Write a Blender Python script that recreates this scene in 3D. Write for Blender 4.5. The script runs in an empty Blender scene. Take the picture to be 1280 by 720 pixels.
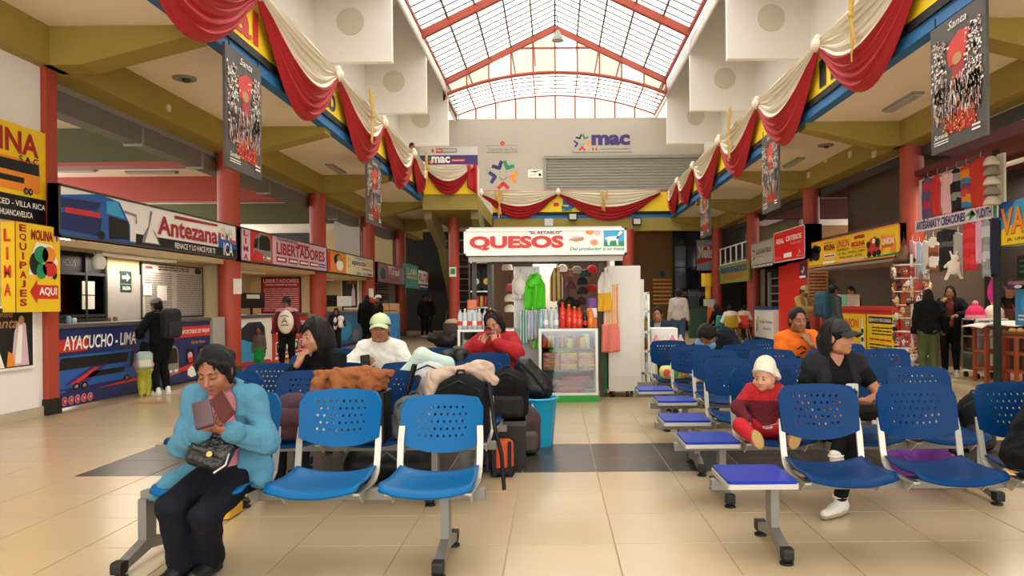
import bpy, math, random
import numpy as np
from math import sin, cos, pi, radians, sqrt, atan2
from mathutils import Vector as V, Matrix as M
random.seed(7)
SC = bpy.context.scene
COL = SC.collection
# ------------------------------------------------------------------ camera
H, F, VX, VY, ROLL = 1.37, 945.0, 693.0, 377.0, radians(0.5)
cd = bpy.data.cameras.new('camera')
cd.sensor_width = 36.0
cd.lens = 36.0 * F / 1280.0
cd.shift_x = -(VX - 640.0) / 1280.0
cd.shift_y = (VY - 360.0) / 1280.0
cd.clip_start, cd.clip_end = 0.05, 200
cam = bpy.data.objects.new('camera', cd)
COL.objects.link(cam)
cam.matrix_world = M.Translation((0, 0, H)) @ M.Rotation(ROLL, 4, 'Y') @ M.Rotation(pi / 2, 4, 'X')
SC.camera = cam
# ------------------------------------------------------------------ world and exposure
W = bpy.data.worlds.new('overcast_sky')
SC.world = W
W.use_nodes = True
_bg = W.node_tree.nodes['Background']
_bg.inputs[0].default_value = (1.0, 0.985, 0.955, 1)
_bg.inputs[1].default_value = 4.2
SC.view_settings.view_transform = 'Standard'
SC.view_settings.look = 'None'
SC.view_settings.gamma = 1.0
SC.view_settings.use_curve_mapping = False
SC.view_settings.exposure = 0.12
SC.cycles.max_bounces = 7
SC.cycles.diffuse_bounces = 5
SC.cycles.transparent_max_bounces = 12
SC.cycles.caustics_reflective = False
SC.cycles.caustics_refractive = False
SC.cycles.sample_clamp_indirect = 6.0
SC.cycles.use_denoising = True
# ------------------------------------------------------------------ pixel helpers: a pixel of the survey photograph to a point of the place
def ray(px, py):
 x, y = px - VX, -(py - VY)
 c, s = cos(ROLL), sin(ROLL)
 return (x * c + y * s) / F, (-x * s + y * c) / F
def at(px, py, Y):
 a, b = ray(px, py)
 return V((a * Y, Y, H + b * Y))
def onx(px, py, X):
 a, b = ray(px, py)
 return V((X, X / a, H + b * X / a))
def gnd(px, py, z=0.0):
 a, b = ray(px, py)
 Y = (z - H) / b
 return V((a * Y, Y, z))
# ------------------------------------------------------------------ materials
def lin(h):
 if not isinstance(h, str):
  return tuple(h)[:3]
 h = h.lstrip('#')
 o = []
 for i in (0, 2, 4):
  c = int(h[i:i + 2], 16) / 255.0
  o.append(c / 12.92 if c <= 0.04045 else ((c + 0.055) / 1.055) ** 2.4)
 return tuple(o)
_mats = {}
def mat(color, rough=0.55, metal=0.0, noise=0.12, scale=6.0, bump=0.0, bscale=40.0, spec=0.5, name=None, stretch=None):
 key = (str(color), rough, metal, noise, scale, bump, bscale, spec, stretch)
 if key in _mats:
  return _mats[key]
 c = lin(color)
 m = bpy.data.materials.new(name or 'paint')
 m.use_nodes = True
 nt = m.node_tree
 p = nt.nodes['Principled BSDF']
 p.inputs['Roughness'].default_value = rough
 p.inputs['Metallic'].default_value = metal
 p.inputs['Specular IOR Level'].default_value = spec
 p.inputs['Base Color'].default_value = (*c, 1)
 if noise or bump:
  tc = nt.nodes.new('ShaderNodeTexCoord')
  src = tc.outputs['Object']
  if stretch:
   mp = nt.nodes.new('ShaderNodeMapping')
   mp.inputs['Scale'].default_value = stretch
   nt.links.new(src, mp.inputs[0])
   src = mp.outputs[0]
 if noise:
  n = nt.nodes.new('ShaderNodeTexNoise')
  n.inputs['Scale'].default_value = scale
  n.inputs['Detail'].default_value = 4
  nt.links.new(src, n.inputs['Vector'])
  r = nt.nodes.new('ShaderNodeMix')
  r.data_type = 'RGBA'
  r.inputs[6].default_value = (*[min(1, x * (1 + noise)) for x in c], 1)
  r.inputs[7].default_value = (*[x * (1 - noise) for x in c], 1)
  nt.links.new(n.outputs['Fac'], r.inputs[0])
  nt.links.new(r.outputs[2], p.inputs['Base Color'])
 if bump:
  n2 = nt.nodes.new('ShaderNodeTexNoise')
  n2.inputs['Scale'].default_value = bscale
  n2.inputs['Detail'].default_value = 3
  nt.links.new(src, n2.inputs['Vector'])
  b = nt.nodes.new('ShaderNodeBump')
  b.inputs['Strength'].default_value = bump
  b.inputs['Distance'].default_value = 0.02
  nt.links.new(n2.outputs['Fac'], b.inputs['Height'])
  nt.links.new(b.outputs[0], p.inputs['Normal'])
 _mats[key] = m
 return m
def glassmat(tint=(0.93, 0.97, 0.96), gloss=0.08, name='clear_glass'):
 key = ('glass', tint, gloss)
 if key in _mats:
  return _mats[key]
 m = bpy.data.materials.new(name)
 m.use_nodes = True
 nt = m.node_tree
 nt.nodes.remove(nt.nodes['Principled BSDF'])
 t = nt.nodes.new('ShaderNodeBsdfTransparent')
 t.inputs[0].default_value = (*tint, 1)
 g = nt.nodes.new('ShaderNodeBsdfGlossy')
 g.inputs['Roughness'].default_value = 0.05
 f = nt.nodes.new('ShaderNodeFresnel')
 f.inputs[0].default_value = 1.45
 a = nt.nodes.new('ShaderNodeMath')
 a.operation = 'ADD'
 a.inputs[1].default_value = gloss - 0.04
 x = nt.nodes.new('ShaderNodeMixShader')
 nt.links.new(f.outputs[0], a.inputs[0])
 nt.links.new(a.outputs[0], x.inputs[0])
 nt.links.new(t.outputs[0], x.inputs[1])
 nt.links.new(g.outputs[0], x.inputs[2])
 nt.links.new(x.outputs[0], nt.nodes['Material Output'].inputs[0])
 _mats[key] = m
 return m
def skymat(tint=(0.9, 0.93, 0.9), k=0.3, name='milky_roof_sheet'):
 m = bpy.data.materials.new(name)
 m.use_nodes = True
 nt = m.node_tree
 nt.nodes.remove(nt.nodes['Principled BSDF'])
 tc = nt.nodes.new('ShaderNodeTexCoord')
 n = nt.nodes.new('ShaderNodeTexNoise')
 n.inputs['Scale'].default_value = 0.7
 nt.links.new(tc.outputs['Object'], n.inputs['Vector'])
 r = nt.nodes.new('ShaderNodeMix')
 r.data_type = 'RGBA'
 r.inputs[6].default_value = (*tint, 1)
 r.inputs[7].default_value = (*[x * 0.86 for x in tint], 1)
 nt.links.new(n.outputs['Fac'], r.inputs[0])
 t = nt.nodes.new('ShaderNodeBsdfTransparent')
 d = nt.nodes.new('ShaderNodeBsdfTranslucent')
 x = nt.nodes.new('ShaderNodeMixShader')
 x.inputs[0].default_value = k
 nt.links.new(r.outputs[2], t.inputs[0])
 nt.links.new(r.outputs[2], d.inputs[0])
 nt.links.new(t.outputs[0], x.inputs[1])
 nt.links.new(d.outputs[0], x.inputs[2])
 nt.links.new(x.outputs[0], nt.nodes['Material Output'].inputs[0])
 return m
def lampmat(color, e, name='lamp_light'):
 m = bpy.data.materials.new(name)
 m.use_nodes = True
 p = m.node_tree.nodes['Principled BSDF']
 p.inputs['Base Color'].default_value = (*lin(color), 1)
 p.inputs['Emission Color'].default_value = (*lin(color), 1)
 p.inputs['Emission Strength'].default_value = e
 return m
# ------------------------------------------------------------------ mesh builder
class MB:
 def __init__(s):
  s.v, s.f, s.m, s.s = [], [], [], []
 def add(s, vs, fs, m=0, smooth=False):
  o = len(s.v)
  s.v += [tuple(p) for p in vs]
  for f in fs:
   s.f.append([i + o for i in f])
   s.m.append(m)
   s.s.append(smooth)
  return s
 def box(s, c, d, R=None, m=0):
  x, y, z = d[0] / 2, d[1] / 2, d[2] / 2
  pts = [V((i * x, j * y, k * z)) for i in (-1, 1) for j in (-1, 1) for k in (-1, 1)]
  if R is not None:
   pts = [R @ p for p in pts]
  c = V(c)
  return s.add([p + c for p in pts], [(0, 1, 3, 2), (4, 6, 7, 5), (0, 4, 5, 1), (2, 3, 7, 6), (0, 2, 6, 4), (1, 5, 7, 3)], m)
 def bx(s, x0, x1, y0, y1, z0, z1, m=0):
  return s.box(((x0 + x1) / 2, (y0 + y1) / 2, (z0 + z1) / 2), (abs(x1 - x0), abs(y1 - y0), abs(z1 - z0)), None, m)
 def rbox(s, c, d, r, R=None, m=0, seg=3, ax=2):
  """box with rounded vertical edges (about local axis ax)"""
  x, y = [d[i] / 2 for i in range(3) if i != ax]
  r = min(r, x, y)
  poly = []
  for (sx, sy, a0) in ((1, 1, 0), (-1, 1, 90), (-1, -1, 180), (1, -1, 270)):
   for k in range(seg + 1):
    a = radians(a0 + 90 * k / seg)
    poly.append((sx * (x - r) + r * cos(a), sy * (y - r) + r * sin(a)))
  E = [V((1, 0, 0)), V((0, 1, 0)), V((0, 0, 1))]
  A = [E[i] for i in range(3) if i != ax]
  N = E[ax]
  if ax == 1:
   N = -N
  if R is not None:
   A = [R @ q for q in A]
   N = R @ N
  return s.prism(poly, V(c) - N * (d[ax] / 2), A[0], A[1], N, d[ax], m)
 def prism(s, poly, o, u, v, n, depth, m=0, smooth=False):
  o, u, v, n = V(o), V(u), V(v), V(n)
  k = len(poly)
  a = [o + u * p[0] + v * p[1] for p in poly]
  b = [p + n * depth for p in a]
  fs = [tuple(reversed(range(k))), tuple(range(k, 2 * k))]
  fs += [(i, (i + 1) % k, (i + 1) % k + k, i + k) for i in range(k)]
  return s.add(a + b, fs, m, smooth)
 def flat(s, poly, o, u, v, m=0):
  o, u, v = V(o), V(u), V(v)
  return s.add([o + u * p[0] + v * p[1] for p in poly], [tuple(range(len(poly)))], m)
 def tube(s, pts, r, n=8, m=0, caps=True, flat=None):
  pts = [V(p) for p in pts]
  k = len(pts)
  rs = r if isinstance(r, (list, tuple)) else [r] * k
  vs, fs = [], []
  up = V((0, 0, 1))
  prev = None
  for i, p in enumerate(pts):
   t = (pts[min(i + 1, k - 1)] - pts[max(i - 1, 0)])
   t = t.normalized() if t.length > 1e-9 else V((0, 0, 1))
   if prev is None:
    a = t.cross(up)
    if a.length < 1e-3:
     a = t.cross(V((0, 1, 0)))
    a.normalize()
   else:
    a = prev - t * prev.dot(t)
    a = a.normalized() if a.length > 1e-6 else t.orthogonal().normalized()
   prev = a
   b = t.cross(a)
   fl = flat or 1.0
   for j in range(n):
    w = 2 * pi * j / n
    vs.append(p + a * (rs[i] * cos(w)) + b * (rs[i] * sin(w) * fl))
  for i in range(k - 1):
   for j in range(n):
    fs.append((i * n + j, i * n + (j + 1) % n, (i + 1) * n + (j + 1) % n, (i + 1) * n + j))
  s.add(vs, fs, m, True)
  if caps:
   s.add(vs[:n], [tuple(reversed(range(n)))], m)
   s.add(vs[-n:], [tuple(range(n))], m)
  return s
 def cyl(s, c, r, h, n=16, m=0, r2=None):
  c = V(c)
  return s.tube([c, c + V((0, 0, h))], [r, r if r2 is None else r2], n, m)
 def lathe(s, prof, c=(0, 0, 0), n=12, m=0, R=None, sm=True):
  c = V(c)
  vs, fs = [], []
  for (r, z) in prof:
   for j in range(n):
    w = 2 * pi * j / n
    p = V((r * cos(w), r * sin(w), z))
    if R is not None:
     p = R @ p
    vs.append(p + c)
  for i in range(len(prof) - 1):
   for j in range(n):
    fs.append((i * n + j, i * n + (j + 1) % n, (i + 1) * n + (j + 1) % n, (i + 1) * n + j))
  s.add(vs, fs, m, sm)
  s.add(vs[:n], [tuple(reversed(range(n)))], m)
  s.add(vs[-n:], [tuple(range(n))], m)
  return s
 def ell(s, c, rad, R=None, nu=12, nv=8, m=0):
  c = V(c)
  vs, fs = [], []
  for i in range(1, nv):
   t = pi * i / nv
   for j in range(nu):
    w = 2 * pi * j / nu
    p = V((rad[0] * sin(t) * cos(w), rad[1] * sin(t) * sin(w), rad[2] * cos(t)))
    if R is not None:
     p = R @ p
    vs.append(c + p)
  a, b = V((0, 0, rad[2])), V((0, 0, -rad[2]))
  if R is not None:
   a, b = R @ a, R @ b
  ti = len(vs)
  vs += [c + a, c + b]
  for i in range(nv - 2):
   for j in range(nu):
    fs.append((i * nu + j, (i + 1) * nu + j, (i + 1) * nu + (j + 1) % nu, i * nu + (j + 1) % nu))
  for j in range(nu):
   fs.append((ti, j, (j + 1) % nu))
   fs.append((ti + 1, (nv - 2) * nu + (j + 1) % nu, (nv - 2) * nu + j))
  return s.add(vs, fs, m, True)
 def grid(s, fn, nu, nv, m=0, smooth=True, wrap=False):
  vs = [fn(i / nu, j / nv) for j in range(nv + 1) for i in range(nu + 1)]
  w = nu + 1
  fs = [(j * w + i, j * w + i + 1, (j + 1) * w + i + 1, (j + 1) * w + i) for j in range(nv) for i in range(nu)]
  return s.add(vs, fs, m, smooth)
 def sheet(s, fn, nu, nv, th, m=0):
  """a surface with a thickness th(vector)"""
  P = [[V(fn(i / nu, j / nv)) for i in range(nu + 1)] for j in range(nv + 1)]
  th = V(th)
  w = nu + 1
  a = [P[j][i] for j in range(nv + 1) for i in range(w)]
  b = [p + th for p in a]
  n = len(a)
  fs = []
  for j in range(nv):
   for i in range(nu):
    q = (j * w + i, j * w + i + 1, (j + 1) * w + i + 1, (j + 1) * w + i)
    fs.append(q)
    fs.append(tuple(n + k for k in reversed(q)))
  rim = [i for i in range(w)] + [(j + 1) * w - 1 for j in range(1, nv + 1)] + [nv * w + i for i in range(w - 2, -1, -1)] + [j * w for j in range(nv - 1, 0, -1)]
  for k in range(len(rim)):
   x, y = rim[k], rim[(k + 1) % len(rim)]
   fs.append((y, x, x + n, y + n))
  return s.add(a + b, fs, m, True)
 def mesh(s, name, mats, off=None, bevel=None):
  me = bpy.data.meshes.new(name)
  v = s.v
  if off is not None:
   v = [(p[0] - off[0], p[1] - off[1], p[2] - off[2]) for p in v]
  me.from_pydata(v, [], s.f)
  me.polygons.foreach_set('material_index', s.m)
  me.polygons.foreach_set('use_smooth', s.s)
  for m in (mats if isinstance(mats, (list, tuple)) else [mats]):
   me.materials.append(m)
  me.update()
  return me
 def obj(s, name, mats, parent=None, world=True, bevel=0.0):
  off = None
  if parent is not None and world:
   off = wloc(parent)
  o = bpy.data.objects.new(name, s.mesh(name, mats, off))
  COL.objects.link(o)
  if parent is not None:
   o.parent = parent
  if bevel:
   b = o.modifiers.new('bevel', 'BEVEL')
   b.width = bevel
   b.segments = 2
   b.limit_method = 'ANGLE'
  return o
def wloc(o):
 p = V((0, 0, 0))
 while o is not None:
  p = p + o.location
  o = o.parent
 return p
def tag(o, label=None, cat=None, group=None, kind=None):
 if label:
  o['label'] = label
 if cat:
  o['category'] = cat
 if group:
  o['group'] = group
 if kind:
  o['kind'] = kind
 return o
def thing(name, label, cat, loc=(0, 0, 0), rz=0.0, group=None):
 o = bpy.data.objects.new(name, None)
 o.empty_display_size = 0.1
 o.location = loc
 o.rotation_euler = (0, 0, rz)
 COL.objects.link(o)
 return tag(o, label, cat, group)
def struct(name, mb, mats, parent=None, bevel=0.0):
 o = mb.obj(name, mats, parent, bevel=bevel)
 if parent is None:
  o['kind'] = 'structure'
 return o
def kids(o):
 return [c for c in o.children]
def dup(o, parent=None):
 c = o.copy()
 COL.objects.link(c)
 c.parent = parent
 for ch in list(o.children):
  dup(ch, c)
 return c
def child(name, me, parent, loc=(0, 0, 0), rz=0.0):
 o = bpy.data.objects.new(name, me)
 o.location = loc
 o.rotation_euler = (0, 0, rz)
 o.parent = parent
 COL.objects.link(o)
 return o
def Rz(a):
 return M.Rotation(a, 3, 'Z')
def Rx(a):
 return M.Rotation(a, 3, 'X')
def Ry(a):
 return M.Rotation(a, 3, 'Y')
# ------------------------------------------------------------------ lettering
_txt = {}
def text_pts(s, bold=0.0, shear=0.0):
 key = (s, bold, shear)
 if key not in _txt:
  cu = bpy.data.curves.new('lettering', 'FONT')
  cu.body = s
  cu.size = 1.0
  cu.offset = bold
  cu.shear = shear
  cu.resolution_u = 3
  o = bpy.data.objects.new('lettering', cu)
  COL.objects.link(o)
  me = o.to_mesh()
  vs = [(v.co.x, v.co.y) for v in me.vertices]
  fs = [tuple(p.vertices) for p in me.polygons]
  o.to_mesh_clear()
  bpy.data.objects.remove(o)
  bpy.data.curves.remove(cu)
  if not vs:
   vs, fs = [(0, 0), (1, 0), (1, 1)], [(0, 1, 2)]
  x0, x1 = min(v[0] for v in vs), max(v[0] for v in vs)
  y0, y1 = min(v[1] for v in vs), max(v[1] for v in vs)
  _txt[key] = ([((x - x0) / (x1 - x0), (y - y0) / max(1e-6, y1 - y0)) for x, y in vs], fs)
 return _txt[key]
class Panel:
 """a flat board with an origin (lower left), a width and a height vector; prints lie on its face"""
 def __init__(s, o, u, v, w, h, n=None):
  s.o, s.u, s.v = V(o), V(u).normalized(), V(v).normalized()
  s.w, s.h = w, h
  s.n = V(n) if n else s.u.cross(s.v)
  s.lay = 0.003
 def board(s, mb, depth=0.06, m=0):
  return mb.prism([(0, 0), (s.w, 0), (s.w, s.h), (0, s.h)], s.o - s.n * depth, s.u, s.v, s.n, depth, m)
 def P(s, x, y, k=1):
  return s.o + s.u * (x * s.w) + s.v * (y * s.h) + s.n * (s.lay * k)
 def text(s, mb, t, x0, y0, x1, y1, m=0, bold=0.0, shear=0.0, k=2, slope=0.0):
  vs, fs = text_pts(t, bold, shear)
  if t in ('I', 'J', 'l'):
   c, w = (x0 + x1) / 2, (x1 - x0) * (0.14 if t != 'J' else 0.35)
   x0, x1 = c - w, c + w
  return mb.add([s.P(x0 + (x1 - x0) * a, y0 + (y1 - y0) * b + slope * a, k) for a, b in vs], fs, m)
 def poly(s, mb, pts, m=0, k=1):
  return mb.add([s.P(x, y, k) for x, y in pts], [tuple(range(len(pts)))], m)
 def rect(s, mb, x0, y0, x1, y1, m=0, k=1):
  return s.poly(mb, [(x0, y0), (x1, y0), (x1, y1), (x0, y1)], m, k)
 def disc(s, mb, x, y, rx, ry=None, m=0, k=1, n=14, a0=0, a1=360):
  ry = rx if ry is None else ry
  return s.poly(mb, [(x + rx * cos(radians(a0 + (a1 - a0) * i / n)), y + ry * sin(radians(a0 + (a1 - a0) * i / n))) for i in range(n)], m, k)
 def stroke(s, mb, pts, w, m=0, k=1):
  """a printed line: pts in panel fractions, w in metres"""
  q = [V((x * s.w, y * s.h)) for x, y in pts]
  L, Rr = [], []
  for i, p in enumerate(q):
   t = (q[min(i + 1, len(q) - 1)] - q[max(i - 1, 0)])
   t = t.normalized() if t.length > 0 else V((1, 0))
   nn = V((-t.y, t.x)) * w / 2
   L.append(p + nn)
   Rr.append(p - nn)
  f = lambda p: s.o + s.u * p.x + s.v * p.y + s.n * (s.lay * k)
  n = len(q)
  return mb.add([f(p) for p in L] + [f(p) for p in Rr], [(i, i + n, i + 1 + n, i + 1) for i in range(n - 1)], m)
# ------------------------------------------------------------------ the hall: levels and lines
XL, XR = -4.40, 4.88            # edges of the open well
CL, CR = -6.43, 6.98            # column lines
ZB, ZC = 4.36, 4.84             # underside of the beams, soffit
ZT = 5.97                       # top of the balcony parapet
YF = 31.6                       # far edge of the well
YW = 35.2                       # far wall
YS = [4.1, 9.57, 14.97, 20.6, 26.2, 31.6]
m_cream = mat('#f2e6d2', 0.8, noise=0.04, scale=2, name='cream_plaster')
m_white = mat('#ebe6df', 0.75, noise=0.03, scale=2, name='white_plaster')
m_olive = mat('#9a863c', 0.7, noise=0.08, scale=3, name='olive_paint')
m_red = mat('#a63f2b', 0.5, noise=0.08, scale=4, name='red_paint')
m_tan = mat('#c9b389', 0.8, noise=0.05, scale=3, name='tan_plaster')
m_dark = mat('#141210', 0.6, name='near_black')
m_black = mat('#060606', 0.5, spec=0.3, name='black')
m_grey = mat('#8f8b84', 0.6, name='grey')
m_dgrey = mat('#45423e', 0.6, name='dark_grey')
m_steel = mat('#b9b7b0', 0.35, 0.7, noise=0.05, name='painted_steel')
m_maroon = mat('#5d1d1c', 0.65, name='maroon_paint')
m_green = mat('#4f5330', 0.7, name='moss_paint')
m_yellow = mat('#fbd81c', 0.6, noise=0.04, name='yellow_print')
m_blue = mat('#1d6ca8', 0.55, noise=0.05, name='blue_print')
m_wpaint = mat('#efece4', 0.5, noise=0.03, name='white_paint')
# ---- floor
m_tile = mat('#b8a17f', 0.24, noise=0.07, scale=1.3, bump=0.012, bscale=3, name='beige_tile')
m_tdark = mat('#37302b', 0.3, noise=0.2, scale=5, name='dark_tile')
m_grout = mat('#9c8768', 0.8, name='grout')
fl = struct('floor', MB().bx(-16, 16, -9, 40, -0.2, -0.004), m_grout)
TX, TY, TS = -0.272, 4.27, 0.6
def tile_mesh(m, nm):
 b = MB()
 e, g, t = TS / 2 - 0.0015, TS / 2 - 0.0045, 0.0
 vs = [(-e, -e, -0.012), (e, -e, -0.012), (e, e, -0.012), (-e, e, -0.012), (-g, -g, t), (g, -g, t), (g, g, t), (-g, g, t)]
 b.add(vs, [(4, 5, 6, 7), (0, 1, 5, 4), (1, 2, 6, 5), (2, 3, 7, 6), (3, 0, 4, 7)])
 return b.mesh(nm, m)
tm, td = tile_mesh(m_tile, 'floor_tile'), tile_mesh(m_tdark, 'floor_tile')
def is_dark(i, j):
 return 3 <= j <= 4 and i >= -6 and i <= 7
near = set()
for j in range(-2, 8):
 yc = TY + TS * (j + 0.5)
 for i in range(-12, 13):
  xc = TX + TS * (i + 0.5)
  if -0.78 * yc - 0.3 < xc < 0.66 * yc + 0.3:
   near.add((i, j))
   o = child('floor_tile', td if is_dark(i, j) else tm, fl, (xc, yc, 0))
far_t = MB()
for j in range(-22, 60):
 for i in range(-26, 27):
  if (i, j) in near:
   continue
  xc, yc = TX + TS * (i + 0.5), TY + TS * (j + 0.5)
  if yc > 39.5 or yc < -8.5:
   continue
  g = TS / 2 - 0.003
  far_t.add([(xc - g, yc - g, 0), (xc + g, yc - g, 0), (xc + g, yc + g, 0), (xc - g, yc + g, 0)], [(0, 1, 2, 3)], 1 if is_dark(i, j) else 0)
tag(far_t.obj('far_tiles', [m_tile, m_tdark], fl), 'small looking floor tiles far from the benches', kind='stuff')
# ---- soffits, beams
def soffit(name, x0, x1):
 return struct(name, MB().bx(x0, x1, -3.5, 38, ZC, ZC + 0.25), m_cream)
soffit('ceiling_left', -15, XL - 0.02)
soffit('ceiling_right', XR + 0.02, 15)
struct('ceiling_far', MB().bx(XL - 0.02, XR + 0.02, YF + 0.05, 38, ZC, ZC + 0.25), m_cream)
bm = MB().bx(CL - 0.24, CL + 0.2, -3.5, 36, ZB, ZC + 0.02)
struct('beam_left', bm, m_olive)
struct('beam_right', MB().bx(CR - 0.2, CR + 0.24, -3.5, 36, ZB, ZC + 0.02), m_olive)
def bracket(x_col, x_tip, y):
 s = 1 if x_tip > x_col else -1
 d = abs(x_tip - x_col)
 return MB().prism([(0, ZB), (d * 0.25, ZB), (d, ZC - 0.13), (d, ZC + 0.01), (0, ZC + 0.01)], (x_col, y - 0.2, 0), (s, 0, 0), (0, 0, 1), (0, 1, 0), 0.4)
for y in YS:
 struct('cantilever_beam', bracket(CL + 0.1, XL - 0.06, y), m_olive)
 struct('cantilever_beam', bracket(CR - 0.1, XR + 0.06, y), m_olive)
for y, mm in ((14.97, m_green), (20.6, m_red), (26.2, m_green)):
 b = MB().bx(-15, CL - 0.25, y - 0.18, y + 0.18, ZB - 0.2, ZC + 0.01)
 if y < 16:
  b.bx(-15, CL - 0.25, y - 0.2, y + 0.2, ZB - 0.26, ZB - 0.19, 1)
 struct('shop_beam', b, [mm, m_red])
 struct('shop_beam', MB().bx(CR + 0.25, 15, y - 0.18, y + 0.18, ZB - 0.2, ZC + 0.01), m_maroon)
struct('beam_far', MB().bx(-2.5, CR, YF - 0.02, YF + 0.4, 4.3, ZC), m_olive)
# ---- columns
def column(px, Y, r, label, base=True, square=False, ztop=ZB + 0.02):
 p = at(px, VY, Y)
 t = thing('column', label, 'column', (p.x, Y, 0), 0, None)
 if square:
  MB().bx(p.x - r, p.x + r, Y - r, Y + r, 0, ztop).obj('shaft', m_red, t)
  MB().bx(p.x - r - 0.03, p.x + r + 0.02, Y - r - 0.03, Y + r + 0.02, 0, 0.2).obj('base_band', m_dark, t)
 else:
  MB().cyl((p.x, Y, 0), r, ztop, 28).obj('shaft', m_red, t)
  MB().cyl((p.x, Y, 0), r + 0.012, 0.16, 28).obj('base_band', m_dgrey, t)
 return t
c1 = column(57, 9.57, 0.1, 'flat red pilaster beside the yellow ticket signs at far left', square=True, ztop=ZB + 0.02)
c2 = column(287, 14.97, 0.21, 'round red column behind the woman in the blue jacket')
c3 = column(398, 20.6, 0.215, 'round red column between the pink bus sign and the orange one')
c4 = column(461, 26.2, 0.22, 'round red column right of the cream and orange bus sign')
c5 = column(501, 31.6, 0.22, 'round red column left of the small green sign')
r1 = column(1141, 14.97, 0.22, 'tall red column beside the hanging garments of the craft stall')
r2 = column(1015, 20.6, 0.22, 'round red column between the red sign and the long yellow sign')
r3 = column(942, 26.2, 0.22, 'round red column between the welcome sign and the grey bus sign')
r4 = column(897, 31.6, 0.22, 'round red column left of the welcome sign beyond the coloured chairs')
cs = column(568, 27.0, 0.19, 'red column under the stair landing left of the cheese kiosk', ztop=4.4)
cq = column(786, 31.0, 0.24, 'red column behind the right end of the cheese kiosk sign', ztop=4.3)
def notice(t, X, Y, z, w, h, nm='paper_notice', c='#e8e2d0'):
 return MB().box((X, Y, z), (w, 0.006, h)).obj(nm, mat(c, 0.8), t)
for t, px, py, Y in ((c2, 297, 358, 14.75), (c4, 464, 366, 25.97)):
 p = at(px, py, Y)
 notice(t, p.x, Y - 0.005, p.z, 0.16, 0.3)
p = at(566, 340, 26.8)
b = notice(cs, p.x, 26.79, p.z, 0.24, 0.34, 'safety_sign', '#f2f0e4')
MB().box((p.x, 26.783, p.z + 0.02), (0.17, 0.004, 0.2)).obj('safety_mark', mat('#1e8a45'), cs)
# ---- parapet fascia around the well: blue foot, dark rail, yellow print
def fascia(name, a, b, n):
 a, b, n = V(a), V(b), V(n)
 L = (b - a).length
 u = (b - a).normalized()
 up = V((0, 0, 1))
 o = MB()
 o.prism([(0, ZC - 0.02), (L, ZC - 0.02), (L, ZC + 0.15), (0, ZC + 0.15)], a, u, up, n, -0.18, 1)
 o.prism([(0, ZC + 0.15), (L, ZC + 0.15), (L, ZC + 0.27), (0, ZC + 0.27)], a + n * 0.04, u, up, n, -0.2, 2)
 o.prism([(0, ZC + 0.27), (L, ZC + 0.27), (L, ZT - 0.04), (0, ZT - 0.04)], a, u, up, n, -0.14, 0)
 o.prism([(0, ZT - 0.04), (L, ZT - 0.04), (L, ZT), (0, ZT)], a + n * 0.02, u, up, n, -0.18, 3)
 return struct(name, o, [m_yellow, m_blue, m_black, m_red])
fascia('trim_1', (XL, -3.5, 0), (XL, 25.5, 0), (1, 0, 0))
fascia('trim_2', (XR, -3.5, 0), (XR, YF, 0), (-1, 0, 0))
fascia('trim_3', (-2.55, YF, 0), (XR, YF, 0), (0, -1, 0))
# ---- upper walls, fins, far wall
struct('wall_left', MB().bx(CL - 0.3, CL - 0.05, -3.5, 36, ZC + 0.2, 12.4), m_white)
struct('wall_right', MB().bx(CR + 0.05, CR + 0.3, -3.5, 36, ZC + 0.2, 12.4), m_white)
bw = MB().bx(CL - 0.3, CR + 0.3, YW, YW + 0.25, ZC, 9.9)
struct('wall_back', bw, mat('#b5ada1', 0.75, noise=0.03, scale=2, name='grey_white_plaster'))
m_disc = mat('#cfc6b5', 0.8, noise=0.05)
def fin(xw, xe, y, cpx=None, cpy=None):
 s = 1 if xe > xw else -1
 d = abs(xe - xw)
 poly = [(0, 7.95), (d, 7.95), (d, 9.9)]
 for k in range(1, 9):
  a = radians(80 * k / 8)
  poly.append((d - 1.25 * (1 - cos(a)), 9.9 + 1.75 * sin(a)))
 poly.append((0, 11.75))
 o = struct('wall_fin', MB().prism(poly, (xw, y, 0), (s, 0, 0), (0, 0, 1), (0, 1, 0), 0.22), m_white)
 cx = xw + s * d * 0.47
 MB().tube([(cx, y - 0.03, 9.05), (cx, y + 0.01, 9.05)], 0.37, 32).obj('round_recess', m_disc, o)
 return o
for y in YS:
 if y > 8:
  fin(CL - 0.05, XL + 0.02, y)
  fin(CR + 0.05, XR - 0.1, y)
def cove(xe, s):
 P = [(xe, 9.9)] + [(xe - s * 1.25 * (1 - cos(radians(80 * k / 8))), 9.9 + 1.75 * sin(radians(80 * k / 8))) for k in range(1, 9)] + [(xe - s * 2.2, 11.8)]
 return MB().sheet(lambda u, v: (P[round(u * (len(P) - 1))][0], -3.5 + v * 39, P[round(u * (len(P) - 1))][1]), len(P) - 1, 1, (-s * 0.05, 0, 0.12))
struct('ceiling_cove_left', cove(XL + 0.02, 1), m_white)
struct('ceiling_cove_right', cove(XR - 0.1, -1), m_white)
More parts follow.
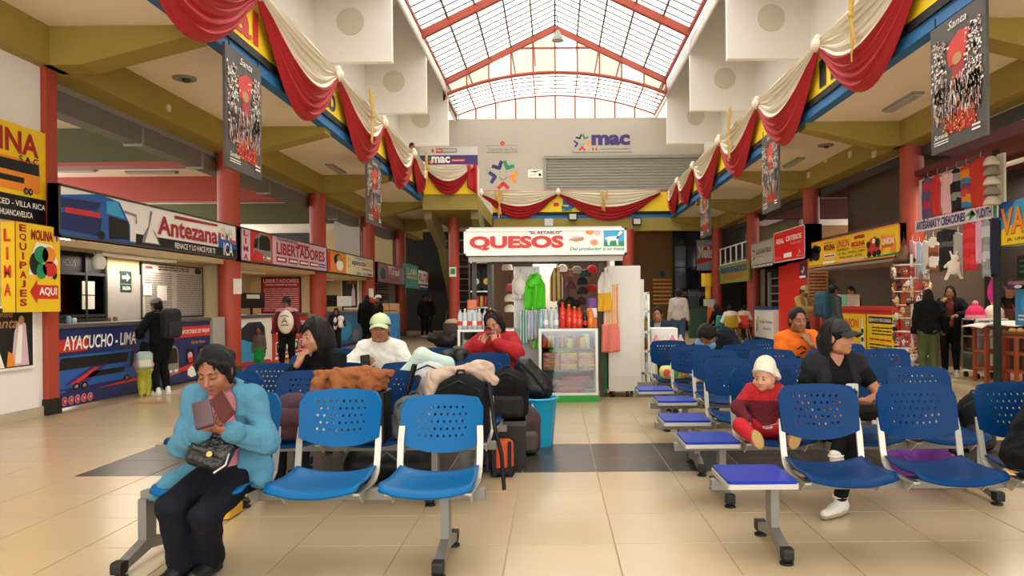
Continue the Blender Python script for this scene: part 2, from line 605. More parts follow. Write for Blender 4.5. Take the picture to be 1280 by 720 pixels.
# ---- skylight
RX, RH = 0.12, 4.62             # ridge line, half width
ZE, ZR = 10.72, 12.95
SL = (ZR - ZE) / RH
m_sheet = skymat((0.92, 0.94, 0.9), 0.3)
m_sheet2 = skymat((0.62, 0.58, 0.515), 0.2, 'cream_roof_sheet')
sk = bpy.data.objects.new('window_1', None)
COL.objects.link(sk)
sk['kind'] = 'structure'
NB = 5
bw_ = RH / NB
def pane_mesh(s):
 b = MB()
 b.add([(0, 0, 0), (s * bw_, 0, -SL * bw_), (s * bw_, 0.55, -SL * bw_), (0, 0.55, 0), (0, 0, .012), (s * bw_, 0, -SL * bw_ + .012), (s * bw_, 0.55, -SL * bw_ + .012), (0, 0.55, .012)],
          [(0, 1, 2, 3), (7, 6, 5, 4), (0, 4, 5, 1), (2, 6, 7, 3)])
 return b.mesh('roof_pane', m_sheet)
for s in (-1, 1):
 me = pane_mesh(s)
 for k in range(NB):
  for j in range(18):
   child('roof_pane', me, sk, (RX + s * bw_ * k, 21.7 + 0.55 * j, ZR - SL * bw_ * k))
 b = MB()
 b.add([(RX, -3.5, ZR), (RX + s * RH, -3.5, ZE), (RX + s * RH, 21.7, ZE), (RX, 21.7, ZR)], [(0, 1, 2, 3)])
 b.obj('near_roof_sheet', m_sheet, sk)
m_rib = mat('#5f544e', 0.6, name='grey_purlin')
m_rred = mat('#a8432f', 0.55, name='red_steel')
pr = MB()
for s in (-1, 1):
 for k in range(NB + 1):
  x, z = RX + s * bw_ * k, ZR - SL * bw_ * k
  MB().box((x, 16.0, z - 0.04), (0.06, 39.0, 0.07)).obj('purlin', m_rib, sk)
 for j in range(56):
  y = 31.6 - 0.55 * j
  if y < 5:
   break
  pr.tube([(RX, y, ZR - 0.012), (RX + s * RH, y, ZE - 0.012)], 0.026, 4)
tag(pr.obj('sheet_seams', m_rib, sk), kind='stuff')
def rafter(y, w=0.2, d=0.26):
 for s in (-1, 1):
  L = sqrt(RH ** 2 + (ZR - ZE) ** 2)
  R = Ry(s * math.atan(SL))
  MB().box((RX + s * RH / 2, y, (ZR + ZE) / 2 - 0.19), (L, w, d), R).obj('rafter', m_rred, sk)
for y in (9.57, 14.97, 20.4, 25.9):
 rafter(y)
rafter(31.55, 0.16, 0.2)
ZA0, ZA1 = 10.03, 10.93
def arc(x):
 t = (x - RX) / RH
 R_ = (RH ** 2 + (ZA1 - ZA0) ** 2) / (2 * (ZA1 - ZA0))
 return ZA1 - (R_ - sqrt(max(0, R_ ** 2 - (t * RH) ** 2)))
def slope(x):
 return ZR - SL * abs(x - RX)
gm = m_rred
arcpts = [(RX + RH * (k / 20.0 - 1), 31.55, arc(RX + RH * (k / 20.0 - 1))) for k in range(41)]
MB().tube(arcpts, 0.075, 6).obj('arched_chord', gm, sk)
zt = 11.95
for k in range(-NB, NB + 1):
 x = RX + bw_ * k
 MB().bx(x - 0.03, x + 0.03, 31.5, 31.58, arc(x), max(arc(x) + 0.05, slope(x) - 0.1)).obj('mullion', gm, sk)
xt = (ZR - zt) / SL
MB().bx(RX - xt, RX + xt, 31.5, 31.58, zt - 0.03, zt + 0.03).obj('transom', gm, sk)
for k in range(-NB, NB):
 x0, x1 = RX + bw_ * k, RX + bw_ * (k + 1)
 n = 4
 top = [(x1, slope(x1)), (x0, slope(x0))]
 bot = [(x0 + (x1 - x0) * i / n, arc(x0 + (x1 - x0) * i / n)) for i in range(n + 1)]
 b = MB()
 b.prism([(x - 0, z) for x, z in bot + top], (0, 31.56, 0), (1, 0, 0), (0, 0, 1), (0, 1, 0), 0.01)
 b.obj('gable_pane', m_sheet2 if k % 3 else m_sheet, sk)
for k in range(-NB, NB):
 for j in range(6):
  y0, y1 = 31.6 + 0.6 * j, 31.6 + 0.6 * (j + 1)
  x0, x1 = RX + bw_ * k, RX + bw_ * (k + 1)
  b = MB().grid(lambda u, v: (x0 + (x1 - x0) * u, y0 + (y1 - y0) * v, arc(x0 + (x1 - x0) * u) + 0.04), 3, 1)
  b.obj('vault_pane', m_sheet, sk)
for k in range(-NB, NB + 1):
 x = RX + bw_ * k
 MB().bx(x - 0.025, x + 0.025, 31.6, YW, arc(x) - 0.04, arc(x) + 0.03).obj('vault_rib', gm, sk)
for j in range(1, 7):
 y = 31.6 + 0.6 * j - 0.02
 MB().tube([(x, y, z + 0.02) for x, _, z in arcpts], 0.05 if j == 6 else 0.026, 5).obj('vault_hoop', gm if j == 6 else m_rib, sk)
for k in range(-NB, NB):
 x0, x1 = RX + bw_ * k, RX + bw_ * (k + 1)
 bot = [(x0, 9.9), (x1, 9.9)]
 top = [(x1 + (x0 - x1) * i / 3, arc(x1 + (x0 - x1) * i / 3)) for i in range(4)]
 MB().prism(bot + top, (0, YW + 0.1, 0), (1, 0, 0), (0, 0, 1), (0, 1, 0), 0.01).obj('lunette_pane', m_sheet2, sk)
 MB().bx(x0 - 0.03, x0 + 0.03, YW - 0.02, YW + 0.06, 9.9, arc(x0)).obj('mullion', gm, sk)
for s in (-1, 1):
 MB().bx(RX + s * RH - 0.06, RX + s * RH + 0.06, -3.5, YW, ZE - 0.12, ZE).obj('eaves_rail', gm, sk)
 struct('wall_vault_side', MB().bx(RX + s * RH, RX + s * (RH + 0.08), 31.6, YW + 0.2, 9.8, 10.3), m_white)
p = at(697, 40, 30.5)
t = thing('pendant_lamp', 'grey bell shaped lamp hanging under the apex of the skylight', 'lamp', (p.x, 30.5, p.z - 0.35))
MB().lathe([(0.24, 0), (0.23, 0.05), (0.13, 0.28), (0.09, 0.34), (0.05, 0.42)], wloc(t), 16).obj('shade', m_grey, t)
MB().tube([(p.x, 30.5, p.z), (p.x, 30.5, 12.9)], 0.025, 6).obj('rod', m_dgrey, t)
# ---- ground floor outer walls
struct('wall_shop_left', MB().bx(-15, -14.8, -3.5, 38, 0, 2.4), m_tan)  # kept low; the open gap above is made up to let daylight in
struct('wall_shop_right', MB().bx(14.8, 15, -3.5, 36, 0, 2.6), mat('#3d332c', 0.8))  # stops short of the soffit so that added daylight enters over it
struct('wall_far_left', MB().bx(-15, -2.4, 37.0, 37.2, 0, ZC), m_dark)
struct('wall_far_middle', MB().bx(-2.4, 3.4, 35.5, 35.7, 0, ZC), m_dark)
b = struct('wall_far_right', MB().bx(3.4, 15, 35.5, 35.7, 0, ZC), mat('#7c5426', 0.7))
w = struct('wall_left_near', MB().bx(CL - 0.6, CL + 0.02, -3.5, 9.46, 0, ZB), m_white)
struct('baseboard_left', MB().bx(CL - 0.1, CL + 0.045, -3.5, 9.45, 0, 0.12), mat('#b9ac94', 0.6))
struct('wall_front_added', MB().bx(-15, 15, -3.7, -3.5, 4.7, 12), m_white)  # unseen wall added behind the camera to cut daylight, left open below
# ------------------------------------------------------------------ bodies: smooth unions of tapered limbs, surfaced on a grid
def _cap(P, a, b, ra, rb):
 a = np.array(a, np.float32)
 b = np.array(b, np.float32)
 ab = b - a
 L = float(ab @ ab) + 1e-12
 px, py, pz = P[0] - a[0], P[1] - a[1], P[2] - a[2]
 t = np.clip((px * ab[0] + py * ab[1] + pz * ab[2]) / L, 0, 1)
 d = np.sqrt((px - ab[0] * t) ** 2 + (py - ab[1] * t) ** 2 + (pz - ab[2] * t) ** 2)
 return d - (ra + (rb - ra) * t)
def _ellp(P, c, r, R):
 q = [P[i] - c[i] for i in range(3)]
 if R is not None:
  q = [R[0][i] * q[0] + R[1][i] * q[1] + R[2][i] * q[2] for i in range(3)]
 k0 = np.sqrt((q[0] / r[0]) ** 2 + (q[1] / r[1]) ** 2 + (q[2] / r[2]) ** 2)
 k1 = np.sqrt((q[0] / r[0] ** 2) ** 2 + (q[1] / r[1] ** 2) ** 2 + (q[2] / r[2] ** 2) ** 2) + 1e-6
 return k0 * (k0 - 1) / k1
def C(a, b, ra, rb=None, k=0.03, s=1):
 return ('c', V(a), V(b), ra, ra if rb is None else rb, k, s)
def E(c, r, R=None, k=0.03, s=1):
 return ('e', V(c), r, R, k, s)
def PL(c, n):
 return ('p', V(c), V(n).normalized())
def BOX(c, d, R=None, k=0.01, s=1, r=0.02):
 return ('b', V(c), d, R, k, s, r)
def grow(prims, g, kk=None):
 o = []
 for p in prims:
  if p[0] == 'c':
   o.append(('c', p[1], p[2], p[3] + g, p[4] + g, kk or p[5], p[6]))
  elif p[0] == 'e':
   o.append(('e', p[1], tuple(x + g for x in p[2]), p[3], kk or p[4], p[5]))
  else:
   o.append(p)
 return o
def net(prims, h, amp=0.0, freq=22.0, seed=0.0, vert=False):
 """mesh of the union; order matters: positive shapes join, negative ones cut, planes cut"""
 lo, hi = V((1e9,) * 3), V((-1e9,) * 3)
 for p in prims:
  if p[0] == 'c' and p[6] > 0:
   pts = [(p[1], p[3]), (p[2], p[4])]
  elif p[0] == 'e' and p[5] > 0:
   pts = [(p[1], max(p[2]))]
  elif p[0] == 'b' and p[5] > 0:
   pts = [(p[1], sqrt(sum((x / 2) ** 2 for x in p[2])))]
  else:
   continue
  for q, r in pts:
   for i in range(3):
    lo[i] = min(lo[i], q[i] - r - 3 * h - amp)
    hi[i] = max(hi[i], q[i] + r + 3 * h + amp)
 n = [int((hi[i] - lo[i]) / h) + 2 for i in range(3)]
 ax = [np.float32(lo[i]) + np.float32(h) * np.arange(n[i], dtype=np.float32) for i in range(3)]
 f = np.full(n, 0.3, np.float32)
 for p in prims:
  if p[0] == 'p':
   X, Y, Z = np.ix_(*ax)
   d = (X - p[1][0]) * p[2][0] + (Y - p[1][1]) * p[2][1] + (Z - p[1][2]) * p[2][2]
   f = np.maximum(f, d)
   continue
  if p[0] == 'c':
   k, s = p[5], p[6]
   b = [(min(p[1][i], p[2][i]) - max(p[3], p[4]), max(p[1][i], p[2][i]) + max(p[3], p[4])) for i in range(3)]
  elif p[0] == 'e':
   k, s = p[4], p[5]
   b = [(p[1][i] - max(p[2]), p[1][i] + max(p[2])) for i in range(3)]
  else:
   k, s = p[4], p[5]
   rr = sqrt(sum((x / 2) ** 2 for x in p[2]))
   b = [(p[1][i] - rr, p[1][i] + rr) for i in range(3)]
  m = k + 2.5 * h + amp
  sl = []
  for i in range(3):
   i0 = max(0, int((b[i][0] - m - lo[i]) / h))
   i1 = min(n[i], int((b[i][1] + m - lo[i]) / h) + 2)
   sl.append(slice(i0, max(i0, i1)))
  if any(q.start >= q.stop for q in sl):
   continue
  P = np.ix_(ax[0][sl[0]], ax[1][sl[1]], ax[2][sl[2]])
  if p[0] == 'c':
   d = _cap(P, p[1], p[2], p[3], p[4])
  elif p[0] == 'e':
   d = _ellp(P, p[1], p[2], p[3])
  else:
   q = [P[i] - p[1][i] for i in range(3)]
   if p[3] is not None:
    R = p[3]
    q = [R[0][i] * q[0] + R[1][i] * q[1] + R[2][i] * q[2] for i in range(3)]
   r = p[6]
   q = [np.abs(q[i]) - p[2][i] / 2 + r for i in range(3)]
   d = np.sqrt(sum(np.maximum(x, 0) ** 2 for x in q)) + np.minimum(np.maximum(np.maximum(q[0], q[1]), q[2]), 0) - r
  g = f[sl[0], sl[1], sl[2]]
  if s > 0:
   hh = np.clip(0.5 + 0.5 * (g - d) / k, 0, 1)
   f[sl[0], sl[1], sl[2]] = g + (d - g) * hh - k * hh * (1 - hh)
  else:
   d = -d
   hh = np.clip(0.5 - 0.5 * (g - d) / k, 0, 1)
   f[sl[0], sl[1], sl[2]] = g + (d - g) * hh + k * hh * (1 - hh)
 if amp:
  X, Y, Z = np.ix_(*ax)
  if vert:
   Z = Z * 0.12
  a = np.sin(freq * (X + 0.6 * Z) + 1.9 * np.sin(freq * 0.5 * (Y + Z) + seed) + seed)
  b = np.sin(freq * 0.8 * (Z - 0.5 * X + 0.4 * Y) + 1.7 * np.sin(freq * 0.45 * (X - Y) + 2 * seed))
  c = np.sin(freq * 2.3 * (0.7 * X + Z - 0.5 * Y) + 2.1 * np.sin(freq * (Y - X) + 3 * seed)) * a
  f = f + np.float32(amp) * (0.55 * a * b + 0.35 * b + 0.4 * c)
 ins = f < 0
 c = np.zeros([q - 1 for q in n], np.int8)
 for i in (0, 1):
  for j in (0, 1):
   for k in (0, 1):
    c += ins[i:n[0] - 1 + i, j:n[1] - 1 + j, k:n[2] - 1 + k]
 act = (c > 0) & (c < 8)
 I, J, K = np.nonzero(act)
 idx = np.full(act.shape, -1, np.int64)
 idx[I, J, K] = np.arange(len(I))
 acc = np.zeros((len(I), 3), np.float32)
 cnt = np.zeros(len(I), np.float32)
 crn = [(0, 0, 0), (1, 0, 0), (0, 1, 0), (1, 1, 0), (0, 0, 1), (1, 0, 1), (0, 1, 1), (1, 1, 1)]
 val = [f[I + q[0], J + q[1], K + q[2]] for q in crn]
 for a, b in ((0, 1), (2, 3), (4, 5), (6, 7), (0, 2), (1, 3), (4, 6), (5, 7), (0, 4), (1, 5), (2, 6), (3, 7)):
  va, vb = val[a], val[b]
  x = (va < 0) != (vb < 0)
  t = np.where(x, va / np.where(x, va - vb, 1), 0)
  for i in range(3):
   acc[:, i] += np.where(x, crn[a][i] + (crn[b][i] - crn[a][i]) * t, 0)
  cnt += x
 acc /= cnt[:, None]
 base = np.stack([I, J, K], 1).astype(np.float32)
 vs = np.array(lo, np.float32)[None] + np.float32(h) * (base + acc)
 quads = []
 for axn in range(3):
  s0 = [slice(1, n[i] - 1) for i in range(3)]
  s0[axn] = slice(0, n[axn] - 1)
  s1 = list(s0)
  s1[axn] = slice(1, n[axn])
  A, B = ins[tuple(s0)], ins[tuple(s1)]
  e = np.stack(np.nonzero(A != B), 1)
  if not len(e):
   continue
  neg = A[e[:, 0], e[:, 1], e[:, 2]]
  off = np.array([1, 1, 1])
  off[axn] = 0
  g = e + off
  o1, o2 = [(1, 2), (2, 0), (0, 1)][axn]
  def cell(d1, d2):
   q = g.copy()
   q[:, o1] += d1
   q[:, o2] += d2
   return idx[q[:, 0], q[:, 1], q[:, 2]]
  q = np.stack([cell(-1, -1), cell(0, -1), cell(0, 0), cell(-1, 0)], 1)
  q[~neg] = q[~neg][:, ::-1]
  quads.append(q)
 return vs, np.concatenate(quads)
def np_mesh(name, parts, mats, regions=()):
 """parts: list of (verts, quads, material index); regions: (centre, radii, R, index) repaint faces"""
 vs, fs, mi = [], [], []
 o = 0
 for v, q, m in parts:
  vs.append(v)
  fs.append(q + o)
  mi.append(np.full(len(q), m, np.int32))
  o += len(v)
 v, q, mi = np.concatenate(vs), np.concatenate(fs), np.concatenate(mi)
 if regions:
  cen = v[q].mean(1)
  for c, r, R, m in regions:
   d = cen - np.array(c, np.float32)
   if R is not None:
    d = d @ np.array(R, np.float32)
   mi[((d / np.array(r, np.float32)) ** 2).sum(1) < 1] = m
 me = bpy.data.meshes.new(name)
 me.vertices.add(len(v))
 me.vertices.foreach_set('co', v.astype(np.float32).ravel())
 me.loops.add(q.size)
 me.loops.foreach_set('vertex_index', q.astype(np.int32).ravel())
 me.polygons.add(len(q))
 me.polygons.foreach_set('loop_start', np.arange(0, q.size, 4, dtype=np.int32))
 me.polygons.foreach_set('material_index', mi)
 me.polygons.foreach_set('use_smooth', np.ones(len(q), bool))
 for m in (mats if isinstance(mats, (list, tuple)) else [mats]):
  me.materials.append(m)
 me.update(calc_edges=True)
 return me
def blob(name, prims, h, mats, parent=None, amp=0.0, freq=22.0, seed=0.0, regions=(), vert=False):
 """an object made of one smooth union, in its parent's local frame"""
 v, q = net(prims, h, amp, freq, seed, vert)
 return child(name, np_mesh(name, [(v, q, 0)], mats, regions), parent)
def ik(a, t, l1, l2, hint):
 a, t = V(a), V(t)
 d = t - a
 L = min(d.length, (l1 + l2) * 0.999)
 u = d.normalized()
 t = a + u * L
 x = (l1 * l1 - l2 * l2 + L * L) / (2 * L)
 hgt = sqrt(max(0, l1 * l1 - x * x))
 hv = V(hint) - u * V(hint).dot(u)
 hv = hv.normalized() if hv.length > 1e-6 else u.orthogonal().normalized()
 return a + u * x + hv * hgt, t
def frame(fwd, up=(0, 0, 1)):
 """columns: right (image right when facing the viewer), back, up of a thing facing fwd"""
 y = -V(fwd).normalized()
 z = V(up) - y * V(up).dot(y)
 z.normalize()
 x = y.cross(z)
 return M((x, y, z)).transposed()
def hand_prims(w, fwd, pn, curl, k=1.0, side=1, thumb=0.6, spread=1.0, point=False):
 """w wrist, fwd along the hand, pn the way the palm faces, side: +1 thumb towards fwd x pn"""
 f, p = V(fwd).normalized(), V(pn)
 p = (p - f * p.dot(f)).normalized()
 s = f.cross(p) * side
 o = [E(w + f * 0.045 * k, (0.046 * k, 0.036 * k, 0.017 * k), M((f, s, p)).transposed(), 0.012 * k),
         C(w - f * 0.03 * k, w + f * 0.02 * k, 0.025 * k, 0.026 * k, 0.02 * k)]
 tips = []
 for i, (off, L) in enumerate(((0.028, 0.070), (0.0095, 0.080), (-0.0095, 0.074), (-0.027, 0.058))):
  a = w + f * (0.083 if i in (1, 2) else 0.076) * k + s * off * k
  d = (f + s * off * 4 * spread).normalized()
  ang = 0.0
  cc = curl * (1 + 0.12 * i)
  if point and i == 0:
   cc = 0.15
  for j, (fr, r0, r1) in enumerate(((0.45, 0.0098, 0.0092), (0.32, 0.0092, 0.0083), (0.25, 0.0083, 0.0068))):
   ang += cc * (0.55, 0.85, 0.5)[j]
   dd = d * cos(ang) + p * sin(ang)
   b = a + dd * (L * fr * 1.15 * k)
   o.append(C(a, b, r0 * k, r1 * k, 0.004 * k))
   a = b
  tips.append(a)
 a = w + f * 0.018 * k + s * 0.026 * k
 b = a + (f * 0.55 + s * 0.75 + p * 0.35 * thumb).normalized() * 0.042 * k
 c = b + (f * 0.85 + s * 0.25 + p * 0.6 * thumb).normalized() * 0.032 * k
 e = c + (f * 0.95 - s * 0.1 + p * 0.65 * thumb).normalized() * 0.026 * k
 o += [C(a, b, 0.0145 * k, 0.0112 * k, 0.008 * k), C(b, c, 0.0108 * k, 0.0098 * k, 0.004 * k), C(c, e, 0.0098 * k, 0.0075 * k, 0.004 * k)]
 return o
def head_prims(c, R, k=1.0, child_=False, full=1.0):
 """c centre of the head at eye level, R frame(right, back, up)"""
 def T(x, y, z):
  return c + R @ V((x * k, -y * k, z * k))       # y forward
 jl = 0.82 if child_ else 1.0
 o = [E(T(0, -0.012, 0.032), (0.076 * k, 0.094 * k, 0.088 * k), R, 0.02),
         E(T(0, 0.022, -0.045 * jl), (0.060 * full * k, 0.068 * k, 0.072 * jl * k), R, 0.03 * k),
         E(T(0, 0.060, -0.098 * jl), (0.024 * k, 0.022 * k, 0.018 * k), R, 0.025 * k)]
 for s in (-1, 1):
  o.append(E(T(s * 0.036 * full, 0.052, -0.034 * jl), (0.026 * full * k, 0.026 * k, 0.026 * k), R, 0.02 * k))
  o.append(E(T(s * 0.050 * full, 0.012, -0.075 * jl), (0.018 * k, 0.03 * k, 0.022 * k), R, 0.03 * k))
  o.append(E(T(s * 0.0775, -0.008, -0.006), (0.010 * k, 0.019 * k, 0.031 * k), R, 0.006 * k))
 o.append(C(T(-0.034, 0.074, 0.022), T(0.034, 0.074, 0.022), 0.012 * k, None, 0.015 * k))
 for s in (-1, 1):
  o.append(E(T(s * 0.031, 0.097, 0.001), (0.019 * k, 0.017 * k, 0.013 * k), R, 0.012 * k, -1))
  o.append(E(T(s * 0.031, 0.070, 0.002), (0.0165 * k, 0.0165 * k, 0.0125 * k), R, 0.004 * k))
 nk = 0.7 if child_ else 1.0
 o.append(C(T(0, 0.083, 0.012), T(0, 0.083 + 0.021 * nk, -0.034 * jl), 0.0085 * k, 0.0125 * k * (0.9 if child_ else 1), 0.010 * k))
 for s in (-1, 1):
  o.append(E(T(s * 0.0135, 0.088, -0.037 * jl), (0.0095 * k, 0.011 * k, 0.0085 * k), R, 0.006 * k))
 o.append(C(T(-0.019, 0.077, -0.068 * jl), T(0, 0.086, -0.064 * jl), 0.0055 * k, 0.0078 * k, 0.005 * k))
 o.append(C(T(0.019, 0.077, -0.068 * jl), T(0, 0.086, -0.064 * jl), 0.0055 * k, 0.0078 * k, 0.005 * k))
 o.append(C(T(-0.016, 0.077, -0.074 * jl), T(0.016, 0.077, -0.074 * jl), 0.0065 * k, None, 0.006 * k))
 o.append(C(T(-0.02, 0.088, -0.0705 * jl), T(0.02, 0.088, -0.0705 * jl), 0.0016 * k, None, 0.002 * k, -1))
 lips = [(T(0, 0.080, -0.070 * jl), (0.024 * k, 0.022 * k, 0.0115 * k), R, 1)]
 eyes = [T(s * 0.031, 0.0725, 0.002) for s in (-1, 1)]
 return o, lips, eyes, T
m_eye = mat('#9c9288', 0.4, noise=0, name='eye_white')
m_iris = mat('#20120b', 0.15, noise=0, name='iris')
m_lip = {}
class Person:
 """skeleton + garments. Local frame: x image right, y away from the viewer, z up, at rz = 0 the person faces the viewer."""
 def __init__(s, label, loc, rz=0.0, k=1.0, fat=1.0, q='mid', skin='#9c6247', group=None, name='person'):
  s.t = thing(name, label, 'person', loc, rz, group)
  s.k, s.g = k, fat
  s.h = {'near': 0.009, 'mid': 0.013, 'far': 0.021}[q]
  s.hh = {'near': 0.0042, 'mid': 0.0065, 'far': 0.011}[q]
  s.q = q
  s.skin = mat(skin, 0.5, noise=0.08, scale=9, bump=0.03, bscale=120, name='skin')
  s.lip = mat(tuple(a * b for a, b in zip(lin(skin), (0.92, 0.62, 0.62))), 0.4, noise=0.05, name='lips')
  s.legs = {}
  s.hs = 1.0
  s.hands = []
 def torso(s, P, pitch=0.0, yaw=0.0, roll=0.0, neck=0.0, hip=(1, 0)):
  """P pelvis centre; pitch leans forward, yaw twists the chest towards image right"""
  k = s.k
  s.P = V(P)
  s.R0 = M.Rotation(0, 3, 'Z')
  Rs = Rz(yaw) @ Ry(roll) @ Rx(pitch)
  Rm = Rz(yaw * 0.5) @ Ry(roll * 0.6) @ Rx(pitch * 0.55)
  s.Rs, s.Rm = Rs, Rm
  s.waist = s.P + Rm @ V((0, 0, 0.14 * k))
  s.chest = s.waist + Rs @ V((0, 0, 0.175 * k))
  s.nb = s.waist + Rs @ V((0, 0.0, 0.335 * k))
  s.sh = [s.waist + Rs @ V((x * 0.158 * k, 0.005, 0.285 * k)) for x in (-1, 1)]
  s.hipj = [s.P + V((x * 0.088 * k, 0, -0.02 * k)) for x in (-1, 1)]
  return s
 def head(s, yaw=0.0, pitch=0.0, roll=0.0, fwd=0.03, kk=None, up=0.145):
  k = kk or s.k
  s.hk = k
  s.Rh = Rz(yaw) @ Rx(pitch) @ Ry(roll)
  s.hc = s.nb + s.Rs @ V((0, -fwd * s.k, up * 0.62 * k)) + s.Rh @ V((0, -0.01 * k, up * 0.38 * k))
  return s
 def arm(s, side, wrist, hint=(0, 0.3, -1), hf=None, pn=None, curl=0.6, thumb=0.6, hand=True, tside=None, spread=1.0, la=0.275, lf=0.245):
  """side 0 image left, 1 image right; wrist in the local frame"""
  k = s.k
  el, wr = ik(s.sh[side], wrist, la * k, lf * k, hint)
  s.legs['arm%d' % side] = (s.sh[side], el, wr)
  if hand:
   f = V(hf) if hf is not None else (wr - el)
   p = V(pn) if pn is not None else V((0, 0, -1))
   s.hands.append(hand_prims(wr, f, p, curl, k * 0.98 * s.hs, (1 if tside is None else tside), thumb, spread))
  return s
 def leg(s, side, ankle, hint=(0, -1, 0.3), toe=(0, -1, 0), l1=0.41, l2=0.40, shoe=True):
  k = s.k
  kn, an = ik(s.hipj[side], ankle, l1 * k, l2 * k, hint)
  s.legs['leg%d' % side] = (s.hipj[side], kn, an, V(toe).normalized())
  return s
 # ---- shapes
 def torso_prims(s):
  k, g = s.k, s.g
  return [E(s.P, (0.155 * k * g, 0.115 * k * g, 0.115 * k), s.R0, 0.05),
    E(s.waist, (0.130 * k * g, 0.098 * k * g, 0.13 * k), s.Rm, 0.06),
    E(s.chest, (0.145 * k * (0.5 + g / 2), 0.106 * k * g, 0.15 * k), s.Rs, 0.06),
    C(s.sh[0] + (s.nb - s.sh[0]) * 0.1, s.nb, 0.052 * k, 0.050 * k, 0.04),
    C(s.sh[1] + (s.nb - s.sh[1]) * 0.1, s.nb, 0.052 * k, 0.050 * k, 0.04)]
 def bust(s, r=0.055, z=0.0):
  k = s.k
  return [E(s.chest + s.Rs @ V((x * 0.062 * k, -0.075 * k * s.g, (0.0 + z) * k)), (r * 1.05 * k, r * 0.95 * k, r * k), s.Rs, 0.04) for x in (-1, 1)]
 def arm_prims(s, side, to=1.0):
  k, g = s.k, s.g
  a, b, c = s.legs['arm%d' % side]
  gg = 0.6 + 0.4 * g
  o = [C(a, b, 0.050 * k * gg, 0.040 * k * gg, 0.03)]
  if to <= 1.0:
   e = a + (b - a) * to
   return [C(a, e, 0.050 * k * gg, (0.050 - 0.010 * to) * k * gg, 0.03)]
  t = min(1, to - 1)
  o.append(C(b, b + (c - b) * t, 0.040 * k * gg, (0.040 + (0.026 - 0.040) * t) * k * gg, 0.025))
  return o
 def leg_prims(s, side, to=2.0, flare=0.0):
  k, g = s.k, s.g
  a, b, c, _ = s.legs['leg%d' % side]
  gg = 0.5 + 0.5 * g
  o = [C(a, b, 0.082 * k * gg, 0.055 * k * gg, 0.04)]
  if to <= 1:
   return [C(a, a + (b - a) * to, 0.082 * k * gg, 0.06 * k * gg, 0.04)]
  t = to - 1
  o.append(C(b, b + (c - b) * t, 0.054 * k * gg, (0.054 + (0.036 - 0.054) * t + flare) * k * gg, 0.03))
  if flare == 0:
   o.append(E(b + (c - b) * 0.3 + V((0, 0.012 * k, 0)), (0.05 * k, 0.052 * k, 0.10 * k), frame(V((0, -1, 0)), b - c), 0.03))
  return o
 def body(s, child_=False, full=1.0, shut=False, brow='#1a100c', eyes=True, no_face=False, legs=True):
  """one skin: head, neck, torso, arms, hands, legs"""
  k = s.k
  hp, lips, ep, T = head_prims(s.hc, s.Rh, s.hk, child_, full)
  s.T = T
  neck = C(s.nb - s.Rs @ V((0, 0, 0.02 * k)), T(0, -0.02, -0.03), 0.052 * k, 0.050 * k, 0.03)
  bp = s.torso_prims() + [neck]
  for i in (0, 1):
   if 'arm%d' % i in s.legs:
    bp += s.arm_prims(i, 2.0)
   if 'leg%d' % i in s.legs and legs:
    bp += s.leg_prims(i)
  bp.append(E(T(0, -0.012, 0.02), (0.06 * s.hk, 0.075 * s.hk, 0.08 * s.hk), s.Rh, 0.03))
  parts = [(*net(bp, s.h * 1.3), 0), (*net(hp + [C(T(0, -0.03, -0.02), s.nb, 0.051 * k, 0.053 * k, 0.03 * k)], s.hh), 0)]
  for hd in s.hands:
   parts.append((*net(hd, s.hh), 0))
  o = child('body', np_mesh('body', parts, [s.skin, s.lip], lips), s.t)
  s.bo = o
  if eyes:
   for e in ep:
    b = MB()
    r = 0.0125 * s.hk
    if shut:
     continue
    R = s.Rh @ Rx(pi / 2)
    b.ell(e + s.Rh @ V((0, -0.0068 * s.hk, 0)), (r * 1.1, r, r * 0.5), s.Rh, 12, 8, 0)
    b.ell(e + s.Rh @ V((0, -0.0160 * s.hk, 0.0)), (r * 0.60, r * 0.36, r * 0.47), s.Rh, 10, 6, 1)
    child('eye', b.mesh('eye', [m_eye, m_iris]), s.t)
   bb = mat(brow, 0.7, noise=0.1, name='brow_hair')
   for x in (-1, 1):
    b = MB()
    b.tube([T(x * 0.014, 0.089, 0.021), T(x * 0.03, 0.0865, 0.0265), T(x * 0.047, 0.073, 0.021)], [0.0030 * s.hk, 0.0036 * s.hk, 0.0018 * s.hk], 6)
    child('eyebrow', b.mesh('eyebrow', bb), s.t)
  return s
 def hair(s, color='#0b0807', style='short', extra=(), h=None, thick=0.009, cut=True, name='hair'):
  T, k, R = s.T, s.hk, s.Rh
  th = thick
  pr = [E(T(0, -0.014, 0.036), ((0.076 + th) * k, (0.094 + th) * k, (0.088 + th) * k), R, 0.02)]
  pr += [E(T(0, -0.05, -0.03), ((0.066 + th) * k, (0.055 + th) * k, 0.07 * k), R, 0.03)]
  if style == 'bob':
   pr += [E(T(0, -0.035, -0.06), (0.10 * k, 0.075 * k, 0.10 * k), R, 0.04)]
  if style == 'long':
   pr += [C(T(0, -0.06, 0.0), T(0, -0.085, -0.25), 0.075 * k, 0.06 * k, 0.04),
                   C(T(-0.07, -0.03, -0.02), T(-0.075, -0.03, -0.18), 0.03 * k, 0.028 * k, 0.04),
                   C(T(0.07, -0.03, -0.02), T(0.075, -0.03, -0.18), 0.03 * k, 0.028 * k, 0.04)]
  if style == 'bun':
   pr += [E(T(0, -0.13, 0.01), (0.045 * k, 0.045 * k, 0.045 * k), R, 0.02)]
  if style == 'tail':
   pr += [C(T(0, -0.11, 0.02), T(0, -0.12, -0.20), 0.035 * k, 0.02 * k, 0.03)]
  if style == 'short':
   pr.append(E(T(0, 0.06, -0.07), (0.11 * k, 0.10 * k, 0.10 * k), R, 0.012, -1))
